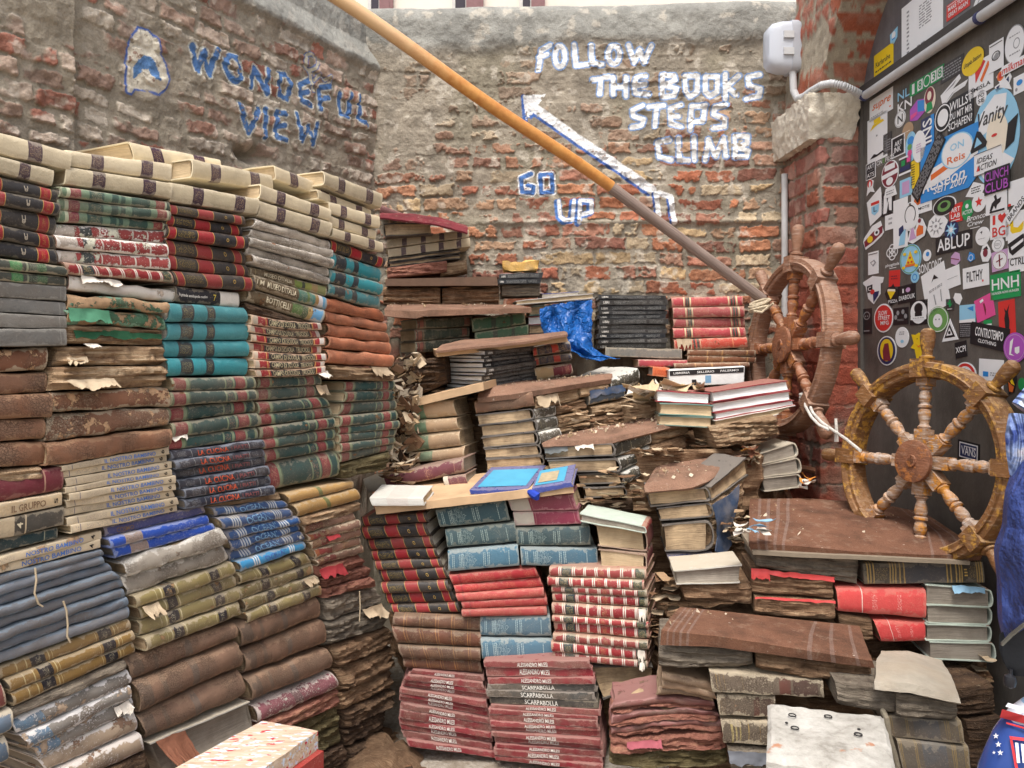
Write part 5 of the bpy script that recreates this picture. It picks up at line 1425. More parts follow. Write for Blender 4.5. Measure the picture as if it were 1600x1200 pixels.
place(PP(920, 2.13, -16), [(927, 819), (1007, 829), (1010, 863), (933, 854)], 'cpage', "cream page block with rose spine, upper", "of two under the pale green notebook", mode='spineR', D=.15, group="cream page blocks", flaps=[(-.1, -.1, .7, .4, .015, SCRAP)])
place(PP(920, 2.13, -16), [(934, 856), (1010, 865), (1010, 890), (936, 885)], 'cpage', "cream page block with rose spine, lower", "of two under the pale green notebook", mode='spineR', D=.15, group="cream page blocks")
place(PP(910, 2.12, -16), [(908, 802), (1012, 823), (1014, 834), (910, 816)], 'grpage', "pale green notebook with tan page edge", "sloping on the cream page blocks", mode='spineR', D=.13)
place(PP(930, 2.10, 0), [(921, 1041), (1022, 1041), (1024, 1072), (944, 1096)], 'blkpg', "tan fanned open book", "wedged under the red volumes with white lines", mode='fore', D=.15)
WOOD = plain("raw_beige_board", (206, 172, 134), .75, .15, 30, .0008, dirt=.25)
def slab_q(name, pl, q4, D, mat, label, cat, up=0.0, sag=0.0, nd=8, top=None, wobb=.001, seed=1, sideflare=0.0, group=None, parent=None):
	Q = [pl.at(*p) for p in q4]
	bx = Box(Q, pl.n, D, sag, 0, up)
	na = max(8, int(bx.L / .015))
	A, C = np.meshgrid(np.linspace(0, 1, na), np.linspace(0, D, nd), indexing='ij')
	mb = MB()
	UV = np.stack([A, C / D], -1)
	T_ = wob(bx(A, A * 0, C), wobb, 25, seed)
	B_ = wob(bx(A, A * 0 + 1, C), wobb, 25, seed)
	mb.grid(T_, 1 if top else 0, UV); mb.grid(B_, 0, UV, flip=True)
	for i, fl in ((0, True), (na - 1, False)):
		mb.grid(np.stack([T_[i], B_[i]]), 0, flip=not fl)
	for j, fl in ((0, False), (nd - 1, True)):
		mb.grid(np.stack([T_[:, j], B_[:, j]]), 0, flip=not fl)
	ob = mb.build(name, [mat] + ([top] if top else []), parent, smooth=True)
	if label:
		tag(ob, label, cat, group)
	return ob, bx
slab_q("plank", PP(600, 2.14, -2), [(586, 792), (895, 757), (897, 770), (588, 804)], .27, WOOD, "beige board sloping over the black and blue volumes, books lying on it", "plank", up=.07, seed=5)
P2 = PP(600, 2.22, -4)
def lying(name, q_front, pl, D, up, st, label, mode='spine', skew=0.0, group=None, cat="book"):
	s_ = ST[st]
	Q = [pl.at(*p) for p in q_front]
	bx = Box(Q, pl.n, D, 0, skew, up)
	_seed[0] += 1
	ob = make_book(name, bx, mode, s_['mats'], seed=_seed[0], text=s_['text'], **s_['kw'])
	tag(ob, label, cat, group)
	return ob, bx
lying("book", [(577, 778), (661, 779), (663, 791), (582, 791)], PP(600, 2.12, -4), .10, .18, 'white', "plain white paperback lying on the left end of the plank", skew=.10)
BLUEC = book_mat("deep_blue_cover_sky_panel", (40, 66, 150), wear=.15, dirt=.05, rough=.25)
SKYC = plain("sky_blue_panel", (82, 164, 196), .35, .2, 25, .0003)
PICC = plain("tan_picture", (176, 160, 130), .5, .5, 60, .0003)
ST['blueflat'] = dict(mats=(BLUEC, BLUEC, PAPER, SKYC, PICC), text=None, kw=dict(R=.1, flatp=4, tcov=.0015))
def cover_panel(ob, bx, a0, a1, c0, c1, mat, name="cover_picture", z=.0015):
	A, C = np.meshgrid(np.linspace(a0, a1, 8), np.linspace(c0, c1, 6), indexing='ij')
	G = bx(A, A * 0, C) + np.array([0, 0, z])
	mb = MB(); mb.grid(G, 0, np.stack([A, C], -1))
	return mb.build(name, [mat], ob)
ob, bx = lying("book", [(733, 766), (826, 763), (827, 770), (735, 773)], PP(735, 2.14, -2), .19, .17, 'blueflat', "thin deep blue book with sky blue panel, left one on the plank", skew=.25, group="thin blue books on the plank")
cover_panel(ob, bx, .10, .92, .02, .16, SKYC)
ob, bx = lying("book", [(831, 763), (893, 753), (896, 761), (833, 773)], PP(735, 2.125, -2), .15, .15, 'blueflat', "thin deep blue book with a picture, right one on the plank", skew=.12, group="thin blue books on the plank")
cover_panel(ob, bx, .05, .80, .015, .14, SKYC)
cover_panel(ob, bx, .12, .60, .03, .11, PICC, z=.003)
mb = MB()
tube(mb, [at_depth(826, 768, 2.13), at_depth(832, 771, 2.12), at_depth(838, 775, 2.115), at_depth(840, 781, 2.115)], [.006, .011, .013, .005], 8)
tag(mb.build("tassel", [plain("royal_blue_cloth", (40, 66, 168), .8, .3)]), "short royal blue cloth tassel hanging over the plank's front edge", "tassel")
MR = PP(600, 2.34, -12)
place(MR, [(566, 749), (724, 716), (726, 739), (576, 772)], 'maroonl', "maroon volume with white taped end", "behind the white paperback", D=.15)
place(MR, [(690, 745), (726, 741), (731, 760), (696, 764)], 'maroonl', "dark maroon volume half hidden", "behind the thin blue books", D=.13)
TN = PP(630, 2.42, -13)
stack(TN, [(625, 629), (632, 658), (634, 681), (636, 708), (635, 725)], [(706, 624), (714, 652), (720, 672), (722, 698), (722, 717)], ['tan'] * 4, "tan cloth volume with green band", "of four above the maroon taped volume", "tan volumes with green band", D=.17)
slab_q("plank", PP(617, 2.41, -14), [(617, 630), (755, 598), (756, 610), (618, 642)], .14, WOOD, "short tan board on the tan banded volumes, under white pages", "plank", up=.05, seed=8)
MG = PP(757, 2.45, 40)
stack(MG, [(755, 548), (758, 616)], [(834, 541), (838, 599)], ['blackmag'] * 10, "thin black spine white paged volume", "beside the white page edges, middle steps", "thin black volumes, near set", D=.21, gap=.04)
NR = PP(835, 2.58, 8)
for q, s_, lb in (([(832, 543), (889, 533), (892, 549), (834, 557)], 'navyred', "navy volume with orange red labels, upper of two on the steps"), ([(834, 558), (892, 551), (895, 563), (836, 573)], 'navyred', "navy volume with orange red labels, lower of two on the steps"), ([(836, 574), (895, 566), (899, 585), (839, 597)], 'tanmar', "small book half tan half maroon under the two navy ones")):
	place(NR, q, s_, "", "", label=lb, D=.15)
GV = PP(650, 2.64, 26)
stack(GV, [(649, 498), (650, 515), (651, 534), (652, 552)], [(736, 494), (737, 510), (737, 526), (737, 543)], ['greenold'] * 3, "dark green patterned volume, pages at its left", "under the upper carpet", "dark green patterned volumes", D=.17)
GV2 = PP(738, 2.67, 4)
stack(GV2, [(739, 496), (740, 519), (740, 536)], [(822, 488), (823, 507), (824, 524)], ['green'] * 2, "bottle green volume", "under the right end of the upper carpet", "bottle green volumes", D=.15)
UP1 = PP(600, 2.78, 2)
place(UP1, [(600, 447), (690, 447), (690, 478), (600, 478)], RB, "dark brown rotten book,", "left under the brown upper step", amp=.012, D=.15)
place(UP1, [(690, 447), (781, 446), (781, 476), (690, 478)], RB, "brown rotten book with a pale torn flap,", "under the brown upper step", amp=.012, D=.15, flaps=[(.15, -.1, .5, .5, .03, SCRAP)])
place(UP1, [(783, 444), (845, 443), (843, 462), (784, 463)], RG, "grey fuzzy rotten book", "under the thin black pair beside the wall", amp=.006, D=.14)
slab_q("step_board", PP(602, 2.75, 1), [(602, 436), (776, 432), (778, 446), (602, 447)], .18, plain("brown_step_board", (108, 84, 68), .8, .25, 40, .001, dirt=.4), "long brown board forming the highest visible step", "board", up=.03, seed=9)
place(PP(778, 2.77, 2), [(779, 427), (848, 425), (846, 434), (779, 435)], 'blackmag', "thin black white paged book, upper one", "under the yellowish sponge", D=.16, group="thin black pair")
place(PP(778, 2.77, 2), [(779, 436), (846, 435), (845, 443), (779, 444)], 'blackmag', "thin black white paged book, lower one", "on the grey fuzzy rotten book", D=.16, group="thin black pair")
tag(rough_block("sponge", at_depth(813, 417, 2.84), .064, .03, .018, (1, 0, 0), (0, 1, 0), plain("yellow_sponge", (214, 170, 96), .95, .3, 50, .003, dirt=.35, dirtc=(210, 190, 160)), .012, .007, 3, 40, .1), "yellowish old sponge block lying against the brick wall", "sponge")
place(PP(606, 2.80, 4), [(606, 418), (700, 405), (700, 424), (606, 436)], RR, "torn maroon book", "sagging on the highest step", amp=.009, D=.14, flaps=[(.55, -.2, .98, .7, .02, SCRAPW)])
place(PP(606, 2.83, 4), [(690, 412), (731, 405), (733, 424), (690, 432)], RP, "torn pale page wad", "right of the torn maroon book", amp=.008, D=.12)
CV = PP(606, 2.84, 10)
stack(CV, [(605, 373), (605, 388), (606, 402)], [(733, 358), (734, 371), (735, 386)], ['cream4'] * 2, "long cream volume with four purple bars", "beside the corner on the highest step", "cream volumes with four bars", D=.15)
place(CV, [(606, 403), (718, 390), (719, 396), (606, 410)], 'blkpg', "thin black bound book, upper", "under the cream volumes with four bars", D=.14, mode='fore')
place(CV, [(606, 411), (719, 397), (719, 404), (607, 418)], 'blkpg', "thin black bound book, lower", "above the torn maroon book", D=.14, mode='fore')
place(PP(606, 2.80, 8), [(600, 350), (674, 346), (678, 366), (604, 371)], 'blkpg', "book showing tan pages", "under the draped dark red cloth", D=.13, mode='fore')
place(PP(597, 2.95, 4), [(594, 318), (632, 333), (634, 346), (594, 333)], 'maroon', "dark purple book leaning", "behind the draped dark red cloth", D=.08)
def sheet(name, rows, mat, label, cat, thick=.004, amp=.002, seed=1, res=18, kind=None, group=None):
	"""cloth or carpet through given rows of 3D points (front to back), with thickness"""
	R_ = [np.array([np.asarray(p, float) for p in r]) for r in rows]
	def up_(a, n):
		t = np.linspace(0, len(a) - 1, n)
		i = np.minimum(t.astype(int), len(a) - 2)
		f = (t - i)
		f = (f * f * (3 - 2 * f) * .5 + f * .5)[:, None] if a.ndim == 2 else (f * f * (3 - 2 * f) * .5 + f * .5)[:, None, None]
		return a[i] * (1 - f) + a[i + 1] * f
	G = np.array([up_(r, res) for r in R_])
	G = up_(G, max(12, res * 2 // 3))
	G = wob(wob(G, amp, 9, seed), amp * .45, 60, seed + 2)
	du = np.gradient(G, axis=1); dv = np.gradient(G, axis=0)
	nn = np.cross(du, dv); nn /= np.linalg.norm(nn, axis=-1, keepdims=True) + 1e-9
	if nn[..., 2].mean() < 0:
		nn = -nn
	B = G - nn * thick
	n, m = G.shape[:2]
	A, C = np.meshgrid(np.linspace(0, 1, n), np.linspace(0, 1, m), indexing='ij')
	UV = np.stack([C, A], -1)
	mb = MB()
	mb.grid(G, 0, UV); mb.grid(B, 0, UV, flip=True)
	for i in (0, n - 1):
		mb.grid(np.stack([G[i], B[i]]), 0, np.stack([UV[i], UV[i]]))
	for j in (0, m - 1):
		mb.grid(np.stack([G[:, j], B[:, j]]), 0, np.stack([UV[:, j], UV[:, j]]))
	ob = mb.build(name, [mat])
	tag(ob, label, cat, group, kind)
	return ob
def carpet_mat(name, c, stripes=True):
	t = NT(name)
	p, r, tc = t.coords()
	n1, n2, n3 = t.noise(p, 12, 5, .65), t.noise(p, 330, 4, .75), t.noise(p, 60, 4)
	col = t.mix(t.ss(n1, .4, .75), lin(c), lin(tuple(x * .74 for x in c)))
	if stripes:
		sp = t.n("SeparateXYZ", {0: tc.outputs["UV"]})
		col0 = col
		for a in (.05, .085, .12, .155, .80, .86, .93):
			m = t.math('MULTIPLY', t.math('GREATER_THAN', sp.outputs[0], a), t.math('LESS_THAN', sp.outputs[0], a + .012))
			col = t.mix(t.math('MULTIPLY', m, t.math('MULTIPLY', n3, .8)), col, lin((150, 130, 120)))
	k = t.math('MULTIPLY_ADD', n2, 1.5, .25)
	col = t.mix(1.0, col, t.n("CombineXYZ", {0: k, 1: k, 2: k}).outputs[0], 'MULTIPLY')
	fl = t.ss(t.noise(p, 90, 2, .5), .73, .76)
	col = t.mix(t.math('MULTIPLY', fl, .8), col, lin((206, 192, 176)))
	dn = t.ss(t.noise(p, 30, 5, .7), .52, .72)
	col = t.mix(t.math('MULTIPLY', dn, .35), col, lin((176, 152, 130)))
	t.bump(n2, .003)
	return t.out(col, 1.0)
CARP = carpet_mat("worn_brown_carpet", (126, 88, 68))
CARPP = carpet_mat("worn_rose_brown_carpet", (146, 112, 92), False)
CARPR = carpet_mat("dark_red_cloth", (122, 50, 56), False)
def ad(u, v, y): return at_depth(u, v, y)
def ap(pl, u, v, d): return at_depth(u, v, pl.at(u, v)[1] + d)
sheet("draped_cloth", [[ad(594, 340, 2.76), ad(640, 345, 2.76), ad(680, 350, 2.74), ad(731, 364, 2.74)], [ad(594, 333, 2.82), ad(640, 336, 2.82), ad(680, 341, 2.80), ad(731, 354, 2.80)], [ad(600, 332, 2.93), ad(640, 334, 2.93), ad(690, 341, 2.93), ad(727, 352, 2.93)]], CARPR, "dark red cloth draped over the books beside the corner", "cloth", .006, .004)
sheet("carpet_runner", [[ad(602, 494, 2.61), ad(650, 497, 2.60), ad(662, 494, 2.60), ad(829, 489, 2.60)], [ad(600, 483, 2.62), ad(650, 485, 2.60), ad(700, 483, 2.60), ad(829, 481, 2.60)], [ad(606, 475, 2.80), ad(670, 474, 2.80), ad(740, 475, 2.80), ad(812, 477, 2.80)]], CARPP, "rose brown carpet hanging over the green volumes' edge", "carpet", .006, .003)
sheet("carpet_runner", [[ad(680, 549, 2.43), ad(750, 541, 2.42), ad(830, 532, 2.44), ad(887, 522, 2.48)], [ad(690, 538, 2.52), ad(750, 534, 2.52), ad(830, 527, 2.53), ad(885, 519, 2.55)], [ad(720, 531, 2.62), ad(780, 527, 2.62), ad(840, 522, 2.62), ad(880, 517, 2.62)]], CARPP, "rose brown carpet strip over the black and white paged books", "carpet", .007, .002)
slab_q("step_board", PP(680, 2.45, 9), [(681, 547), (884, 522), (888, 534), (683, 558)], .16, WOOD, "tan board under the rose carpet strip above the black volumes", "board", up=.03, seed=12)
BR = PP(934, 2.86, -1)
stack(BR, [(936, 461), (934, 546)], [(1042, 461), (1042, 544)], ['blackmag'] * 11, "thin glossy black spine", "of the eleven standing under the wall", "thin black volumes under the wall", D=.15, gap=.05)
stack(PP(1052, 2.84, -6), [(1050, 464), (1051, 480), (1052, 497), (1053, 512), (1054, 529), (1056, 549)], [(1161, 462), (1162, 478), (1164, 495), (1166, 511), (1168, 526), (1170, 543)], ['redset', 'redset', 'redset', 'redset', 'redseto'], ["rose red volume with dark lines"] * 4 + ["orange red volume with a torn end"], "of five left of the brown wheel", "rose red volumes", D=.16, flapsat={4: [(.0, .0, .28, 1.02, .008, SCRAP)]})
stack(PP(1076, 2.80, -3), [(1077, 546), (1075, 556), (1073, 567)], [(1184, 547), (1183, 557), (1181, 568)], ['brownsm'] * 2, "small brown gilt leather book", "under the rose red volumes", "small brown gilt books", D=.14)
place(PP(946, 2.80, 0), [(947, 543), (1068, 545), (1068, 561), (947, 558)], 'plastic', "", "", label="clear grey plastic box under the thin glossy black spines", name="plastic_box", cat="box", D=.15)
place(PP(990, 2.74, 0), [(995, 561), (1071, 563), (1072, 573), (995, 574)], 'rosebk', "", "", label="thin rose red book under the clear grey plastic box", D=.14)
place(PP(1018, 2.66, 0), [(1019, 573), (1046, 574), (1046, 590), (1018, 588)], 'orangebox', "", "", label="small bright orange box left of the white book", name="orange_box", cat="box", D=.10)
def stripe_cover(mb, mp, E, T, Rm):
	def quad(a0, b0, a1, b1, m, lift=.0012):
		mb.add(mp(np.array([a0, a1, a1, a0]) * E, np.array([b0, b0, b1, b1]), np.full(4, -lift)), [(0, 1, 2, 3)], m)
	quad(.01, .05, .99, .34, 3)
	quad(.48, .42, .56, .85, 4); quad(.30, .62, .36, .95, 3); quad(.36, .80, .42, .95, 3)
	V, Fc, asp = text_geo("LIBRERIA      SELLERIO     PALERMO")
	V2 = np.stack([.06 + .86 * V[:, 0], .26 - .12 * V[:, 1]], -1)
	mb.add(mp(V2[:, 0] * E, V2[:, 1], np.full(len(V2), -.0024)), Fc, 0)
place(PP(1046, 2.60, -3), [(1046, 578), (1166, 571), (1164, 600), (1048, 606)], 'strips', "", "", label="white book with black band standing below the rose red volumes", D=.10, extra=[stripe_cover])
place(PP(1050, 2.72, -3), [(1053, 568), (1172, 566), (1174, 574), (1054, 577)], 'brownsm', "", "", label="thin brown book behind the white book with black band", D=.12)
place(PP(803, 2.78, 4), [(803, 470), (925, 458), (926, 467), (804, 477)], 'white', "", "", label="thick open book with white pages on the blue plastic", D=.14, mode='fore')
place(PP(845, 2.83, 4), [(846, 459), (905, 455), (906, 463), (846, 468)], 'blueflat', "", "", label="thin blue and white booklet on the open book", D=.12, mode='fore')
stack(PP(800, 2.82, 3), [(826, 479), (826, 494), (826, 508), (826, 522), (826, 538)], [(928, 470), (928, 486), (928, 502), (928, 518), (928, 540)], ['tealpg', 'redpg', 'blkpg', 'cpage'], ["book with green boards", "book with crimson boards", "book with black boards", "book with rose boards"], "half hidden by the blue plastic", "books behind the blue plastic", D=.12, mode='fore')
def crinkle():
	t = NT("crumpled_blue_plastic")
	p, r, tc = t.coords()
	q = t.n("VectorMath", {0: p, 1: t.math('MULTIPLY', t.noise(p, 22, 3), .06)}, operation='ADD').outputs[0]
	vo = t.n("TexVoronoi", {"Vector": q, "Scale": 26.0}, feature='DISTANCE_TO_EDGE').outputs["Distance"]
	n1 = t.noise(p, 16, 4)
	t.bump(t.math('MULTIPLY_ADD', n1, .8, t.math('MINIMUM', vo, .3)), .02)
	return t.out(t.mix(n1, lin((18, 58, 124)), lin((40, 110, 184))), .25)
BPL = crinkle()
def bag():
	mb = MB()
	pts = [[(845, 480), (868, 474), (884, 473), (900, 471), (925, 469)], [(846, 496), (866, 490), (880, 500), (900, 488), (926, 486)], [(850, 512), (868, 508), (884, 520), (902, 506), (926, 508)], [(854, 526), (874, 524), (888, 536), (904, 526), (926, 530)], [(868, 534), (880, 542), (896, 548), (908, 542), (926, 544)], [(896, 548), (905, 554), (916, 558), (930, 556), (944, 556)], [(908, 556), (920, 562), (936, 564), (952, 562), (968, 561)]]
	r = np.random.RandomState(4)
	rows = []
	for i, row in enumerate(pts):
		rows.append([ad(u, v, 2.70 - .030 * math.sin(i * 1.3 + j * 2.9) - .014 * i) for j, (u, v) in enumerate(row)])
	return sheet("plastic_sheet", rows[::-1], BPL, "crumpled glossy blue plastic hanging beside the thin black spines", "plastic sheet", .002, .007, 6, 44)
bag()
EF = PP(745, 2.40, -4)
place(EF, [(743, 626), (833, 611), (837, 636), (744, 647)], 'leather', "thick brown cloth roll of a book", "above the black edged page blocks", D=.16)
stack(EF, [(744, 648), (748, 666), (752, 684), (755, 701), (757, 718), (759, 736)], [(833, 638), (837, 656), (840, 675), (843, 694), (847, 712), (852, 727)], ['blkpg'] * 5, "old tan page block with black boards", "left of the grey step", "old tan page blocks", mode='spineR', D=.15, gap=.02)
EK = PP(842, 2.40, 28)
place(EK, [(838, 614), (905, 604), (908, 625), (840, 640)], RP, "pale torn roll", "over the black spined books of the fifth step", amp=.006, D=.14, flaps=[(-.1, .2, .6, 1., .015, SCRAP)])
stack(EK, [(836, 640), (840, 656), (844, 675), (847, 695)], [(872, 633), (874, 650), (876, 668), (878, 688)], ['gryblk'] * 3, "short dark olive spine", "right of the old tan page blocks", "short dark olive spines", D=.12)
stack(EK, [(874, 632), (876, 650), (878, 669), (880, 690)], [(920, 622), (922, 640), (924, 657), (926, 676)], [RB, RP, RP], "crumbling brown block", "right of the dark olive spines", "crumbling blocks on the steps", amp=.009, D=.14)
place(EK, [(921, 613), (975, 602), (978, 622), (923, 634)], 'bluered', "grey blue cloth roll with frayed edge", "under the ledge with torn papers", D=.12, flaps=[(.0, -.15, .98, .5, .012, SCRAPN)])
stack(EK, [(923, 636), (926, 652), (929, 678)], [(985, 624), (990, 640), (995, 660)], [RP, RB], "crumbling page stack", "under the grey blue cloth roll", "crumbling page stacks on the steps", amp=.009, D=.13)
place(EK, [(905, 602), (950, 594), (952, 612), (907, 622)], RP, "small tan brick shaped rotten book", "under the middle ledge", amp=.005, D=.12)
sheet("carpet_runner", [[ad(746, 622, 2.385), ad(800, 616, 2.38), ad(860, 607, 2.40), ad(955, 592, 2.51)], [ad(752, 606, 2.44), ad(820, 600, 2.44), ad(880, 594, 2.47), ad(955, 584, 2.55)], [ad(790, 598, 2.55), ad(850, 592, 2.56), ad(900, 588, 2.57), ad(950, 583, 2.60)]], CARPP, "rose brown carpet ledge under the small half tan book", "carpet", .016, .003)
place(PP(955, 2.52, 30), [(955, 592), (1003, 573), (1004, 598), (958, 620)], 'gryblk', "grey notebook stack with a worn rose cover", "right of the small half tan book", D=.20)
def paper_heap(name, u0, v0, u1, v1, y0, y1, n, label, mats, size=.05, seed=1, cat="paper heap", tilt=.5):
	r = np.random.RandomState(seed)
	mb = MB()
	for k in range(n):
		t, q = r.rand(), r.rand()
		c = ad(u0 + (u1 - u0) * t, v0 + (v1 - v0) * q, y0 + (y1 - y0) * (1 - q)) + np.array([0, 0, .004 * k / n * 6])
		a = r.rand() * 6.28
		e1 = np.array([math.cos(a), math.sin(a), (r.rand() - .5) * tilt]) * size * (.4 + r.rand())
		e2 = np.array([-math.sin(a), math.cos(a), (r.rand() - .5) * tilt]) * size * (.3 + .5 * r.rand())
		A, B = np.meshgrid(np.linspace(-1, 1, 6), np.linspace(-1, 1, 5), indexing='ij')
		G = c + A[..., None] * e1 * .5 + B[..., None] * e2 * .5
		G = G + np.array([0, 0, 1.0]) * ((A ** 2 * (r.rand() - .3) + B * A * (r.rand() - .5) + (B ** 2) * (r.rand() - .4)) * size * .7 * tilt)[..., None]
		G = wob(G, .003, 80, int(seed * 50 + k))
		m = int(r.randint(len(mats)))
		nn = np.array([0, 0, .0012])
		mb.grid(G, m); mb.grid(G - nn, m, flip=True)
		ring = lambda X: np.concatenate([X[:, 0], X[-1, 1:], X[-2::-1, -1], X[0, -2:0:-1]])
		mb.grid(np.stack([ring(G), ring(G - nn)]), m, wrap=True)
	ob = mb.build(name, mats)
	tag(ob, label, cat, kind="stuff")
	return ob
paper_heap("torn_paper_litter", 985, 640, 1110, 612, 2.40, 2.58, 46, "litter of torn paper beside the white book on the steps", [SCRAP, SCRAPW, PAPERT], .075, 3)
place(PP(984, 2.46, 12), [(984, 630), (1028, 622), (1030, 660), (986, 676)], RP, "ragged stack of torn paper", "left of the green edged books", amp=.012, D=.16)
DF = PP(849, 2.28, -3)
place(DF, [(849, 699), (962, 692), (964, 713), (853, 717)], 'blkpg', "page block with flaking black cover", "under the long dusty ledge", D=.15, mode='spineR', flaps=[(.02, -.05, .35, .6, .01, plain("flaking_black", (110, 112, 110), .5, .4)), (.4, -.05, .75, .4, .012, SCRAPW)])
place(DF, [(853, 718), (966, 716), (970, 738), (858, 737)], 'blkpg', "page block with black boards", "second under the long dusty ledge", D=.15, mode='spineR')
place(DF, [(900, 741), (972, 740), (977, 757), (905, 759)], 'blkpg', "page block with black boards", "third under the long dusty ledge", D=.15, mode='spineR')
place(DF, [(912, 761), (980, 761), (984, 778), (916, 779)], 'blkpg', "page block with black boards", "lowest under the long dusty ledge", D=.15, mode='spineR')
place(DF, [(925, 781), (990, 781), (992, 800), (930, 797)], RD, "dark rotten block", "behind the pale green notebook", D=.15, amp=.006)
DK = PP(963, 2.285, 27)
place(DK, [(963, 692), (1019, 672), (1021, 695), (967, 716)], 'gryblk', "black torn spine with white marks, upper", "at the corner of the dusty ledge", D=.12, group="black torn spines")
place(DK, [(967, 718), (1021, 697), (1022, 716), (971, 738)], 'gryblk', "black torn spine with white marks, middle", "at the corner of the dusty ledge", D=.12, group="black torn spines")
place(DK, [(973, 741), (1010, 722), (1012, 740), (979, 760)], 'gryblk', "black torn spine with white marks, lowest", "at the corner of the dusty ledge", D=.12, group="black torn spines")
stack(DK, [(1020, 672), (1021, 696), (1022, 724)], [(1076, 658), (1078, 678), (1080, 700)], [RP, RB], "crumbling brown block", "under the right end of the dusty ledge", "crumbling blocks on the steps", amp=.008, D=.14)
sheet("carpet_runner", [[ad(850, 698, 2.268), ad(900, 696, 2.268), ad(958, 692, 2.272), ad(1076, 662, 2.385)], [ad(847, 692, 2.275), ad(900, 688, 2.275), ad(956, 684, 2.278), ad(1076, 654, 2.40)], [ad(872, 680, 2.40), ad(930, 668, 2.42), ad(980, 660, 2.44), ad(1060, 645, 2.50)]], CARPP, "dusty rose brown carpet ledge with a dark rounded edge", "carpet", .010, .003)
stack(PP(1027, 2.36, -4), [(1028, 610), (1028, 629), (1027, 648), (1025, 664)], [(1113, 614), (1112, 632), (1111, 652), (1109, 669)], ['redpg', 'tealpg', 'tealpg'], ["white paged book with crimson boards", "page block with sea green boards", "page block with sea green boards"], "left of the crimson book trio", "green edged books", mode='fore', D=.15)
stack(PP(1114, 2.34, 8), [(1115, 612), (1117, 629), (1118, 645), (1118, 657), (1118, 669)], [(1234, 594), (1238, 610), (1240, 626), (1242, 634), (1214, 648)], ['redpg', 'redpg', 'redpg', 'white'], ["white paged book with crimson boards"] * 3 + ["cream page block"], "touching the brown wheel", "crimson edged books", mode='fore', D=.15, gap=.02)
place(PP(1110, 2.31, 8), [(1110, 667), (1213, 648), (1222, 680), (1120, 703)], RP, "big loaf of rotting page layers", "under the crimson edged books", amp=.014, D=.17)
stack(PP(1184, 2.36, 4), [(1184, 708), (1186, 727), (1188, 747), (1194, 769)], [(1242, 690), (1247, 714), (1252, 739), (1254, 762)], ['gpage'] * 3, "grey page block with white boards", "of three right of the carpeted corner", "grey page blocks by the pier", mode='spineR', D=.13)
CP = PP(1010, 2.17, -6)
place(CP, [(1010, 769), (1106, 760), (1112, 783), (1015, 792)], 'blkpg', "thick old page block", "directly under the carpeted corner", D=.17, mode='spineR')
place(CP, [(1026, 795), (1111, 785), (1117, 809), (1032, 816)], 'blkpg', "old page block with blue black boards", "second under the carpeted corner", D=.17, mode='spineR')
place(CP, [(1034, 819), (1117, 811), (1114, 862), (1039, 863)], 'blkpg', "very thick old page block", "third under the carpeted corner", D=.17, mode='spineR')
place(CP, [(1040, 865), (1113, 863), (1120, 882), (1050, 886)], 'bluedk', "navy cloth book", "under the very thick page block", D=.16)
CK = PP(1113, 2.155, 40)
stack(CK, [(1113, 783), (1118, 812), (1116, 862)], [(1166, 745), (1166, 790), (1160, 850)], [RP, RP], "pale crumbling side block", "behind the blue cloth strip", "pale crumbling blocks", amp=.008, D=.10)
place(CK, [(1109, 760), (1163, 714), (1166, 744), (1112, 783)], 'blkpg', "old page block facing right", "at the carpeted corner's right side", D=.12, mode='fore')
CKS = Shift(CK, .012)
def strip(name, pl, pts, mat, label, seed, cat="cloth strip", amp=.004):
	rows = [[pl.at(*p) + pl.n * .006 * (i % 2) for p in row] for i, row in enumerate(pts)]
	return sheet(name, rows, mat, label, cat, .002, amp, seed, 12)
strip("cloth_strip", CKS, [[(1112, 790), (1140, 772), (1156, 756)], [(1116, 815), (1136, 800), (1150, 782)], [(1122, 840), (1130, 838), (1140, 830)], [(1117, 862), (1130, 868), (1142, 850)]], SCRAPN, "torn navy cloth strip hanging down the carpeted corner", 3)
sheet("carpet_runner", [[ad(1006, 768, 2.14), ad(1040, 766, 2.14), ad(1080, 762, 2.14), ad(1104, 754, 2.16), ad(1164, 718, 2.32)], [ad(1005, 757, 2.15), ad(1040, 755, 2.15), ad(1082, 752, 2.16), ad(1106, 744, 2.18), ad(1163, 708, 2.34)], [ad(1022, 732, 2.30), ad(1050, 724, 2.32), ad(1085, 716, 2.34), ad(1110, 711, 2.36), ad(1158, 702, 2.42)], [ad(1045, 712, 2.45), ad(1070, 706, 2.46), ad(1095, 703, 2.47), ad(1120, 702, 2.47), ad(1152, 700, 2.48)]], CARPP, "dusty carpet wrapping the corner step with crumbs on it", "carpet", .008, .003)
place(PP(1055, 1.98, -6), [(1055, 891), (1162, 881), (1158, 911), (1060, 914)], 'gpage', "grey page block with a pale blue torn corner", "below the navy cloth book", D=.15, mode='fore', flaps=[(.74, .0, .97, 1.25, .02, SCRAPL)])
place(PP(1055, 1.98, -6), [(1064, 917), (1173, 913), (1175, 947), (1068, 942)], RB, "brown rotten book with pale scraps", "above the lower brown carpet", amp=.009, D=.15, flaps=[(.1, .2, .6, .9, .012, SCRAP)])
AF = PP(1180, 1.95, -7)
place(AF, [(1178, 855), (1341, 871), (1338, 914), (1180, 886)], RG, "long grey rotten spine with faint bars", "left under the broad carpeted step", amp=.006, D=.18, sag=0)
place(AF, [(1176, 890), (1303, 902), (1303, 936), (1177, 929)], RB, "rotten block topped by a coral red strip", "under the long grey rotten spine", amp=.006, D=.17, flaps=[(-.02, -.08, .22, .5, .006, plain("coral_red_leather", (212, 80, 78), .4, .15)), (.2, -.06, 1.0, .22, .005, plain("coral_red_leather", (212, 80, 78), .4, .15))])
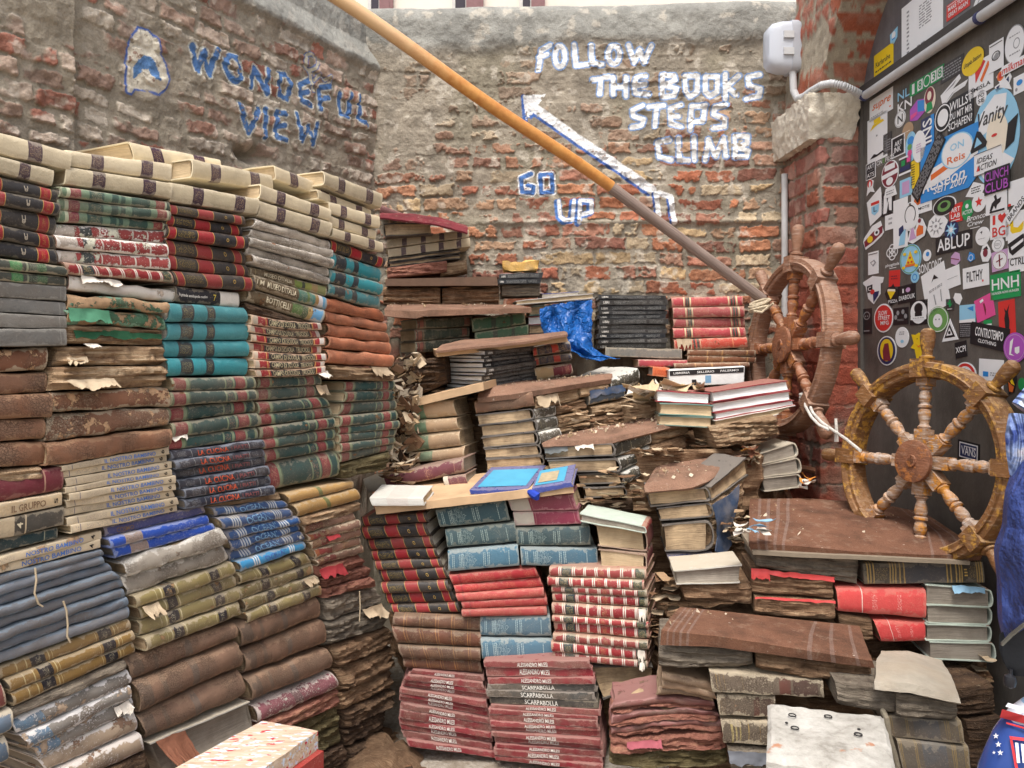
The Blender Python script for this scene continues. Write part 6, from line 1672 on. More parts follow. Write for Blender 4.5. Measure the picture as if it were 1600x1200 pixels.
place(AF, [(1178, 932), (1303, 938), (1303, 970), (1178, 960)], RB, "rotten brown block with a thin red line", "above the lower brown carpet's left half", amp=.006, D=.17, flaps=[(.0, -.06, .98, .10, .004, plain("coral_red_leather", (212, 80, 78), .4, .15))])
place(AF, [(1346, 879), (1531, 876), (1535, 912), (1349, 915)], 'treccani', "black volume with gilt frame and roman numeral", "right under the broad carpeted step", D=.2, group="black gilt volumes")
place(AF, [(1306, 917), (1446, 920), (1446, 969), (1310, 958)], 'redtorn', "coral red volume with torn lower left", "under the black gilt volume", D=.17, flaps=[(.0, .42, .48, 1.0, .004, SCRAP)], group="coral red volumes")
place(AF, [(1310, 960), (1364, 968), (1366, 1004), (1316, 996)], RB, "brown wad of pages", "left of the lower coral red volume", amp=.006, D=.16)
place(AF, [(1364, 970), (1446, 971), (1446, 1004), (1377, 1006)], 'redtorn', "short coral red volume", "lower one beside the grey page blocks", D=.17, group="coral red volumes")
stack(AF, [(1447, 912), (1447, 945), (1448, 974), (1449, 1001), (1449, 1029)], [(1551, 920), (1551, 949), (1552, 978), (1552, 1003), (1553, 1034)], ['grpage'] * 4, "grey page block with crimson spine", "of four right of the coral red", "grey page blocks with crimson spine", mode='spineR', D=.13, gap=.02, flapsat={0: [(.3, -.1, .95, .3, .012, SCRAPL)]})
place(PP(1490, 1.98, 4), [(1478, 1036), (1560, 1040), (1560, 1055), (1478, 1051)], 'green2', "dull green book, upper", "under the four grey page blocks", D=.16)
place(PP(1490, 1.98, 4), [(1482, 1053), (1560, 1057), (1560, 1074), (1482, 1070)], 'green2', "dull green book, lower", "under the four grey page blocks", D=.16)
sheet("carpet_runner", [[ap(AF, u, v, -.012) for u, v in ((1174, 860), (1250, 863), (1340, 872), (1440, 876), (1531, 876))], [ap(AF, u, v, -.015) for u, v in ((1171, 849), (1250, 853), (1340, 862), (1440, 866), (1535, 867))], [ap(AF, u, v, d) for u, v, d in ((1170, 815, .15), (1260, 815, .15), (1350, 818, .15), (1440, 830, .13), (1500, 838, .10))], [ap(AF, u, v, d) for u, v, d in ((1172, 780, .38), (1260, 779, .38), (1340, 784, .36), (1400, 792, .33), (1442, 800, .29))]], CARP, "broad brown carpet with worn border stripes in front of the yellow wheel", "carpet", .009, .0012, 11, 40)
slab_q("step_board", PP(1175, 1.925, -7), [(1176, 861), (1516, 877), (1516, 883), (1176, 867)], .16, plain("grey_step_board", (138, 124, 106), .8, .2), "thin grey board under the broad brown carpet", "board", up=.05, seed=14)
BF = PP(1035, 1.80, -10)
place(BF, [(1033, 1007), (1180, 1014), (1180, 1046), (1031, 1046)], RG, "long rotten book, left one", "under the lower brown carpet", amp=.010, D=.18)
place(BF, [(1181, 1014), (1365, 1028), (1363, 1076), (1182, 1050)], RB, "long rotten brown book, right one", "under the lower brown carpet", amp=.010, D=.18)
place(BF, [(1111, 1047), (1288, 1062), (1289, 1091), (1117, 1083)], 'greyold', "grey leather spine with dark red end", "second below the lower carpet", D=.17)
place(BF, [(1119, 1085), (1210, 1088), (1210, 1124), (1123, 1121)], 'greyold', "grey leather spine stained red", "left behind the pale studded slab", D=.17)
place(BF, [(1126, 1124), (1212, 1128), (1212, 1167), (1132, 1164)], 'greygold', "grey leather spine with gold stripes", "left behind the pale studded slab", D=.17)
place(BF, [(1136, 1168), (1212, 1170), (1212, 1212), (1142, 1206)], RG, "grey shredded book", "lowest left of the pale studded slab", amp=.008, D=.17, flaps=[(.0, .1, .8, .7, .02, plain("grey_leather_strip", (110, 112, 118), .7, .3))])
sheet("carpet_runner", [[ap(BF, u, v, -.014) for u, v in ((1032, 1007), (1120, 1012), (1200, 1022), (1366, 1044))], [ap(BF, u, v, -.018) for u, v in ((1034, 984), (1120, 993), (1200, 1006), (1362, 1032))], [ap(BF, u, v, .06) for u, v in ((1046, 966), (1130, 976), (1210, 984), (1352, 1006))], [ap(BF, u, v, .17) for u, v in ((1062, 948), (1140, 956), (1230, 966), (1342, 978))]], CARP, "lower brown carpet with worn border stripes over long rotten books", "carpet", .009, .0012, 15, 36)
stack(PP(1035, 1.83, -9), [(1034, 1047), (1034, 1062), (1033, 1076), (1031, 1091)], [(1113, 1068), (1115, 1083), (1118, 1092), (1120, 1101)], ['tancurl'] * 3, "wavy tan curled cover", "left of the grey leather spines", "wavy tan curled covers", D=.14, sag=-.004)
stack(PP(960, 1.86, -8), [(962, 1104), (958, 1112), (956, 1121), (954, 1130), (952, 1139), (951, 1148), (950, 1157)], [(1118, 1097), (1120, 1106), (1122, 1114), (1124, 1121), (1126, 1128), (1128, 1135), (1130, 1143)], ['redcurl', RR, 'redcurl', RR, 'redcurl', RR], "wavy dark red curled cover", "right of the crimson catalogues", "wavy dark red curled covers", D=.14, sag=-.012, gap=.0)
stack(PP(950, 1.85, -8), [(950, 1157), (950, 1180), (952, 1206)], [(1131, 1144), (1136, 1172), (1140, 1206)], [RR, RGR], "tattered rotten layers", "under the dark red curled covers", "tattered rotten layers", amp=.012, D=.15, flapsat={0: [(.15, .1, .45, .6, .03, plain("torn_rose", (158, 84, 92), .8, .3)), (.5, .3, .9, .9, .02, SCRAP)]})
CF2 = PP(1306, 1.66, -9)
place(CF2, [(1306, 1072), (1402, 1080), (1404, 1120), (1308, 1106)], RG, "grey rotten page block, left half", "under the dusty pale slab top", amp=.006, D=.16)
place(CF2, [(1403, 1080), (1500, 1096), (1501, 1126), (1404, 1120)], RG, "grey rotten page block, right half", "under the dusty pale slab top", amp=.006, D=.16)
DUST = plain("dusty_pale_paper", (176, 166, 150), .95, .25, 30, .002, dirt=.35, dirtc=(170, 150, 125))
sheet("paper_slab", [[ap(CF2, u, v, -.02) for u, v in ((1366, 1078), (1420, 1083), (1502, 1099))], [ap(CF2, u, v, -.015) for u, v in ((1366, 1066), (1420, 1068), (1500, 1090))], [ap(CF2, u, v, .10) for u, v in ((1370, 1038), (1420, 1036), (1486, 1054))], [ap(CF2, u, v, .22) for u, v in ((1376, 1018), (1420, 1018), (1472, 1031))]], DUST, "dusty pale paper slab left of the black gilt pair at the bottom", "paper slab", .012, .003, 21, 24)
stack(PP(1390, 1.65, -8), [(1390, 1119), (1397, 1155), (1408, 1208)], [(1506, 1128), (1510, 1166), (1514, 1216)], ['trecdust'] * 2, "dusty black gilt volume", "behind the grey cord, bottom right", "black gilt volumes", D=.18)
place(PP(1500, 1.78, 8), [(1502, 1078), (1562, 1070), (1566, 1118), (1506, 1124)], RD, "dark leathery slumped book, upper", "right of the dusty pale slab", amp=.006, D=.15)
place(PP(1500, 1.78, 8), [(1510, 1126), (1566, 1120), (1570, 1206), (1514, 1206)], RD, "dark leathery slumped book, lower", "left of the printed bag", amp=.006, D=.15)

# ------------------------------------------------------------------ added rotten fill under the steps, debris, slab, box
def fill(name, pts, z0, z1, label, cat="book pile"):  # added filler inside the pile: blocks light and keeps the gaps dark
	"""rough dark fill added behind the book faces so that no light leaks through (plan outline pts)"""
	ob = core(name, pts, z0, z1, RB)
	tag(ob, label, cat)
def g2(u, y): return ((u - 800) / F * y, y)
fill("book_fill", [g2(640, 2.36), g2(905, 2.33), g2(880, 2.9), g2(640, 2.9)], 0, .62, "added dark fill of old books under the middle steps")
fill("book_fill", [g2(640, 2.62), g2(800, 2.62), g2(840, 2.68), g2(1150, 2.62), g2(1150, 2.97), g2(610, 2.97)], .0, .98, "added dark fill of old books under the wall row of books")
fill("book_fill", [g2(660, 2.82), g2(820, 2.84), g2(820, 2.98), g2(640, 2.98)], .98, 1.24, "added dark fill of old books carrying the highest step")
fill("book_fill", [g2(930, 2.32), g2(1190, 2.34), g2(1215, 2.62), g2(905, 2.62)], .0, .82, "added dark fill of old books behind the carpeted corner")
fill("book_fill", [g2(1052, 2.16), g2(1176, 2.16), g2(1240, 2.34), g2(1010, 2.32)], .0, .42, "added dark fill of old books below the grey page blocks")
fill("book_fill", [g2(1190, 2.14), g2(1530, 2.10), g2(1440, 2.30), g2(1300, 2.50), g2(1200, 2.50)], .0, .60, "added dark fill of old books under the broad carpeted step")
fill("book_fill", [g2(1040, 1.99), g2(1365, 1.99), g2(1490, 2.14), g2(1180, 2.14)], .0, .46, "added dark fill of old books under the lower carpet")
fill("book_fill", [g2(1150, 1.86), g2(1500, 1.86), g2(1545, 1.99), g2(1130, 1.98)], .0, .36, "added dark fill of old books behind the bottom gilt volumes")
def debris(name, outline, z, n, size, mats, label, seed, cat="debris", zamp=.012):
	r = np.random.RandomState(seed)
	o = np.array(outline)
	lo, hi = o.min(0), o.max(0)
	mb = MB()
	k = 0
	while k < n:
		p = lo + (hi - lo) * r.rand(2)
		if not in_poly(np.array([p[0]]), np.array([p[1]]), outline)[0]:
			continue
		k += 1
		s_ = size * (.3 + r.rand() ** 2 * 1.3)
		a = r.rand() * 6.28
		e1 = np.array([math.cos(a), math.sin(a), (r.rand() - .5) * .8]) * s_
		e2 = np.array([-math.sin(a), math.cos(a), (r.rand() - .5) * .8]) * s_ * (.3 + .6 * r.rand())
		c = np.array([p[0], p[1], z(p) if callable(z) else z + r.rand() * zamp])
		m = int(r.randint(len(mats)))
		h = np.array([0, 0, s_ * (.15 + .4 * r.rand())])
		j = lambda: 1 + (r.rand() - .5) * .7
		b = [c - e1 * j() - e2 * j(), c + e1 * j() - e2 * j(), c + e1 * j() + e2 * j(), c - e1 * j() + e2 * j()]
		boxp(mb, b + [x * .6 + c * .4 + h for x in b], m)
	ob = mb.build(name, mats, smooth=False)
	tag(ob, label, cat, kind="stuff")
CH = [plain("crumb_brown", (112, 84, 62), .95, .3, 60, .001), plain("crumb_tan", (176, 150, 118), .95, .3, 60, .001), plain("crumb_pale", (206, 190, 166), .95, .2, 60, .001), plain("crumb_dark", (70, 54, 42), .95, .3, 60, .001)]
debris("debris", [g2(520, 2.05), g2(640, 2.15), g2(640, 2.05), g2(800, 2.10), g2(900, 2.05), g2(930, 1.95), g2(700, 1.85), g2(480, 1.8)], 0.004, 900, .009, CH, "brown leaf and paper debris on the ground before the catalogues", 3)
mb = MB()
r_ = np.random.RandomState(8)
A_, B_ = np.meshgrid(np.linspace(0, 1, 26), np.linspace(0, 1, 14), indexing='ij')
hp = np.stack([np.interp(A_, [0, 1], [g2(520, 2.1)[0], g2(660, 2.1)[0]]), 1.92 + .26 * B_, .10 * np.sin(np.pi * np.clip(A_ * .9 + .05, 0, 1)) * (.25 + .75 * B_) * np.clip((1.05 - A_), 0, 1) ** .5], -1)
hp = wob(hp, .02, 22, 5); hp[..., 2] = np.maximum(hp[..., 2], -.01)
mb.grid(wob(hp, .006, 70, 9), 0, np.stack([A_, B_], -1))
tag(mb.build("debris_heap", [RB]), "heap of rotted paper at the foot of the left stacks", "debris", kind="stuff")
def hz_tread(z, u0, v0, u1, v1, n, seed, label, size=.006):
	r = np.random.RandomState(seed)
	debris("crumbs", [flat(u0, v1, z)[:2], flat(u1, v1, z)[:2], flat(u1, v0, z)[:2], flat(u0, v0, z)[:2]], z, n, size, CH[1:3], label, seed)
def corner_debris():
	mb = MB()
	r = np.random.RandomState(12)
	mats = CH + [SCRAP]
	for k in range(340):
		t = r.rand()
		c = ad(612 + 46 * r.rand() - 6 * t, 556 + 190 * t, 2.34 + .14 * r.rand())
		s_ = .006 + .02 * r.rand() ** 2
		a = r.rand(3, 3) - .5
		obox(mb, c, a[0] / np.linalg.norm(a[0]) * s_, a[1] / np.linalg.norm(a[1]) * s_ * .5, a[2] / np.linalg.norm(a[2]) * s_ * .2, int(r.randint(len(mats))))
	tag(mb.build("debris", mats, smooth=False), "debris packed into the corner between the green volumes and the steps", "debris", kind="stuff")
corner_debris()
place(PP(630, 2.50, -6), [(604, 566), (690, 556), (694, 600), (606, 640)], RD, "dark rotten book in the shadowed corner", "left of the white paged volumes", amp=.014, D=.16)
place(PP(630, 2.46, -6), [(604, 640), (624, 634), (632, 722), (610, 736)], RD, "dark rotten wad", "left of the tan volumes with green band", amp=.012, D=.12)
def crumbs_on(name, corners, n, seed, label):
	"""small chips scattered over a tread given by four 3D corners"""
	r = np.random.RandomState(seed)
	c = [np.asarray(x, float) for x in corners]
	mb = MB()
	for k in range(n):
		a, b = r.rand(), r.rand() ** .7
		p = (c[0] * (1 - a) + c[1] * a) * (1 - b) + (c[3] * (1 - a) + c[2] * a) * b
		s_ = .0016 + .0045 * r.rand() ** 3
		q = r.rand(3, 3) - .5
		obox(mb, p + np.array([0, 0, .004]), q[0] / np.linalg.norm(q[0]) * s_, q[1] / np.linalg.norm(q[1]) * s_ * .6, q[2] / np.linalg.norm(q[2]) * s_ * .4, int(r.randint(3)))
	tag(mb.build("crumbs", CH[1:3] + [SCRAP], smooth=False), label, "crumbs", kind="stuff")
crumbs_on("crumbs", [ad(860, 690, 2.27), ad(1070, 656, 2.39), ad(1060, 646, 2.49), ad(880, 680, 2.39)], 130, 4, "crumbs scattered on the dusty middle ledge")
crumbs_on("crumbs", [ad(1012, 752, 2.17), ad(1110, 742, 2.2), ad(1150, 701, 2.47), ad(1050, 712, 2.44)], 150, 5, "crumbs scattered on the carpeted corner step")
crumbs_on("crumbs", [ad(1175, 840, 1.95), ad(1520, 858, 1.95), ad(1440, 800, 2.18), ad(1175, 782, 2.34)], 60, 6, "crumbs scattered on the broad brown carpet")
crumbs_on("crumbs", [ad(1040, 980, 1.79), ad(1356, 1028, 1.79), ad(1338, 980, 1.93), ad(1064, 950, 1.96)], 70, 7, "crumbs scattered on the lower brown carpet")
crumbs_on("crumbs", [ad(764, 608, 2.42), ad(950, 588, 2.52), ad(940, 585, 2.58), ad(800, 600, 2.54)], 60, 8, "crumbs scattered on the fifth step ledge")
crumbs_on("crumbs", [ad(606, 482, 2.66), ad(826, 480, 2.66), ad(810, 477, 2.79), ad(610, 475, 2.79)], 40, 9, "crumbs scattered on the upper rose carpet")
paper_heap("paper_scrap", 1152, 838, 1196, 826, 1.90, 1.93, 9, "crumpled pale blue paper at the broad carpet's left corner", [SCRAPW, SCRAPW, SCRAPL], .04, 9, "paper", .25)
paper_heap("paper_scrap", 1165, 735, 1182, 705, 2.30, 2.36, 16, "yellowed leaves and paper curled between the corner step and page blocks", [SCRAP, SCRAPB, plain("dry_leaf", (170, 122, 60), .9, .3)], .035, 10, "paper")
paper_heap("paper_scrap", 1252, 764, 1268, 748, 2.28, 2.30, 5, "small printed scrap beside the grey page blocks", [SCRAPW, SCRAPL, plain("orange_scrap", (220, 140, 60), .8, .2)], .03, 11, "paper")
TN_ = [plain("heap_tan", (168, 138, 106), .95, .35, 60, .001), plain("heap_pale", (196, 174, 144), .95, .3, 60, .001), plain("heap_brown", (116, 86, 62), .95, .35, 60, .001)]
for hk_, (a_, b_, c_, d_, e1_, f1_, n_, s_, l_) in enumerate(((880, 690, 1000, 640, 2.40, 2.48, 44, .05, "ragged rotted pages filling the gap beside the short olive spines"), (985, 740, 1070, 706, 2.30, 2.42, 44, .05, "ragged rotted pages behind the dusty middle ledge"), (1085, 712, 1185, 694, 2.38, 2.44, 50, .05, "ragged rotted pages under the loaf of page layers"), (905, 812, 1010, 745, 2.20, 2.28, 60, .045, "ragged rotted pages behind the pale green notebook"),
		(1016, 1000, 1060, 905, 2.08, 2.12, 46, .05, "ragged rotted pages right of the white lined red volumes"), (600, 760, 640, 730, 2.26, 2.34, 30, .04, "ragged rotted pages left of the maroon volume"), (1125, 860, 1170, 800, 2.12, 2.2, 30, .04, "ragged rotted pages under the torn navy cloth strip"), (1500, 1075, 1545, 1030, 1.86, 1.95, 14, .04, "ragged rotted pages below the grey page blocks"))):
	paper_heap("page_litter", a_, b_, c_, d_, e1_, f1_, n_ * 2 // 3, l_, TN_, s_ * .9, 30 + hk_, tilt=.16)
def studded_slab():
	FOAM = NT("stained_pale_board")
	p, r, tc = FOAM.coords()
	n1, n2, n3 = FOAM.noise(p, 14, 5, .65), FOAM.noise(p, 60, 5, .7), FOAM.noise(p, 24, 3, .5)
	col = FOAM.ramp(FOAM.math('MULTIPLY_ADD', n2, .4, FOAM.math('MULTIPLY', n1, .7)), [(.3, lin((118, 112, 102))), (.5, lin((176, 171, 162))), (.75, lin((208, 204, 196)))])
	col = FOAM.mix(FOAM.math('MULTIPLY', FOAM.ss(n3, .68, .75), .8), col, lin((176, 112, 70)))
	FOAM.bump(FOAM.math('ADD', n2, n1), .004)
	m = FOAM.out(col, .9)
	z = .385
	top = [flat(1198, 1097, z), flat(1379, 1116, z), flat(1404, 1206, z), flat(1197, 1174, z)]
	A, B = np.meshgrid(np.linspace(0, 1, 34), np.linspace(0, 1, 30), indexing='ij')
	G = bil(top, A.ravel(), B.ravel()).reshape(34, 30, 3)
	edge = np.minimum(np.minimum(A, 1 - A), np.minimum(B, 1 - B))
	G[..., 2] -= .006 * np.clip(1 - edge / .03, 0, 1) ** 2
	G[..., 2] -= .012 * B ** 3
	G = wob(wob(G, .004, 12, 3), .0018, 60, 5)
	lo = G.copy(); lo[..., 2] = z - .075 + .004 * np.sin(A * 9)
	mb = MB()
	UV = np.stack([A, B], -1)
	mb.grid(G, 0, UV); mb.grid(lo, 0, UV, flip=True)
	for i in (0, 33):
		mb.grid(np.stack([G[i], lo[i]]), 0)
	for j in (0, 29):
		mb.grid(np.stack([G[:, j], lo[:, j]]), 0)
	ob = mb.build("studded_slab", [m])
	tag(ob, "pale stained slab with dark ring eyelets at the bottom front", "slab")
	for u, v in ((1238, 1119), (1242, 1139), (1294, 1121), (1341, 1149), (1229, 1131), (1342, 1141)):
		mb = MB()
		c = flat(u, v, z) + np.array([0, 0, .002])
		big = (u, v) in ((1238, 1119), (1242, 1139), (1294, 1121), (1341, 1149))
		rr = .0068 if big else .002
		tube(mb, [c + np.array([math.cos(a) * rr, math.sin(a) * rr, 0]) for a in np.linspace(0, 2 * math.pi, 13)], .0012, 6)
		mb.build("eyelet", [plain("black_eyelet", (40, 38, 38), .5, .1)], ob)
	mb = MB()
	base = [flat(1204, 1110, z) * 1, flat(1370, 1126, z), flat(1398, 1190, z), flat(1203, 1168, z)]
	b2 = [np.array([q[0], q[1], 0.0]) for q in base]; t2 = [np.array([q[0], q[1], z - .079]) for q in base]
	boxp(mb, b2 + t2)
	tag(mb.build("book_fill", [RG], smooth=False), "grey rotten block carrying the pale studded slab", "book pile")
studded_slab()
mb = MB()
tube(mb, [ad(1364, 1074, 1.72), ad(1369, 1090, 1.68), ad(1378, 1108, 1.655), ad(1385, 1122, 1.64), ad(1389, 1150, 1.635), ad(1398, 1180, 1.632), ad(1404, 1206, 1.63), ad(1410, 1240, 1.63)], .006, 8)
tag(mb.build("cord", [plain("grey_cord", (140, 130, 112), .9, .35, 160, .001)]), "grey cord hanging down beside the pale studded slab", "cord")
def flecked_box():
	t = NT("whitewashed_wood_flecked")
	p, r, tc = t.coords()
	sp = t.n("SeparateXYZ", {0: p})
	gr = t.noise(t.vmul(p, (14, 160, 160)), 1.0, 4, .6)
	col = t.ramp(gr, [(.3, lin((176, 152, 128))), (.5, lin((196, 174, 150))), (.7, lin((208, 190, 168)))])
	f1 = t.noise(t.vmul(p, (40, 120, 120)), 1.0, 3, .5)
	f2 = t.noise(t.vmul(p, (36, 90, 90)), 1.3, 3, .5)
	col = t.mix(t.ss(f2, .54, .64), col, lin((196, 208, 220)))
	col = t.mix(t.ss(f1, .625, .65), col, lin((184, 56, 64)))
	t.bump(gr, .002)
	topm = t.out(col, .8)
	RED = book_mat("red_painted_wood", (176, 48, 46), wear=.25, dirt=.15, wearc=(206, 180, 160), rough=.5)
	z = .40
	A, B = flat(411, 1125, z), flat(497, 1142, z)
	C = flat(405, 1206, z); Dd = flat(262, 1206, z)
	C = B + (C - B) * 1.5; Dd = A + (Dd - A) * 1.5
	dn = np.array([0, 0, -.034]); bv = (B - A) / np.linalg.norm(B - A)
	e_ = empty("painted_box", (A + B + C + Dd) / 4 * np.array([1, 1, 0]))
	tag(e_, "red painted wooden box with pale flecked board on top", "box")
	n1, n2 = 24, 10
	P_, Q_ = np.meshgrid(np.linspace(0, 1, n1), np.linspace(0, 1, n2), indexing='ij')
	G = (A + (Dd - A) * P_[..., None]) * (1 - Q_[..., None]) + (B + (C - B) * P_[..., None]) * Q_[..., None]
	G = wob(G, .001, 30, 4)
	lo = G + dn
	mb = MB(); mb.grid(G, 0); mb.grid(lo, 0, flip=True)
	for i in (0, n1 - 1): mb.grid(np.stack([G[i], lo[i]]), 0)
	for j in (0, n2 - 1): mb.grid(np.stack([G[:, j], lo[:, j]]), 0)
	mb.build("top_board", [topm], e_)
	mb = MB()
	off = bv * .012
	q = [A, B + off, C + off, Dd]
	lo4 = [np.array([x[0], x[1], 0.0]) for x in q]; hi4 = [x + dn * 1.02 for x in q]
	boxp(mb, lo4 + hi4)
	mb.build("box_body", [RED], e_, smooth=False)
flecked_box()
for i, (pts, lab) in enumerate((([(48, 886), (50, 905), (47, 925), (53, 942), (60, 946)], "thin tan string dangling over the upper grey blue volumes"), ([(92, 938), (97, 952), (99, 975), (98, 992), (103, 1002)], "thin tan string dangling over the lower grey blue volumes"), ([(556, 923), (557, 945), (556, 970)], "thin pale thread over the big mouldy books"))):
	mb = MB(); tube(mb, [LB.at(*q) + LB.n * .012 for q in pts], .0016, 6)
	tag(mb.build("string", [plain("tan_string", (186, 168, 140), .9, .2)]), lab, "string")

# ------------------------------------------------------------------ the pole
def pole():
	e_ = empty("pole", ad(955, 295, 2.62))
	tag(e_, "long pole leaning across the painted wall, orange above and grey below", "pole")
	a, b, c = ad(505, -18, 2.30), ad(955, 293, 2.58), ad(1192, 468, 2.70)
	t = NT("varnished_orange_wood")
	p, r, tc = t.coords()
	n1 = t.noise(t.vmul(p, (6, 6, 6)), 1.0, 5, .6); n2 = t.noise(p, 30, 5, .7)
	sp = t.n("SeparateXYZ", {0: tc.outputs["UV"]})
	fade = t.math('MULTIPLY', t.ss(t.math('MULTIPLY_ADD', n2, .25, sp.outputs[0]), .60, .30), .75)
	col = t.mix(t.ss(n2, .35, .7), lin((204, 146, 80)), lin((186, 122, 64)))
	col = t.mix(t.math('MULTIPLY', t.ss(n2, .68, .74), .8), col, lin((130, 84, 52)))
	col = t.mix(fade, col, lin((206, 176, 138)))
	om = t.out(col, .35)
	g = NT("weathered_grey_wood")
	p, r, tc = g.coords()
	w_ = g.noise(g.vmul(tc.outputs["UV"], (6, 40, 1)), 1.0, 5, .7)
	gm = g.out(g.ramp(w_, [(.3, lin((96, 80, 72))), (.5, lin((140, 122, 112))), (.75, lin((172, 156, 146)))]), .8)
	mb = MB(); n = 40
	tube(mb, [a + (b - a) * i / n + np.array([0, 0, .004 * math.sin(i * .22)]) for i in range(n + 1)], [.0212 - .0022 * i / n for i in range(n + 1)], 20)
	mb.build("varnished_shaft", [om], e_)
	mb = MB()
	tube(mb, [b + (c - b) * i / n for i in range(n + 1)], [.0188 - .0012 * i / n for i in range(n + 1)], 20)
	mb.build("weathered_shaft", [gm], e_)
pole()

# ------------------------------------------------------------------ ship's wheels
def wheel_wood(name, base, dark, paint, pamt, pale, pa=.5):
	t = NT(name)
	p, r, tc = t.coords()
	n1, n2, n3 = t.noise(p, 13, 5, .65), t.noise(p, 70, 5, .7), t.noise(t.vmul(p, (30, 30, 160)), 1.0, 4, .6)
	col = t.mix(t.ss(n1, .35, .7), lin(base), lin(dark))
	col = t.mix(t.math('MULTIPLY', t.ss(n3, .62 - .24 * pa, .75), pa), col, lin(pale))
	if pamt:
		col = t.mix(t.math('MULTIPLY', t.ss(t.math('MULTIPLY_ADD', n2, .5, t.math('MULTIPLY', n1, .6)), .60 - .12 * pamt, .68 - .12 * pamt), .95), col, lin(paint))
	geo = t.n("NewGeometry")
	nz = t.n("SeparateXYZ", {0: geo.outputs["Normal"]}).outputs[2]
	dust = t.math('MULTIPLY', t.math('MULTIPLY', t.ss(nz, .2, .9), t.ss(n2, .3, .7)), .55)
	col = t.mix(dust, col, lin(pale))
	t.bump(t.math('ADD', n2, n3), .0025)
	return t.out(col, .6)
def ship_wheel(label, c, nrm, R, phase, tilt, rim_m, spoke_m, hub_m, depth, handles, hl):
	c = np.asarray(c, float)
	nrm = np.asarray(nrm, float); nrm = nrm / np.linalg.norm(nrm)
	X = np.cross(nrm, [0, 0, 1.0]); X /= np.linalg.norm(X)
	if X[1] > 0: X = -X            # X runs towards the camera side
	Y = np.cross(X, nrm)
	if Y[2] < 0: Y = -Y
	e_ = empty("ship_wheel", c)
	tag(e_, label, "ship's wheel", "old wooden ship's wheels")
	W_ = R * .15
	prof = [(R - W_, -depth * .42), (R - W_, depth * .30), (R - W_ * .90, depth * .36), (R - W_ * .66, depth * .36), (R - W_ * .62, depth * .44), (R - W_ * .40, depth * .50), (R - W_ * .36, depth * .40), (R - W_ * .08, depth * .36), (R, depth * .26), (R, -depth * .42), (R - W_ * .3, -depth * .5), (R - W_ * .8, -depth * .5)]
	n = 96
	G = np.array([[c + (X * math.cos(a) + Y * math.sin(a)) * r + nrm * o for r, o in prof] for a in np.linspace(0, 2 * math.pi, n)])
	mb = MB(); mb.grid(G, 0, wrap=True)
	mb.build("rim", [rim_m], e_)
	mb = MB()
	hr = R * .205
	for a0, a1, r0 in ((-.5, .5, hr * 1.12),):
		lathe(mb, [(-depth * .45, 0), (-depth * .45, r0), (depth * .42, r0), (depth * .42, 0)], c, nrm, 8)
	mb.build("hub", [spoke_m], e_)
	mb = MB()
	lathe(mb, [(depth * .40, hr * 1.02), (depth * .54, hr * 1.02), (depth * .56, hr * .96), (depth * .56, hr * .30), (depth * .62, hr * .28), (depth * .62, hr * .17), (depth * .1, hr * .16), (depth * .1, 0)], c, nrm, 40)
	hp_ = mb.build("hub_plate", [hub_m], e_)
	for k in range(8):
		a = phase + math.pi / 8 + k * math.pi / 4
		mb = MB(); lathe(mb, [(depth * .55, .0001), (depth * .55, R * .027), (depth * .66, R * .024), (depth * .70, .0005)], c + (X * math.cos(a) + Y * math.sin(a)) * hr * .76, nrm, 8)
		mb.build("bolt", [plain("dark_rust", (86, 62, 50), .6, .3)], hp_)
	for k in range(8):
		a = phase + k * math.pi / 4
		d = X * math.cos(a) + Y * math.sin(a)
		t_ = np.cross(nrm, d)
		r0, r1 = hr * .95, R - W_ * .95
		L = r1 - r0
		s = R * .058
		pr = [(r0 + L * f, s * q) for f, q in ((.20, .95), (.235, 1.12), (.26, .8), (.29, .72), (.36, .95), (.44, 1.08), (.49, .95), (.505, .66), (.53, 1.12), (.56, 1.14), (.585, .68), (.62, .92), (.70, 1.06), (.76, .9), (.785, .64), (.81, 1.0), (.84, 1.04), (.86, .8))]
		mb = MB()
		lathe(mb, pr, c, d, 18)
		for f0, f1, q in ((-.05, .20, 1.12), (.855, 1.04, 1.12)):
			m_ = c + d * (r0 + L * (f0 + f1) / 2)
			obox(mb, m_, d * L * (f1 - f0) / 2, t_ * s * q, nrm * s * q)
		mb.build("spoke", [spoke_m], e_)
		if k in handles:
			hs = R * .06
			hh = [(R - .004, hs * .9), (R + hl * .10, hs * .86), (R + hl * .12, hs * 1.18), (R + hl * .17, hs * 1.2), (R + hl * .20, hs * .8), (R + hl * .30, hs * .82), (R + hl * .5, hs * 1.08), (R + hl * .75, hs * 1.22), (R + hl * .92, hs * 1.1), (R + hl * .99, hs * .66), (R + hl * 1.01, .0006)]
			mb = MB(); lathe(mb, hh, c, d, 18)
			obox(mb, c + d * (R - W_ * .45), d * W_ * .62, t_ * hs * 1.3, nrm * depth * .53)
			mb.build("handle", [rim_m], e_)
	return e_, X, Y
BRW = wheel_wood("brown_wheel_wood", (148, 108, 84), (122, 88, 70), (150, 110, 84), .3, (182, 160, 144), .65)
BRS = wheel_wood("brown_spoke_wood", (156, 100, 68), (128, 82, 58), (186, 120, 60), .3, (196, 172, 154))
YLW = wheel_wood("yellow_painted_wheel_wood", (136, 94, 56), (100, 70, 46), (186, 138, 60), .40, (190, 164, 136))
YLS = wheel_wood("yellow_white_spoke_wood", (166, 132, 102), (146, 104, 72), (196, 132, 50), .34, (206, 194, 184), .85)
RST = wheel_wood("rusty_hub_iron", (140, 92, 66), (112, 74, 56), (176, 112, 62), .2, (164, 128, 104))
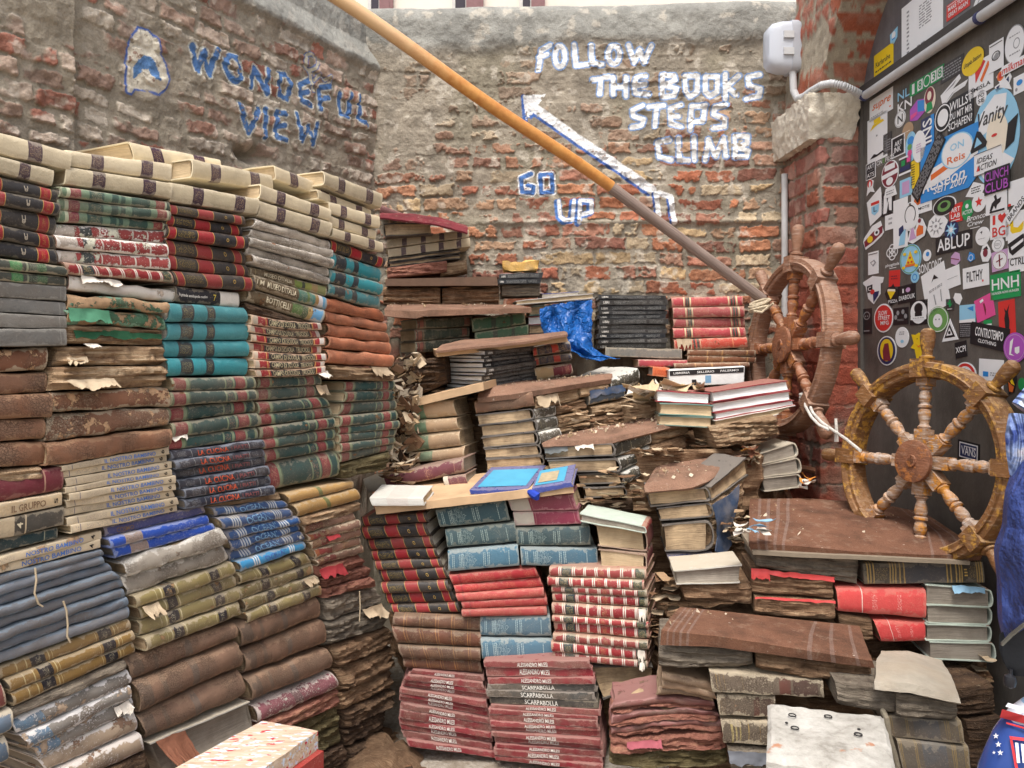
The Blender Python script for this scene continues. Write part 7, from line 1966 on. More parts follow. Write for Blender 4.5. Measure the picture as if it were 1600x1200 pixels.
w1 = ship_wheel("brown wooden ship's wheel leaning against the brick pier", ad(1234, 540, 2.62), (-.993, -.11, .10), .285, .05, 0, BRW, BRS, RST, .062, (0, 1, 2, 3, 4, 5, 6, 7), .115)
w2 = ship_wheel("yellow painted ship's wheel with whitish turned spokes before the sticker panel", ad(1442, 722, 2.02), (-.92, -.36, .12), .252, .06, 0, YLW, YLS, RST, .070, (0, 1, 2, 3, 4, 5, 6, 7), .088)

ROPE = plain("pale_rope", (206, 190, 162), .9, .35, 220, .0015, dirt=.4, dirtc=(130, 104, 80))
mb = MB()
for k in range(6):
	cc = ad(1187, 472 + 2.4 * k, 2.655)
	rr = .030 + .003 * math.sin(k * 2)
	tube(mb, [cc + np.array([math.cos(a) * rr, math.sin(a) * rr, .004 * math.sin(a + k) + .010 * math.cos(a)]) for a in np.linspace(0, 2 * math.pi, 22)], .0045, 6)
tube(mb, [ad(1178, 486, 2.63), ad(1190, 488, 2.62), ad(1200, 480, 2.62), ad(1208, 474, 2.60)], .0045, 6)
tag(mb.build("rope_lashing", [ROPE]), "rope lashing tying the pole's lower end to the brown wheel", "rope")
mb = MB()
RT = [ad(1266, 618, 2.46), ad(1263, 628, 2.42), ad(1270, 645, 2.36), ad(1284, 660, 2.31), ad(1300, 671, 2.26), ad(1322, 686, 2.14), ad(1344, 704, 2.00)]
def smooth_pts(P, n=40):
	P = np.array(P); t = np.linspace(0, len(P) - 1, n)
	return [np.array([np.interp(q, range(len(P)), P[:, i]) for i in range(3)]) for q in t]
tube(mb, smooth_pts(RT), .0042, 7)
tube(mb, smooth_pts([ad(1260, 622, 2.44), ad(1258, 634, 2.40), ad(1268, 652, 2.34), ad(1280, 664, 2.30), ad(1296, 672, 2.27)]), .0042, 7)
for k in range(4):
	cc = ad(1262, 614 + 4 * k, 2.47); rr = .022
	tube(mb, [cc + np.array([math.cos(a) * rr, math.sin(a) * rr, .006 * math.cos(a)]) for a in np.linspace(0, 2 * math.pi, 16)], .0042, 6)
tube(mb, [ad(1306, 654, 2.24), ad(1307, 668, 2.235), ad(1307, 690, 2.235)], [.004, .004, .006], 7)
tag(mb.build("rope", [plain("white_rope", (222, 216, 206), .9, .3, 220, .0015, dirt=.3)]), "white rope tied from the brown wheel's spoke to the yellow wheel", "rope")
mb = MB()
hk = [RW.pt(.30, .70, .0), RW.pt(.30, .71, .04), RW.pt(.27, .70, .075), RW.pt(.25, .66, .085), RW.pt(.26, .62, .08), RW.pt(.29, .60, .08)]
tube(mb, smooth_pts(hk, 24), .011, 8)
tag(mb.build("iron_hook", [RST]), "rusty iron hook low on the red pier between the wheels", "hook")

# ------------------------------------------------------------------ lamp and cables
GREYP = plain("grey_conduit", (196, 196, 196), .4, .08, 30, .0002, dirt=.2)
def lamp_fixture():
	c = RW.pt(.14, 1.10 + (550 - 76) / F * 2.86, .012)
	e_ = empty("wall_lamp", c)
	tag(e_, "white rounded bulkhead lamp on the back wall above the stone block", "lamp")
	d, n, u = dR, nR, np.array([0, 0, 1.0])
	w_, h_ = .047, .090
	mb = MB()
	N = 28
	def ring(sx, sz, o, p=5):
		return [c + d * sx * w_ * math.copysign(abs(math.cos(a)) ** (2 / p), math.cos(a)) + u * sz * h_ * math.copysign(abs(math.sin(a)) ** (2 / p), math.sin(a)) + n * o for a in np.linspace(0, 2 * math.pi, N, endpoint=False)]
	rows = np.array([ring(1, 1, -.02), ring(1.02, 1.02, .0), ring(1.02, 1.02, .02)])
	mb.grid(rows, 0, wrap=True); mb.add(rows[0], [tuple(range(N))], 0); mb.add(rows[-1], [tuple(range(N))[::-1]], 0)
	mb.build("housing", [plain("grey_lamp_plastic", (176, 178, 184), .4, .06, 30, .0002)], e_)
	rows = np.array([ring(.98, .97, .020), ring(.98, .96, .05), ring(.90, .86, .085), ring(.70, .70, .098), ring(.35, .4, .102), ring(.01, .01, .103)])
	mb = MB(); mb.grid(rows, 0, wrap=True)
	df = NT("frosted_white_plastic"); df.b.inputs["Transmission Weight"].default_value = .15
	mb.build("diffuser", [df.out(lin((206, 210, 218)), .25)], e_)
	for z_ in (-.3, .35):
		mb = MB(); obox(mb, c + d * w_ * 1.0 + u * h_ * z_ + n * .035, d * .006, n * .018, u * .012)
		mb.build("clip", [GREYP], e_)
lamp_fixture()
mb = MB()
pts = [ad(1239, 108, 2.84), ad(1239, 124, 2.84), ad(1240, 142, 2.84), ad(1246, 154, 2.83)]
pts += [ad(1256, 151, 2.78), ad(1268, 142, 2.70), ad(1284, 133, 2.60), ad(1300, 130, 2.56), ad(1318, 134, 2.55), ad(1335, 142, 2.56), ad(1346, 149, 2.58), ad(1352, 150, 2.585)]
sp_ = smooth_pts(pts, 150)
rads = [.0125 if i < 52 else .0115 + .0018 * math.sin(i * 2.1) for i in range(150)]
tube(mb, sp_, rads, 12)
p0, p1 = ad(1352, 150, 2.585), ad(1366, 142, 2.53)
zc = PANEL.at(1500, 60)[2]
q0 = PANEL.pt(PANEL.st(PANEL.at(1362, 143))[0], zc, .028); q1 = PANEL.pt(1.0, zc, .028)
tube(mb, [sp_[-1], q0, q0 + (q1 - q0) * .01, q1], .0135, 14)
tag(mb.build("cable_conduit", [GREYP]), "light grey cable conduit running from the lamp along the door lintel", "conduit")
for u_ in (1363, 1546):
	a_ = PANEL.st(PANEL.at(u_, (143 if u_ == 1363 else 35)))[0]
	mb = MB(); tube(mb, [PANEL.pt(a_, zc, .028), PANEL.pt(a_ + .012, zc, .028)], .0160, 14)
	tag(mb.build("conduit_clip", [plain("navy_clip", (60, 64, 104), .5, .1)]), "dark clip round the conduit " + ("beside the stone block" if u_ == 1363 else "near the round white notice"), "clip", "conduit clips")
mb = MB()
tube(mb, [ad(1226, 272, 2.93), ad(1226, 400, 2.93), ad(1226, 760, 2.93)], .0115, 12)
tag(mb.build("vertical_pipe", [plain("white_pipe", (206, 206, 204), .4, .08, 30, .0002, dirt=.25)]), "straight white pipe down the corner behind the brown wheel", "pipe")

# ------------------------------------------------------------------ stickers on the door panel
CL = dict(w=(236, 236, 236), k=(34, 34, 38), r=(212, 56, 52), y=(238, 202, 40), b=(50, 140, 214), n=(40, 52, 96), g=(30, 150, 84), o=(226, 112, 50), p=(226, 84, 150), v=(176, 88, 186), l=(150, 204, 232), s=(150, 150, 152), t=(176, 146, 116), m=(128, 46, 60), c=(240, 228, 206), d=(62, 60, 62), q=(200, 160, 200), e=(110, 160, 90))
def cm(k):
	return plain("sticker_print_" + k, CL[k], .38, .06, 30, .0001)
def sticker(cx, cy, w, h, shp, base, label, items=(), rot=0.0, layer=0, name="sticker"):
	w, h = w * 1.07, h * 1.07
	a0, z0 = PANEL.st(PANEL.at(cx, cy))
	aw = PANEL.st(PANEL.at(cx + w / 2, cy))[0] - PANEL.st(PANEL.at(cx - w / 2, cy))[0]
	zh = PANEL.st(PANEL.at(cx, cy - h / 2))[1] - PANEL.st(PANEL.at(cx, cy + h / 2))[1]
	up = cy < 550 - (z0 and 0) and z0 > ZL + .012
	o0 = (-.0055 if up else .0005) + layer * .0011
	ca, sa = math.cos(math.radians(rot)), math.sin(math.radians(rot))
	def at(x, y, o):
		dx, dz = (x - .5) * aw, (.5 - y) * zh
		return PANEL.pt(a0 + dx * ca - dz * sa, z0 + dx * sa + dz * ca, o)
	mb = MB()
	keys = []
	def mi(k):
		if k not in keys:
			keys.append(k)
		return keys.index(k)
	def poly(P, k, o, thick=0):
		n = len(P)
		V = [at(x, y, o) for x, y in P]
		mb.add(V, [tuple(range(n))], mi(k))
		if thick:
			V2 = V + [at(x, y, o - thick) for x, y in P]
			mb.add(V2, [(i, (i + 1) % n, (i + 1) % n + n, i + n) for i in range(n)], mi(k))
	def circ(x, y, rx, ry, n=28):
		return [(x + rx * math.cos(q), y + ry * math.sin(q)) for q in [2 * math.pi * i / n for i in range(n)]]
	o = o0 + .0008
	if shp == 'R':
		poly([(0, 0), (1, 0), (1, 1), (0, 1)], base, o, .0008)
	elif shp == 'C':
		poly(circ(.5, .5, .5, .5, 36), base, o, .0008)
	elif shp:
		poly(shp, base, o, .0008)
	for i, it in enumerate(items):
		oo = o + .0004 + .00018 * i
		k = it[0]
		if k == 't':
			V, Fc, asp = text_geo(it[1], it[7] if len(it) > 7 else 0)
			mb.add([at(it[3] + (it[5] - it[3]) * x, it[6] + (it[4] - it[6]) * y, oo) for x, y in V], Fc, mi(it[2]))
		elif k == 'T':       # text turned by 90 degrees
			V, Fc, asp = text_geo(it[1])
			mb.add([at(it[3] + (it[5] - it[3]) * (1 - y), it[6] + (it[4] - it[6]) * x, oo) for x, y in V], Fc, mi(it[2]))
		elif k == 'r':
			poly([(it[2], it[3]), (it[4], it[3]), (it[4], it[5]), (it[2], it[5])], it[1], oo)
		elif k == 'e':
			poly(circ(*it[2:6]), it[1], oo)
		elif k == 'o':
			x, y, rx, ry, th = it[2:7]
			A, B = circ(x, y, rx, ry), circ(x, y, rx * (1 - th), ry * (1 - th))
			n = len(A)
			mb.add([at(*q, oo) for q in A + B], [(j, (j + 1) % n, (j + 1) % n + n, j + n) for j in range(n)], mi(it[1]))
		elif k == 'p':
			poly(it[2], it[1], oo)
		elif k == 'n':       # rows of print too small to read
			x0, y0, x1, y1, rows = it[2:7]
			r = random.Random(int(cx * 7 + cy))
			for j in range(rows):
				y = y0 + (y1 - y0) * (j + .2) / rows
				x = x0
				while x < x1 - .02:
					l = min(r.uniform(.03, .14), x1 - x)
					poly([(x, y), (x + l, y), (x + l, y + (y1 - y0) * .45 / rows), (x, y + (y1 - y0) * .45 / rows)], it[1], oo)
					x += l + .03
		elif k == 's':       # star
			x, y, rx, ry, n = it[2:7]
			pts = []
			for j in range(2 * n):
				q = 1 if j % 2 == 0 else .45
				a = math.pi * j / n - math.pi / 2
				pts.append((x + rx * q * math.cos(a), y + ry * q * math.sin(a)))
			c_ = (x, y)
			V = [at(*c_, oo)] + [at(*q, oo) for q in pts]
			mb.add(V, [(0, j + 1, (j + 1) % (2 * n) + 1) for j in range(2 * n)], mi(it[1]))
	ob = mb.build(name, [cm(k) for k in keys], smooth=False)
	tag(ob, label, "sticker" if name == "sticker" else "notice", "stickers on the door panel")
DIA = [(.1, .25), (.85, 0), (.95, .75), (.2, 1)]
SQ_ = lambda: [(.08, 0), (.92, .06), (1, .9), (.05, 1)]
ST_L = [
 (1437, 44, 60, 104, 'R', 'w', "large white paper notice above the cable conduit", [('n', 's', .45, .16, .75, .5, 9), ('n', 's', .14, .1, .2, .8, 12), ('n', 's', .4, .7, .6, .8, 3)], 0, 0, "paper_notice"),
 (1378, 98, 28, 40, 'R', 'y', "yellow square sticker with two thin dark lines of lettering", [('t', "Karlsruhe", 'd', .1, .3, .85, .5), ('n', 'd', .08, .6, .9, .72, 1)]),
 (1494, 9, 34, 24, 'R', 'r', "red sign with white capitals above the conduit", [('r', 'w', .05, .08, .95, .12), ('t', "MAKE TOAST", 'w', .08, .2, .92, .46), ('t', "GREAT AGAIN", 'w', .08, .58, .92, .84)]),
 (1538, 5, 32, 40, 'C', 'w', "round white sticker cut by the photo's top edge", [('o', 'k', .5, .45, .3, .28, .08), ('e', 'k', .4, .45, .05, .06), ('n', 'r', .3, .78, .7, .86, 1)]),
 (1491, 46, 28, 26, [(0, .5), (.3, .45), (.3, .2), (.7, 0), (.75, .2), (1, .2), (1, .7), (.02, 1)], 'w', "small white cut out sticker reading BUTTER", [('t', "BUTTER", 'd', .06, .55, .95, .85), ('n', 'd', .36, .25, .66, .4, 1)]),
 (1394, 57, 11, 21, [(0, .2), (.5, .1), (1, 0), (.95, .7), (.5, 1), (.05, .8)], 'l', "tiny pale blue and white shield sticker left of the notice", [('e', 'w', .5, .4, .25, .25), ('r', 'b', .3, .6, .7, .7)]),
 (1377, 164, 34, 32, 'R', 'w', "white sticker with an orange brushed word", [('t', "supre", 'o', .12, .3, .92, .66, .4), ('n', 's', .06, .8, .6, .88, 1), ('r', 'o', .86, .78, .92, .84)]),
 (1415, 155, 22, 30, None, 'k', "pale blue and white stacked letters without backing", [('t', "NL", 'l', 0, 0, .8, .42), ('t', "KN", 'w', 0, .55, .95, 1)]),
 (1448, 127, 50, 20, 'R', 'g', "long green strip with white boxed digits under the lintel", [('r', 'w', .24, .12, .40, .88), ('o', 'w', .52, .5, .10, .42, .2), ('r', 'w', .64, .12, .80, .88), ('r', 'w', .82, .12, .97, .88), ('t', "1", 'w', .08, .12, .16, .88), ('t', "8", 'g', .28, .2, .37, .8), ('t', "3", 'g', .68, .2, .77, .8), ('t', "8", 'g', .85, .2, .95, .8)], 0),
 (1488, 108, 34, 26, 'R', 'd', "dark photo sticker with grey specks beside the green strip", [('n', 's', .1, .1, .9, .9, 5)]),
 (1491, 140, 40, 36, [(0, .45), (.7, 0), (.75, .2), (.45, .45), (1, .4), (.9, .6), (.5, .65), (.1, 1)], 'w', "silver white cut out of a flying shape", [('p', 's', [(.15, .45), (.6, .15), (.5, .3)]), ('p', 's', [(.2, .85), (.5, .6), (.85, .5), (.45, .6)])]),
 (1453, 156, 17, 38, 'C', 'c', "oval sticker of a long haired figure", [('e', 'm', .5, .36, .38, .34), ('e', 'c', .5, .34, .18, .17), ('p', 'g', [(.2, .95), (.3, .6), (.7, .6), (.8, .9)])]),
 (1434, 172, 22, 30, [(0, .3), (.5, 0), (1, .15), (1, .75), (.5, 1), (0, .85)], 'v', "purple and blue cube shaped sticker", [('p', 'b', [(.52, .05), (.96, .2), (.96, .72), (.52, .6)]), ('p', 'p', [(.06, .6), (.48, .55), (.48, .7), (.06, .84)])]),
 (1407, 186, 16, 24, 'C', 'w', "small round white sticker with a black letter N", [('t', "N", 'k', .28, .25, .75, .75), ('o', 's', .5, .5, .46, .46, .06)]),
 (1371, 216, 29, 66, 'R', 'w', "tall white sticker with a yellow hat drawing", [('p', 'y', [(.14, .27), (.3, .16), (.78, .14), (.86, .2), (.5, .21)]), ('r', 'y', .34, .06, .68, .15), ('p', 'k', [(.15, .9), (.35, .82), (.5, .86), (.8, .83), (.85, .87), (.5, .9)]), ('e', 's', .5, .44, .04, .02)]),
 (1474, 184, 26, 42, 'C', 'k', "plain black and white round sticker beside WILLST lettering", [('e', 'w', .5, .5, .3, .3), ('o', 'w', .5, .5, .46, .46, .1)]),
 (1501, 176, 38, 52, 'R', 'k', "black sticker with bold white lines WILLST DU MIT MIR SCHAFEN", [('t', "WILLST", 'w', .1, .08, .96, .34), ('t', "DU MIT MIR", 'w', .1, .40, .96, .60), ('t', "SCHAFEN?", 'w', .05, .66, .96, .88)]),
 (1419, 204, 16, 24, 'C', 't', "plain tan oval sticker", [('n', 'c', .3, .5, .7, .6, 1)]),
 (1387, 224, 12, 30, 'R', 'd', "narrow dark sticker with faint print beside the yellow hat", [('n', 's', .2, .3, .9, .9, 5)]),
 (1404, 228, 20, 30, 'R', 'w', "black square sticker in white frame with white brush letters", [('r', 'k', .08, .06, .92, .94), ('t', "ART", 'w', .25, .25, .8, .48), ('t', "INK", 'w', .22, .52, .72, .78)]),
 (1424, 229, 16, 44, 'C', 'l', "oval sticker with mixed bright colours", [('e', 'p', .4, .7, .2, .12), ('e', 'b', .5, .3, .3, .14), ('e', 'e', .4, .5, .2, .1)]),
 (1437, 229, 19, 46, 'C', 'w', "plain white oval sticker left of the big blue one", [('n', 'q', .3, .4, .7, .7, 4)], 0, 1),
 (1450, 205, 19, 42, 'R', 'n', "blue sticker with sideways white capitals", [('r', 'b', .75, 0, 1, 1), ('T', "INS", 'w', .12, .08, .85, .92)], 0, 0),
 (1482, 258, 84, 86, [(0, 0), (1, 0), (1, .8), (.94, .9), (.85, 1), (0, 1)], 'b', "largest sticker, bright blue with a white disc and script, SEIT 2007", [('p', 'w', [(0, .5), (.5, .4), (1, .3), (1, .5), (.5, .72), (0, .80)]), ('p', 'o', [(.2, .56), (.95, .33), (.95, .42), (.2, .66)]), ('e', 'l', .66, .32, .27, .29), ('e', 'w', .66, .32, .25, .27), ('t', "ON", 'l', .55, .18, .78, .30), ('t', "Reis", 'o', .5, .38, .8, .50), ('t', "Reiseon", 'w', .05, .62, .80, .84, .3), ('t', "SEIT 2007", 'w', .26, .80, .84, .92, .2), ('p', 'y', [(.1, .36), (.36, .2), (.3, .34), (.1, .46)])], 0, 1),
 (1452, 262, 58, 24, 'R', 'k', "black parallelogram sticker packed with tiny grey print", [('n', 's', .04, .1, .97, .9, 6)], 46, 3),
 (1430, 272, 12, 40, 'R', 'y', "narrow yellow sticker under the slanted black one", [('n', 'k', .1, .1, .5, .9, 9)]),
 (1440, 315, 30, 34, 'R', 'w', "white card sticker with orange blot behind the blue one", [('e', 'o', .35, .4, .2, .2), ('t', "J'MOTE", 'k', .25, .72, .9, .88), ('n', 's', .1, .1, .5, .2, 1)]),
 (1555, 214, 70, 140, 'C', 'l', "large light blue oval sticker of a pale face with script Vanity", [('p', 'w', [(.12, .45), (.2, .2), (.5, .06), (.75, .1), (.7, .34), (.2, .44)]), ('e', 'c', .55, .50, .23, .24), ('p', 'w', [(.05, .7), (.4, .66), (.7, .7), (.9, .8), (.6, .97), (.3, .92)]), ('t', "Vanity", 'd', .14, .18, .78, .38, .3), ('e', 'r', .5, .48, .06, .016), ('p', 'k', [(.78, .42), (.98, .36), (.9, .62), (.72, .68)])], 0, 0),
 (1531, 220, 24, 30, [(.4, 0), (.6, .1), (1, .7), (.9, .9), (.05, 1), (0, .85)], 'k', "small black triangular logo on the light blue oval", [('p', 'l', [(.42, .3), (.72, .7), (.25, .78)])], 0, 2),
 (1545, 252, 40, 33, 'R', 'w', "white sticker reading IDEAS ACTION", [('t', "IDEAS", 'k', .1, .22, .7, .46, .3), ('t', "ACTION", 'k', .1, .54, .85, .80, .3), ('p', 'r', [(.1, .8), (.16, .54), (.22, .8)]), ('r', 'd', 0, 0, 1, .03), ('r', 'd', 0, .97, 1, 1)], 0, 2),
 (1560, 281, 37, 36, 'R', 'k', "dark sticker with lilac serif words CLINCH CLUB", [('t', "CLINCH", 'v', .04, .08, .96, .46), ('t', "CLUB", 'v', .04, .54, .96, .94)], 0, 3),
 (1533, 120, 36, 50, 'R', 'w', "white card sticker with red heart and word SMISLA", [('p', 'r', [(.5, .2), (.62, .05), (.7, .12), (.3, .62), (.28, .3), (.4, .2)]), ('p', 'o', [(.48, .6), (.8, .15), (.88, .25), (.56, .68)]), ('t', "SMISLA", 'd', .1, .74, .9, .86)], 0, 0),
 (1521, 96, 32, 38, 'C', 'y', "yellow oval sticker with dark script under the lintel", [('t', "Utopia Station", 'd', .1, .38, .9, .62, .4)], 5, 1),
 (1558, 87, 21, 42, 'R', 'w', "white card sticker with a small grey bird sketch", [('p', 's', [(.2, .6), (.5, .4), (.8, .45), (.55, .65)]), ('o', 'd', .5, .5, .3, .16, .2), ('r', 'd', .06, .08, .94, .11)], 0, 1),
 (1587, 69, 30, 56, 'C', 's', "large pale round sticker with a small face sketch, top right", [('e', 'w', .5, .5, .47, .47), ('o', 's', .6, .5, .16, .14, .2), ('n', 's', .25, .7, .8, .78, 1), ('n', 's', .25, .24, .8, .3, 1)], 0, 1),
 (1586, 102, 36, 14, 'R', 'w', "white strip with red slanted lettering milkman", [('t', "milkman", 'r', .02, .1, 1, .9, .2)], 0, 2),
 (1568, 127, 25, 38, [(.1, .2), (.4, 0), (.6, .2), (.6, .45), (.9, .3), (1, .5), (.85, .7), (1, .98), (.5, .75), (.1, .8), (0, .55), (.3, .5)], 'w', "white edged sticker of an orange flower", [('e', 'o', .36, .25, .2, .18), ('e', 'r', .36, .25, .1, .1), ('p', 'n', [(.7, .5), (.85, .42), (.85, .65)]), ('p', 'n', [(.12, .6), (.35, .58), (.2, .72)])]),
 (1594, 131, 18, 26, 'R', 'w', "white card with a blue blot at the right edge", [('e', 'b', .5, .42, .25, .16), ('e', 's', .25, .75, .1, .1)]),
 (1534, 153, 15, 22, 'C', 'w', "small round white sticker with four black letters", [('t', "PO", 'k', .2, .2, .8, .46), ('t', "SE", 'k', .2, .54, .8, .8)]),
 (1361, 267, 14, 24, 'R', 'w', "small grid sticker lettered ART and ATS", [('r', 'k', .06, .05, .94, .95), ('t', "ART", 'w', .14, .12, .88, .38), ('n', 's', .2, .46, .8, .54, 1), ('t', "ATS", 'w', .14, .62, .88, .88)]),
 (1391, 272, 25, 40, 'C', 'w', "oval burgundy emblem sticker with white banner", [('e', 'm', .5, .5, .46, .46), ('r', 'w', .2, .14, .8, .34), ('p', 'w', [(.02, .46), (.98, .40), (.98, .56), (.02, .62)]), ('e', 'w', .5, .76, .2, .14)]),
 (1392, 300, 19, 14, [(.15, 0), (.85, 0), (1, 1), (0, 1)], 'w', "small white trophy base sticker under the burgundy oval", [('n', 's', .2, .3, .8, .8, 2)], 0, 1),
 (1384, 250, 26, 12, None, 'w', "thin white and green lettering without backing", [('t', "CIN", 'w', 0, .2, .32, .75), ('t', "E", 'e', .36, .2, .48, .75), ('t', "FILOS", 'w', .52, .2, 1, .75), ('n', 's', 0, .85, .9, 1, 1)]),
 (1415, 258, 18, 26, 'R', 'd', "dark sticker with a row of colour squares", [('r', 'w', 0, 0, 1, .1), ('r', 'g', .2, .2, .5, .5), ('r', 'p', .65, .15, .95, .4), ('r', 'n', .1, .55, .9, .8), ('r', 'w', 0, .88, 1, 1)]),
 (1416, 293, 18, 26, 'R', 'l', "pale blue and pink card sticker", [('r', 'q', .2, .15, .8, .85)]),
 (1360, 292, 13, 23, [(.2, .3), (.5, 0), (.9, .2), (.8, .6), (1, .95), (.5, .8), (.1, 1), (.2, .6)], 'w', "small red and white octopus shaped sticker", [('e', 'r', .5, .3, .28, .24), ('e', 'w', .5, .36, .12, .2)]),
 (1368, 323, 25, 52, [(0, .3), (.8, 0), (1, .75), (.2, 1)], 'w', "white diamond card with a small shield", [('r', 'r', .26, .36, .74, .44), ('p', 'l', [(.28, .48), (.74, .46), (.7, .66), (.48, .74), (.3, .66)]), ('t', "L", 'n', .42, .5, .6, .64)], 0),
 (1388, 318, 19, 34, 'R', 'k', "black sticker with a white brushed letter", [('p', 'w', [(.15, .9), (.2, .1), (.4, .15), (.45, .5), (.6, .05), (.8, .1), (.8, .85), (.6, .8), (.55, .4), (.4, .9)])]),
 (1408, 349, 21, 72, 'R', 'w', "tall white sticker with a blue splashed figure", [('p', 'n', [(.4, .6), (.7, .55), (.8, .8), (.4, .75)]), ('p', 'l', [(.5, .75), (.9, .62), (.8, .95), (.4, .95)])], 0, 1),
 (1393, 344, 18, 26, 'R', 'w', "plain white square sticker left of the mirror oval", [('n', 's', .3, .3, .6, .8, 2)]),
 (1424, 338, 24, 42, 'C', 'w', "white oval sticker with a black ring drawing", [('o', 'k', .5, .45, .34, .34, .12), ('e', 'w', .5, .8, .4, .14), ('p', 'k', [(.42, .1), (.5, .02), (.58, .1)])], 0, 2),
 (1476, 322, 34, 28, 'C', 'w', "round black and green seal under the big blue sticker", [('e', 'k', .5, .5, .46, .46), ('e', 'e', .5, .5, .28, .28), ('e', 'k', .5, .45, .16, .16)]),
 (1465, 353, 30, 36, [(.1, .2), (.4, 0), (.75, .1), (.85, .2), (1, .4), (.9, .75), (.6, 1), (.2, .9), (0, .55)], 'w', "white cog shaped sticker with grey teeth", [('s', 's', .45, .5, .36, .38, 9), ('e', 'w', .45, .5, .18, .18), ('e', 's', .45, .5, .06, .06)]),
 (1487, 359, 20, 28, 'C', 'n', "round navy sticker with a white flower star", [('s', 'l', .5, .5, .44, .44, 8), ('s', 'w', .5, .5, .22, .22, 8)]),
 (1490, 379, 53, 27, 'R', 'k', "black sticker with bold white word ABLUP", [('t', "ABLUP", 'w', .05, .16, .95, .84)]),
 (1494, 333, 19, 27, 'R', 'r', "red orange sticker with white block words ART LAB", [('t', "ART", 'w', .15, .18, .85, .44), ('t', "LAB", 'w', .15, .52, .85, .76), ('r', 'w', .15, .86, .85, .9)]),
 (1512, 328, 17, 28, [(.3, 0), (.7, 0), (1, .3), (1, .7), (.7, 1), (.3, 1), (0, .7), (0, .3)], 'g', "green octagon sticker with slanted white word", [('t', "ACTOR", 'w', .08, .5, .95, .72), ('e', 'w', .5, .3, .14, .12)]),
 (1525, 297, 30, 26, [(.4, 0), (1, .4), (.7, 1), (0, .7)], 'w', "white diamond sticker with small black scrawl", [('n', 'k', .3, .3, .75, .7, 3)], 0, 0),
 (1531, 316, 21, 28, 'C', 'w', "round white sticker with a red star", [('s', 'r', .5, .48, .28, .28, 5)], 0, 1),
 (1558, 312, 31, 40, 'R', 'w', "white sticker with black horse rider silhouette", [('t', "NAHAM", 's', .08, .04, .92, .2), ('p', 'k', [(.2, .85), (.3, .6), (.45, .5), (.4, .36), (.5, .3), (.56, .5), (.75, .45), (.7, .62), (.55, .7), (.5, .85), (.4, .7), (.28, .9)]), ('r', 'k', .2, .88, .9, .95)], 0, 1),
 (1526, 343, 28, 26, None, 'w', "white brush script lettering without backing", [('t', "Bronco", 'w', 0, .2, 1, .5, .3), ('t', "Crew", 'w', .05, .55, .9, .8, .3), ('r', 'w', .2, .92, .7, .96)]),
 (1562, 352, 27, 38, 'R', 'w', "white sticker with red slab letters and a heart", [('t', "I", 'r', .15, .08, .3, .44), ('p', 'r', [(.45, .12), (.58, .06), (.66, .14), (.8, .06), (.88, .18), (.66, .44), (.46, .26)]), ('t', "BG", 'r', .14, .54, .84, .92)]),
 (1587, 352, 28, 40, 'R', 'w', "white sticker with a yellow duck", [('p', 'y', [(.12, .42), (.22, .3), (.4, .32), (.42, .55), (.65, .6), (.95, .4), (.9, .7), (.7, .84), (.4, .84), (.25, .66), (.26, .5)]), ('e', 'k', .3, .38, .03, .03), ('p', 'o', [(.02, .46), (.14, .42), (.14, .5)])]),
 (1536, 369, 21, 27, 'C', 'w', "round white sticker with a tiny black tick", [('p', 'k', [(.3, .3), (.5, .2), (.45, .42), (.42, .3)]), ('n', 's', .2, .6, .7, .66, 1)]),
 (1560, 382, 18, 22, 'C', 'w', "small round white sticker with grey scribble under the heart", [('o', 's', .5, .5, .3, .3, .12), ('n', 's', .3, .4, .7, .6, 2)]),
 (1589, 300, 24, 36, 'R', 'w', "white square sticker left of the panel's right edge", [('e', 'r', .08, .96, .1, .06)]),
 (1590, 326, 34, 14, 'R', 'w', "white strip slanting upward with spaced capitals", [('t', "BRANDS", 'd', .08, .2, .92, .8)], 38, 2),
 (1589, 383, 24, 36, 'R', 'w', "white sticker with a dark blue striped block", [('p', 'k', [(0, .4), (.9, .1), (1, .1), (1, .6), (.3, .9), (.1, .75)]), ('p', 'w', [(.2, .55), (.95, .28), (.95, .4), (.25, .68)])], 0, 1),
 (1590, 409, 24, 30, 'R', 'w', "white sticker with outlined letters CTR", [('t', "CTRL", 'k', .06, .3, .98, .66)], 0, 0),
 (1365, 368, 30, 36, [(0, .65), (.05, .5), (.45, .1), (.85, 0), (1, .5), (.9, .62), (.5, .85), (.12, 1)], 'w', "tilted red and white oval sticker with two eyes", [('p', 'm', [(.05, .66), (.5, .35), (.95, .2), (.95, .48), (.5, .75), (.1, .9)]), ('e', 'y', .35, .62, .14, .14), ('e', 'w', .68, .42, .13, .13), ('e', 'k', .68, .42, .06, .06)]),
 (1434, 360, 28, 36, [(.2, .3), (.3, .05), (.4, .5), (.6, 0), (.8, .1), (1, .5), (.9, .8), (.3, 1), (0, .85)], 'w', "white edged sticker of a sitting pink and yellow figure", [('p', 'q', [(.22, .4), (.3, .15), (.4, .6), (.5, .8), (.1, .86)]), ('p', 'o', [(.5, .5), (.62, .3), (.85, .4), (.85, .7), (.5, .75)]), ('e', 'm', .66, .14, .08, .09)], 0, 2),
 (1395, 394, 17, 24, None, 'w', "white interlaced knot sign without backing", [('o', 'w', .5, .3, .3, .3, .22), ('o', 'w', .5, .7, .3, .3, .22), ('o', 'w', .3, .5, .3, .3, .22), ('o', 'w', .7, .5, .3, .3, .22)]),
 (1395, 415, 20, 9, None, 'w', "tiny white lettering under the interlaced knot", [('t', "phygitals", 'w', 0, .1, 1, .7), ('r', 'w', .3, .85, .8, .95)]),
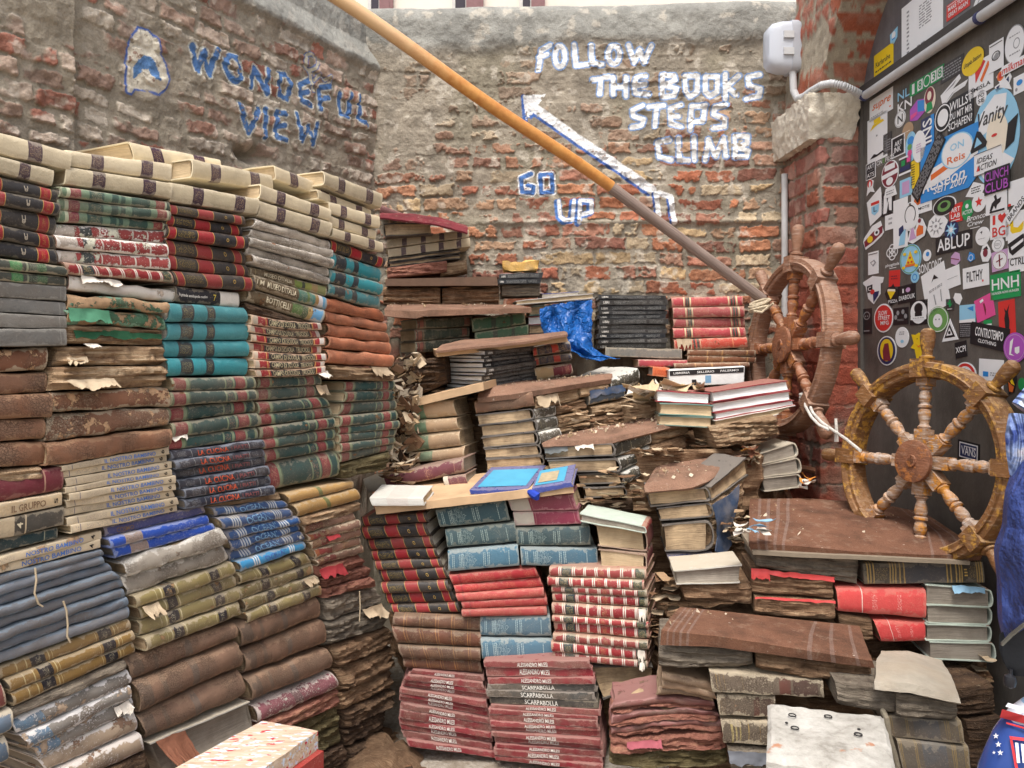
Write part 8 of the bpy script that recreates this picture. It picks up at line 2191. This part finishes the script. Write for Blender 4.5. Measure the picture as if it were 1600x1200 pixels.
 (1365, 411, 15, 33, 'R', 'w', "white card sticker with a small grey diamond sketch", [('p', 's', [(.2, .45), (.6, .36), (.8, .5), (.5, .66)]), ('p', 'w', [(.3, .48), (.55, .42), (.66, .5), (.48, .58)]), ('r', 'd', .06, .08, .94, .11)]),
 (1423, 405, 31, 44, 'C', 'l', "pale blue round sticker with a pizza slice", [('o', 'e', .5, .5, .47, .47, .06), ('p', 'y', [(.5, .2), (.72, .66), (.28, .66)]), ('p', 'o', [(.26, .66), (.74, .66), (.72, .74), (.28, .74)]), ('e', 'r', .5, .45, .05, .04), ('e', 'r', .42, .6, .05, .04), ('e', 'r', .58, .6, .05, .04), ('e', 'y', .25, .3, .08, .05), ('e', 'y', .78, .3, .08, .05), ('e', 'y', .2, .75, .08, .05), ('e', 'y', .8, .75, .08, .05)]),
 (1449, 399, 12, 17, 'C', 'w', "tiny white round sticker with a blue dot", [('e', 'b', .6, .4, .2, .2)]),
 (1430, 433, 12, 17, 'C', 'l', "tiny pale blue round sticker under the pizza one", [('o', 'b', .5, .5, .3, .3, .3)]),
 (1454, 417, 34, 20, None, 'w', "bold white lettering SONCONT without backing", [('t', "SONCONT", 'w', 0, .12, 1, .8)], 5),
 (1364, 456, 32, 46, [(0, .16), (.5, 0), (1, .1), (.95, .26), (.85, .28), (.85, .6), (.55, .9), (.3, .7), (.18, .3)], 'w', "white shield sticker with quartered dark fields", [('p', 'k', [(.24, .3), (.5, .26), (.5, .5), (.26, .52)]), ('p', 'n', [(.52, .52), (.8, .5), (.76, .64), (.55, .84)]), ('e', 'r', .5, .5, .1, .08), ('t', "C", 'w', .3, .33, .44, .46)]),
 (1398, 435, 16, 24, 'R', 'r', "plain red square sticker", [('n', 'm', .2, .3, .8, .6, 2)], -3),
 (1394, 461, 20, 32, [(0, .4), (.2, .15), (.5, .1), (.62, 0), (.75, .2), (1, .3), (1, .8), (.4, 1)], 'k', "black cut out sticker with an orange pizza face", [('p', 'y', [(.2, .3), (.8, .36), (.45, .7)]), ('p', 'c', [(.2, .3), (.8, .36), (.78, .26), (.25, .2)]), ('t', "PIZZA", 'w', .3, .72, .95, .86)], 0, 1),
 (1417, 459, 26, 26, 'R', 'k', "black sticker with a white word under a heart", [('t', "I", 'w', .28, .18, .36, .42), ('e', 'q', .6, .3, .13, .13), ('t', "DIABOLIK", 'w', .08, .56, .98, .82)], 3),
 (1462, 452, 35, 64, 'R', 'w', "tall white card sticker with thin ink drawing", [('p', 'k', [(.4, .3), (.55, .16), (.7, .3), (.6, .28), (.5, .26)]), ('n', 's', .25, .45, .8, .52, 2), ('p', 's', [(.4, .6), (.44, .6), (.46, .85), (.42, .85)]), ('p', 's', [(.7, .58), (.73, .58), (.7, .85), (.67, .85)])], 16),
 (1381, 497, 28, 42, 'C', 'w', "red disc sticker with white slanted block letters", [('e', 'r', .5, .5, .45, .45), ('t', "SLOW", 'w', .24, .24, .7, .40), ('t', "STREET", 'w', .22, .42, .84, .56), ('t', "MFG", 'w', .36, .60, .78, .74)], 0),
 (1355, 502, 14, 37, 'R', 'k', "narrow black sticker with a dark skull", [('o', 's', .5, .28, .34, .16, .2), ('e', 's', .38, .3, .06, .03), ('e', 's', .62, .3, .06, .03), ('r', 's', .2, .86, .8, .9)]),
 (1408, 494, 22, 25, 'R', 'k', "black square sticker with four pale heads", [('e', 's', .32, .3, .1, .14), ('e', 's', .66, .26, .1, .14), ('e', 's', .18, .55, .1, .14), ('e', 's', .84, .52, .1, .14), ('n', 's', .3, .66, .7, .8, 2)]),
 (1436, 488, 26, 36, 'R', 'k', "black sticker with a white circle and dark head", [('e', 'w', .5, .5, .46, .46), ('e', 'k', .5, .34, .24, .22), ('r', 'k', .3, .5, .7, .66), ('r', 'w', .06, .66, .94, .8), ('n', 's', .2, .7, .8, .76, 1)]),
 (1466, 499, 31, 38, 'C', 'e', "light green round sticker with a white face", [('o', 'w', .5, .5, .48, .48, .06), ('e', 'w', .5, .55, .22, .26), ('e', 's', .42, .5, .04, .03), ('e', 's', .58, .5, .04, .03)]),
 (1410, 527, 20, 30, 'C', 'w', "white round sticker with faint blue ring of print", [('n', 's', .3, .2, .7, .4, 2), ('e', 'l', .52, .7, .12, .08)]),
 (1386, 548, 28, 43, 'C', 'w', "round sticker of a brown bear on yellow and blue", [('e', 'n', .5, .5, .45, .46), ('e', 'y', .5, .48, .34, .38), ('p', 'm', [(.34, .84), (.3, .5), (.4, .26), (.6, .24), (.66, .5), (.72, .84)])]),
 (1436, 541, 24, 44, [(.05, .1), (.3, .12), (.5, .05), (.75, .12), (1, .05), (.95, .35), (.8, .4), (1, .6), (.78, .6), (.7, .95), (.4, 1), (.25, .6), (0, .55), (.2, .4)], 'y', "yellow elephant shaped sticker above the wheel handle", [('e', 'k', .42, .25, .03, .015), ('e', 'k', .62, .24, .03, .015), ('p', 'o', [(.3, .4), (.5, .5), (.85, .32), (.52, .55)])]),
 (1525, 432, 38, 31, 'R', 'w', "white sticker with thin black word FILTHY and red drop", [('t', "FILTHY", 'k', .16, .22, .78, .7), ('e', 'r', .78, .76, .03, .06)], 2),
 (1493, 404, 15, 20, [(.1, .3), (.5, 0), (.9, .2), (1, .7), (.6, 1), (.1, .8)], 'q', "small pink blob sticker under ABLUP", [('p', 'm', [(.1, .4), (.9, .6), (.9, .66), (.1, .46)])]),
 (1518, 401, 11, 15, [(.3, 0), (.9, .3), (1, .8), (.4, 1), (0, .7)], 'b', "tiny bright blue shell sticker", [('o', 'w', .5, .6, .3, .3, .2)]),
 (1541, 395, 16, 27, [(.2, .1), (.6, 0), (.85, .3), (1, .7), (.7, 1), (.2, .95), (0, .5)], 'w', "white edged sticker of a capped man's head", [('p', 'k', [(.2, .3), (.6, .14), (.75, .34)]), ('e', 'm', .48, .5, .22, .22)]),
 (1489, 433, 21, 30, 'R', 'w', "pale plain square sticker left of FILTHY", [('n', 's', .15, .5, .85, .56, 1)], 8),
 (1563, 407, 24, 29, 'R', 'q', "pale lilac square sticker with a ring", [('e', 'w', .5, .5, .46, .46), ('o', 'm', .5, .5, .44, .44, .06), ('p', 'm', [(.46, .2), (.54, .2), (.54, .8), (.46, .8)]), ('p', 'm', [(.3, .5), (.7, .4), (.7, .46), (.3, .56)])], 4),
 (1571, 446, 44, 38, 'R', 'g', "green sticker with big white letters HNH", [('t', "HNH", 'w', .06, .18, .96, .62), ('t', "HUNGER-NOW-HUNGER", 'w', .06, .70, .96, .80)], 2),
 (1497, 467, 13, 18, [(.2, 0), (.8, .1), (1, .5), (.7, 1), (.3, .8), (0, .4)], 'w', "tiny white speech bubble sticker", []),
 (1485, 476, 12, 17, 'R', 'd', "small dark sticker with a green cactus", [('p', 'g', [(.4, .7), (.4, .1), (.6, .1), (.6, .7)]), ('p', 'g', [(.15, .3), (.3, .3), (.7, .45), (.85, .25), (.7, .6), (.3, .5)]), ('r', 'w', .2, .85, .8, .9)]),
 (1512, 490, 23, 26, 'R', 'l', "pale blue square sticker left of the pink one", [('p', 'w', [(0, .85), (1, .8), (1, 1), (0, 1)]), ('p', 'b', [(.5, .2), (.9, .1), (.9, .4)])], 0),
 (1539, 481, 27, 34, 'R', 'p', "bright pink square sticker with a dark squiggle", [('p', 'm', [(.46, .3), (.54, .3), (.58, .6), (.5, .85), (.48, .6)]), ('p', 'w', [(.3, .12), (.5, .08), (.52, .2), (.34, .24)])], 14),
 (1544, 504, 12, 8, 'R', 'g', "small green fragment under the pink sticker", [('p', 'w', [(0, .8), (1, .7), (1, 1), (0, 1)])]),
 (1574, 497, 24, 52, 'R', 'r', "orange red sticker with a black hare", [('p', 'k', [(.4, .85), (.35, .5), (.42, .35), (.36, .2), (.5, .3), (.7, .12), (.6, .34), (.66, .6), (.62, .85)])], 4),
 (1547, 526, 56, 34, 'R', 'k', "black tilted sticker with outlined white letters and CLOTHING", [('t', "CONTROTEMPO", 'w', .12, .18, .86, .58), ('t', "CLOTHING", 'w', .22, .68, .70, .84)], -9, 1),
 (1588, 543, 34, 44, 'C', 'v', "purple round sticker with a white mask", [('p', 'w', [(.5, .5), (.7, .46), (.7, .66), (.6, .72), (.5, .66)]), ('p', 'w', [(.3, .3), (.45, .18), (.34, .7), (.5, .78), (.26, .74)]), ('o', 'q', .5, .5, .44, .44, .05)], 0, 2),
 (1485, 516, 24, 34, [(.5, 0), (1, .9), (0, 1)], 'w', "white triangle sticker with a black eye pattern", [('p', 'k', [(.48, .22), (.82, .78), (.16, .84)]), ('p', 'w', [(.48, .38), (.68, .7), (.28, .74)]), ('e', 'k', .48, .6, .08, .07)]),
 (1509, 516, 18, 22, 'R', 'k', "small black sticker with rows of grey print", [('n', 's', .08, .08, .92, .95, 7)]),
 (1502, 546, 17, 23, 'R', 'k', "small black sticker with thin white letters XCPI", [('t', "XCPI", 'w', .06, .3, .94, .68)], 8),
 (1509, 586, 32, 38, 'C', 'w', "white round seal with red ornament half behind the wheel", [('e', 'r', .5, .5, .45, .45), ('e', 'w', .5, .5, .34, .34), ('s', 'r', .5, .5, .3, .3, 8), ('e', 'w', .5, .5, .12, .12)]),
 (1549, 586, 36, 46, 'R', 'w', "white card sticker with a small blue square logo", [('r', 'b', .18, .4, .4, .56), ('n', 's', .48, .4, .8, .54, 2), ('n', 's', .2, .68, .7, .72, 1)], -2),
 (1579, 592, 20, 46, [(.1, 0), (.8, .1), (1, .5), (.8, .9), (.4, 1), (.3, .6), (0, .3)], 'k', "black and gold carved letter sticker", [('p', 'y', [(.25, .1), (.45, .1), (.45, .3), (.75, .15), (.6, .4), (.85, .7), (.6, .65), (.4, .45), (.35, .55)]), ('p', 'o', [(.4, .6), (.8, .75), (.7, .92), (.45, .9)])]),
 (1597, 600, 10, 18, 'C', 'g', "green round sticker cut by the right edge", []),
 (1514, 705, 32, 28, 'R', 'k', "black framed logo sticker between the yellow wheel's spokes", [('r', 'w', .08, .1, .92, .9), ('r', 'n', .12, .16, .88, .84), ('t', "VANS", 'w', .18, .28, .84, .74), ('r', 'w', .3, .26, .84, .30)], -2),
 (1582, 676, 16, 48, 'C', 'd', "dark oval sticker with a gold monogram near the right edge", [('o', 'y', .5, .5, .42, .42, .1), ('t', "G", 'y', .3, .35, .7, .65)]),
]
for q in ST_L:
	sticker(*q)

# ------------------------------------------------------------------ the person at the right edge and the printed bag
def skin_body(name, joints, edges, mat, sub=2, parent=None):
	"""continuous figure grown over joints: name -> (x, y, z, radius)"""
	ks = list(joints)
	me = bpy.data.meshes.new(name)
	me.from_pydata([joints[k][:3] for k in ks], [(ks.index(a), ks.index(b)) for a, b in edges], [])
	ob = bpy.data.objects.new(name, me)
	COL.objects.link(ob)
	md = ob.modifiers.new("skin", 'SKIN')
	for i, k in enumerate(ks):
		r = joints[k][3]
		me.skin_vertices[0].data[i].radius = (r, r) if not isinstance(r, tuple) else r
	me.skin_vertices[0].data[0].use_root = True
	sd = ob.modifiers.new("sub", 'SUBSURF'); sd.levels = sub; sd.render_levels = sub
	dg = bpy.context.evaluated_depsgraph_get()
	m2 = bpy.data.meshes.new_from_object(ob.evaluated_get(dg))
	ob.modifiers.clear(); ob.data = m2
	m2.materials.clear(); m2.materials.append(mat)
	for p in m2.polygons: p.use_smooth = True
	if parent: ob.parent = parent
	return ob
MB_ = MB
def person():
	ox, oy = .98, 1.06
	e_ = empty("person", (ox, oy, 0))
	tag(e_, "person in a blue and purple patterned jacket, cut off by the right edge", "person")
	class MB(MB_):
		def build(q, *a, **k):
			q.v = [x + np.array([ox, oy, 0]) for x in q.v]
			return MB_.build(q, *a, **k)
	SKIN = plain("skin", (206, 158, 132), .5, .08, 30, .0004)
	J = dict(pel=(0, 0, .92, .13), waist=(0, .01, 1.08, .115), chest=(0, .01, 1.30, .135), neck=(0, 0, 1.47, .055), nk2=(.01, -.01, 1.54, .052), head=(.02, -.02, 1.62, .085), top=(.015, -.015, 1.70, .075),
             hl=(-.01, .09, .88, .085), kl=(.02, .10, .50, .058), al=(0, .10, .09, .04), fl=(.13, .11, .04, .035), hr=(-.01, -.09, .88, .085), kr=(.02, -.10, .50, .058), ar=(0, -.10, .09, .04), fr=(.13, -.11, .04, .035),
             sl=(-.02, .17, 1.40, .06), el=(.02, .20, 1.13, .045), wl=(.10, .20, .90, .03), ml=(.12, .20, .83, .034), sr=(-.02, -.17, 1.40, .06), er=(-.15, -.20, 1.10, .045), wr=(-.03, -.24, .93, .03), mr=(.0, -.24, .86, .034))
	E = [('pel', 'waist'), ('waist', 'chest'), ('chest', 'neck'), ('neck', 'nk2'), ('nk2', 'head'), ('head', 'top'), ('pel', 'hl'), ('hl', 'kl'), ('kl', 'al'), ('al', 'fl'), ('pel', 'hr'), ('hr', 'kr'), ('kr', 'ar'), ('ar', 'fr'), ('chest', 'sl'), ('sl', 'el'), ('el', 'wl'), ('wl', 'ml'), ('chest', 'sr'), ('sr', 'er'), ('er', 'wr'), ('wr', 'mr')]
	for s_, m in (('l', 'ml'), ('r', 'mr')):
		b = J[m]
		for i, (dx, L) in enumerate(((.024, .075), (.009, .085), (-.007, .08), (-.022, .062))):
			J[f"f{s_}{i}a"] = (b[0] + dx, b[1], b[2] - .04, .009); J[f"f{s_}{i}b"] = (b[0] + dx * 1.2 + .006, b[1], b[2] - .04 - L * .5, .0085); J[f"f{s_}{i}c"] = (b[0] + dx * 1.2 + .02, b[1], b[2] - .04 - L, .007)
			E += [(m, f"f{s_}{i}a"), (f"f{s_}{i}a", f"f{s_}{i}b"), (f"f{s_}{i}b", f"f{s_}{i}c")]
		J[f"t{s_}a"] = (b[0] + .036, b[1], b[2] - .005, .01); J[f"t{s_}b"] = (b[0] + .05, b[1], b[2] - .045, .0085)
		E += [(m, f"t{s_}a"), (f"t{s_}a", f"t{s_}b")]
	skin_body("body", J, E, SKIN, 2, e_)
	mb = MB()
	lathe(mb, [(-.02, .0005), (-.012, .012), (.006, .010), (.02, .004), (.03, .0005)], (.098, -.02, 1.615), (0.4, 0, -1), 10)
	mb.build("nose", [SKIN], e_)
	for sy in (-.032, .032):
		mb = MB(); lathe(mb, [(-.012, .0005), (-.008, .009), (0, .012), (.008, .009), (.012, .0005)], (.092, -.02 + sy, 1.645), (1, 0, 0), 10)
		mb.build("eye", [plain("eye_white", (226, 222, 216), .3, .05)], e_)
		mb = MB(); lathe(mb, [(-.008, .0005), (-.006, .02), (.004, .028), (.008, .0005)], (.005, -.02 + sy * 2.8, 1.625), (0, 1 if sy > 0 else -1, 0), 10)
		mb.build("ear", [SKIN], e_)
	mb = MB(); obox(mb, (.092, -.02, 1.575), (.004, 0, 0), (0, .022, 0), (0, 0, .004))
	mb.build("mouth", [plain("lips", (170, 96, 88), .5, .1)], e_)
	HR = plain("dark_hair", (66, 50, 40), .6, .4, 80, .003)
	hj = dict(a=(-.02, -.018, 1.66, .098), b=(-.06, -.018, 1.60, .075), c=(-.07, -.018, 1.52, .05), d=(.03, -.018, 1.715, .075))
	skin_body("hair", hj, [('a', 'b'), ('b', 'c'), ('a', 'd')], HR, 2, e_)
	t = NT("blue_purple_jacket")
	p, r, tc = t.coords()
	n1 = t.noise(t.vmul(p, (5, 5, 3)), 1.6, 4, .6); n2 = t.noise(p, 8, 4, .6)
	sp = t.n("SeparateXYZ", {0: p})
	col = t.ramp(t.math('MULTIPLY_ADD', n2, .25, t.math('MULTIPLY', n1, .9)), [(.30, lin((36, 44, 88))), (.56, lin((56, 72, 130))), (.64, lin((36, 42, 76))), (.72, lin((104, 76, 128))), (.82, lin((190, 150, 198)))])
	t.bump(t.noise(p, 11, 5), .035)
	jm = t.out(col, .5)
	JJ = dict(hem=(-.005, 0, .83, (.17, .165)), waist=(-.01, .01, 1.06, (.165, .16)), chest=(-.01, .01, 1.30, (.165, .17)), col=(.0, 0, 1.46, .085), sl=(-.02, .18, 1.39, .09), el=(.02, .20, 1.13, .072), wl=(.09, .20, .93, .05), sr=(-.03, -.18, 1.39, .09), er=(-.17, -.20, 1.08, .075), wr=(-.05, -.24, .955, .052))
	skin_body("jacket", JJ, [('hem', 'waist'), ('waist', 'chest'), ('chest', 'col'), ('chest', 'sl'), ('sl', 'el'), ('el', 'wl'), ('chest', 'sr'), ('sr', 'er'), ('er', 'wr')], jm, 2, e_)
	TR = plain("dark_trousers", (46, 48, 60), .85, .15, 60, .001)
	TJ = dict(pel=(0, 0, .90, .15), hl=(-.01, .09, .84, .105), kl=(.02, .10, .50, .078), al=(0, .10, .12, .062), hr=(-.01, -.09, .84, .105), kr=(.02, -.10, .50, .078), ar=(0, -.10, .12, .062))
	skin_body("trousers", TJ, [('pel', 'hl'), ('hl', 'kl'), ('kl', 'al'), ('pel', 'hr'), ('hr', 'kr'), ('kr', 'ar')], TR, 2, e_)
	for sy in (-.10, .10):
		skin_body("shoe", dict(a=(-.03, sy, .05, .05), b=(.08, sy, .04, .048), c=(.16, sy, .035, .036)), [('a', 'b'), ('b', 'c')], plain("shoe_leather", (52, 46, 44), .5, .2), 2, e_)
	def cv(u, v, y=.98): return np.array(at_depth(u, v, y)) - np.array([ox, oy, 0])
	rows = [[cv(1598, 735, 1.0), cv(1622, 700, 1.0), cv(1650, 690, .98), cv(1900, 665, .98)], [cv(1577, 780, .99), cv(1610, 770, .96), cv(1650, 760, .95), cv(1900, 735, .98)], [cv(1565, 840, .985), cv(1600, 840, .95), cv(1645, 840, .94), cv(1900, 815, .98)], [cv(1561, 900, .985), cv(1596, 905, .945), cv(1645, 910, .93), cv(1900, 885, .98)], [cv(1560, 960, .985), cv(1590, 965, .95), cv(1640, 945, .93), cv(1900, 920, .98)], [cv(1565, 1003, .985), cv(1584, 992, .965), cv(1640, 962, .93), cv(1900, 937, .98)]]
	R_ = np.array(rows)
	def dens(a, n):
		q = np.linspace(0, len(a) - 1, n); i = np.minimum(q.astype(int), len(a) - 2); f = (q - i)[:, None, None]
		return a[i] * (1 - f) + a[i + 1] * f
	G = dens(R_, 40); G = dens(G.transpose(1, 0, 2), 18).transpose(1, 0, 2)
	G = wob(wob(G, .014, 9, 5), .005, 26, 8)
	mb = MB(); mb.grid(G, 0); mb.grid(G + np.array([.012, .03, 0]), 0, flip=True)
	for i in (0, 39): mb.grid(np.stack([G[i], G[i] + np.array([.012, .03, 0])]), 0)
	for j in (0, 17): mb.grid(np.stack([G[:, j], G[:, j] + np.array([.012, .03, 0])]), 0)
	mb.build("jacket_front", [jm], e_)
	mb = MB()
	Lr = np.array([[cv(1567, 1000, .98), cv(1600, 975, .96), cv(1645, 955, .94)], [cv(1566, 1022, .98), cv(1600, 1010, .965), cv(1645, 1000, .95)], [cv(1572, 1042, .98), cv(1592, 1046, .97), cv(1640, 1040, .95)], [cv(1581, 1056, .98), cv(1588, 1056, .975), cv(1620, 1060, .96)]])
	G = dens(dens(Lr, 18).transpose(1, 0, 2), 14).transpose(1, 0, 2)
	mb.grid(G, 0); mb.grid(G + np.array([.008, .02, 0]), 0, flip=True)
	mb.build("lining", [plain("black_lining", (30, 32, 36), .7, .15)], e_)
	zp = smooth_pts([cv(1566, 1006, .972), cv(1580, 992, .966), cv(1600, 976, .95), cv(1625, 966, .94)], 30)
	mb = MB(); tube(mb, zp, .0014, 6)
	for q in zp: obox(mb, q, (.001, 0, 0), (0, .0015, 0), (0, 0, .002))
	mb.build("zip", [plain("zip_metal", (120, 118, 110), .4, .3, 200, 0, .5)], e_)
	mb = MB()
	tube(mb, [cv(1580, 1046, .975), cv(1579, 1056, .975), cv(1578, 1060, .975)], .0022, 6)
	lathe(mb, [(-.009, .001), (-.006, .006), (0, .0075), (.006, .006), (.009, .001)], cv(1578, 1064, .975), (0, 0, 1), 12)
	mb.build("toggle", [plain("black_toggle", (36, 36, 40), .35, .1)], e_)
	sc = NT("tie_dye_knit")
	p, r, tc = sc.coords()
	nn = sc.noise(p, 30, 4, .6)
	sc.bump(sc.n("TexWave", {"Vector": p, "Scale": 60.0, "Distortion": 2.0}).outputs[0], .004)
	sm = sc.out(sc.ramp(nn, [(.35, lin((58, 76, 140))), (.5, lin((150, 170, 214))), (.6, lin((226, 224, 232))), (.7, lin((172, 130, 176)))]), .9)
	mb = MB()
	for k in range(3):
		tube(mb, [cv(1590 + 14 * k, 648 + 2 * k, 1.02), cv(1588 + 13 * k, 680, 1.015), cv(1590 + 12 * k, 710, 1.015), cv(1590 + 12 * k, 742 - 3 * k, 1.02)], [.010, .0125, .0125, .009], 10)
	tube(mb, [cv(1616, 650, 1.02), np.array([-.03, -.13, 1.44]), np.array([-.02, .02, 1.53]), np.array([.02, .12, 1.44])], .03, 12)
	mb.build("scarf", [sm], e_)
person()
def printed_bag():
	c0 = np.array(at_depth(1706, 1250, .98))
	e_ = empty("printed_bag", (c0[0], c0[1], 0))
	tag(e_, "glossy blue bag printed with red and white stripes and stars, bottom right", "bag")
	t = NT("glossy_flag_print")
	p, r, tc = t.coords()
	sp = t.n("SeparateXYZ", {0: tc.outputs["Object"]})
	n1 = t.noise(p, 5, 3, .5)
	w2 = t.math('MULTIPLY_ADD', n1, .03, t.math('MULTIPLY_ADD', sp.outputs[0], -.12, sp.outputs[2]))
	col = t.ramp(w2, [(0, lin((52, 76, 140))), (.36, lin((196, 66, 72))), (.39, lin((52, 76, 140))), (.674, lin((222, 224, 232))), (.688, lin((150, 186, 214)))], True)
	t.bump(n1, .01)
	bm = t.out(col, .18)
	mb = MB()
	G = []
	zt = .70
	for i, f in enumerate(np.linspace(0, 1, 26)):
		z = .14 + (zt - .14) * f
		s_ = (1 - max(0, (f - .45) / .55) ** 4.5) ** .5 if f < 1 else .02
		s_ = max(s_, .03) * (1 - .25 * (1 - f) ** 3)
		G.append([np.array([c0[0] + .136 * s_ * math.cos(a), c0[1] + .075 * s_ * math.sin(a), z]) for a in np.linspace(0, 2 * math.pi, 48, endpoint=False)])
	G = wob(wob(np.array(G), .006, 9, 3), .002, 40, 6)
	mb.grid(G, 0, wrap=True); mb.add(G[0], [tuple(range(48))], 0)
	ob = mb.build("bag_shell", [bm], e_)
	def on(u, v):
		d = ray(u, v)
		b = None
		a_ = (d[0] / .136) ** 2 + (d[1] / .075) ** 2
		for q in np.linspace(.85, 1.05, 200):
			P = CAMP + d * q
			f = (P[2] - .14) / (zt - .14)
			if 0 <= f < 1:
				s_ = (1 - max(0, (f - .45) / .55) ** 4.5) ** .5
				if ((P[0] - c0[0]) / (.136 * s_ + .004)) ** 2 + ((P[1] - c0[1]) / (.075 * s_ + .004)) ** 2 < 1:
					return P - d * .002
		return CAMP + d * .965
	WH = plain("white_bag_print", (232, 232, 236), .25, .05, 20, 0); RDp = plain("red_bag_print", (204, 62, 66), .25, .05, 20, 0)
	mb = MB()
	for u, v, s_ in ((1556, 1150, 5), (1560, 1163, 5), (1563, 1176, 5), (1553, 1176, 3)):
		pts = [(u + s_ * (1 if j % 2 == 0 else .42) * math.sin(j * math.pi / 5), v - s_ * (1 if j % 2 == 0 else .42) * math.cos(j * math.pi / 5)) for j in range(10)]
		mb.add([on(u, v)] + [on(*q) for q in pts], [(0, j + 1, (j + 1) % 10 + 1) for j in range(10)], 0)
	for q, m in (([(1572, 1128), (1600, 1136), (1640, 1150), (1640, 1153), (1600, 1139), (1572, 1131)], 1), ([(1577, 1150), (1640, 1158), (1640, 1163), (1579, 1155)], 1), ([(1577, 1150), (1581, 1151), (1592, 1206), (1587, 1206)], 1),
                 ([(1566, 1108), (1600, 1118), (1640, 1122), (1640, 1136), (1598, 1130), (1562, 1121)], 1), ([(1575, 1098), (1602, 1106), (1600, 1112), (1571, 1104)], 0)):
		mb.add([on(*x) for x in q], [tuple(range(len(q)))], m)
	for k in range(4):
		mb.add([on(1586 + 9 * k, 1160 + 2 * k), on(1591 + 9 * k, 1161 + 2 * k), on(1594 + 9 * k, 1192), on(1589 + 9 * k, 1192)], [(0, 1, 2, 3)], 0)
	mb.build("print", [WH, RDp], e_)
	mb = MB()
	hx = np.array([c0[0], c0[1], zt])
	tube(mb, smooth_pts([hx + np.array([-.05, 0, -.02]), hx + np.array([-.035, -.01, .10]), np.array([.865, .82, .80]), hx + np.array([.045, 0, .10]), hx + np.array([.06, 0, -.02])], 30), .006, 8)
	mb.build("handle", [plain("navy_strap", (50, 60, 110), .7, .2)], e_)
printed_bag()
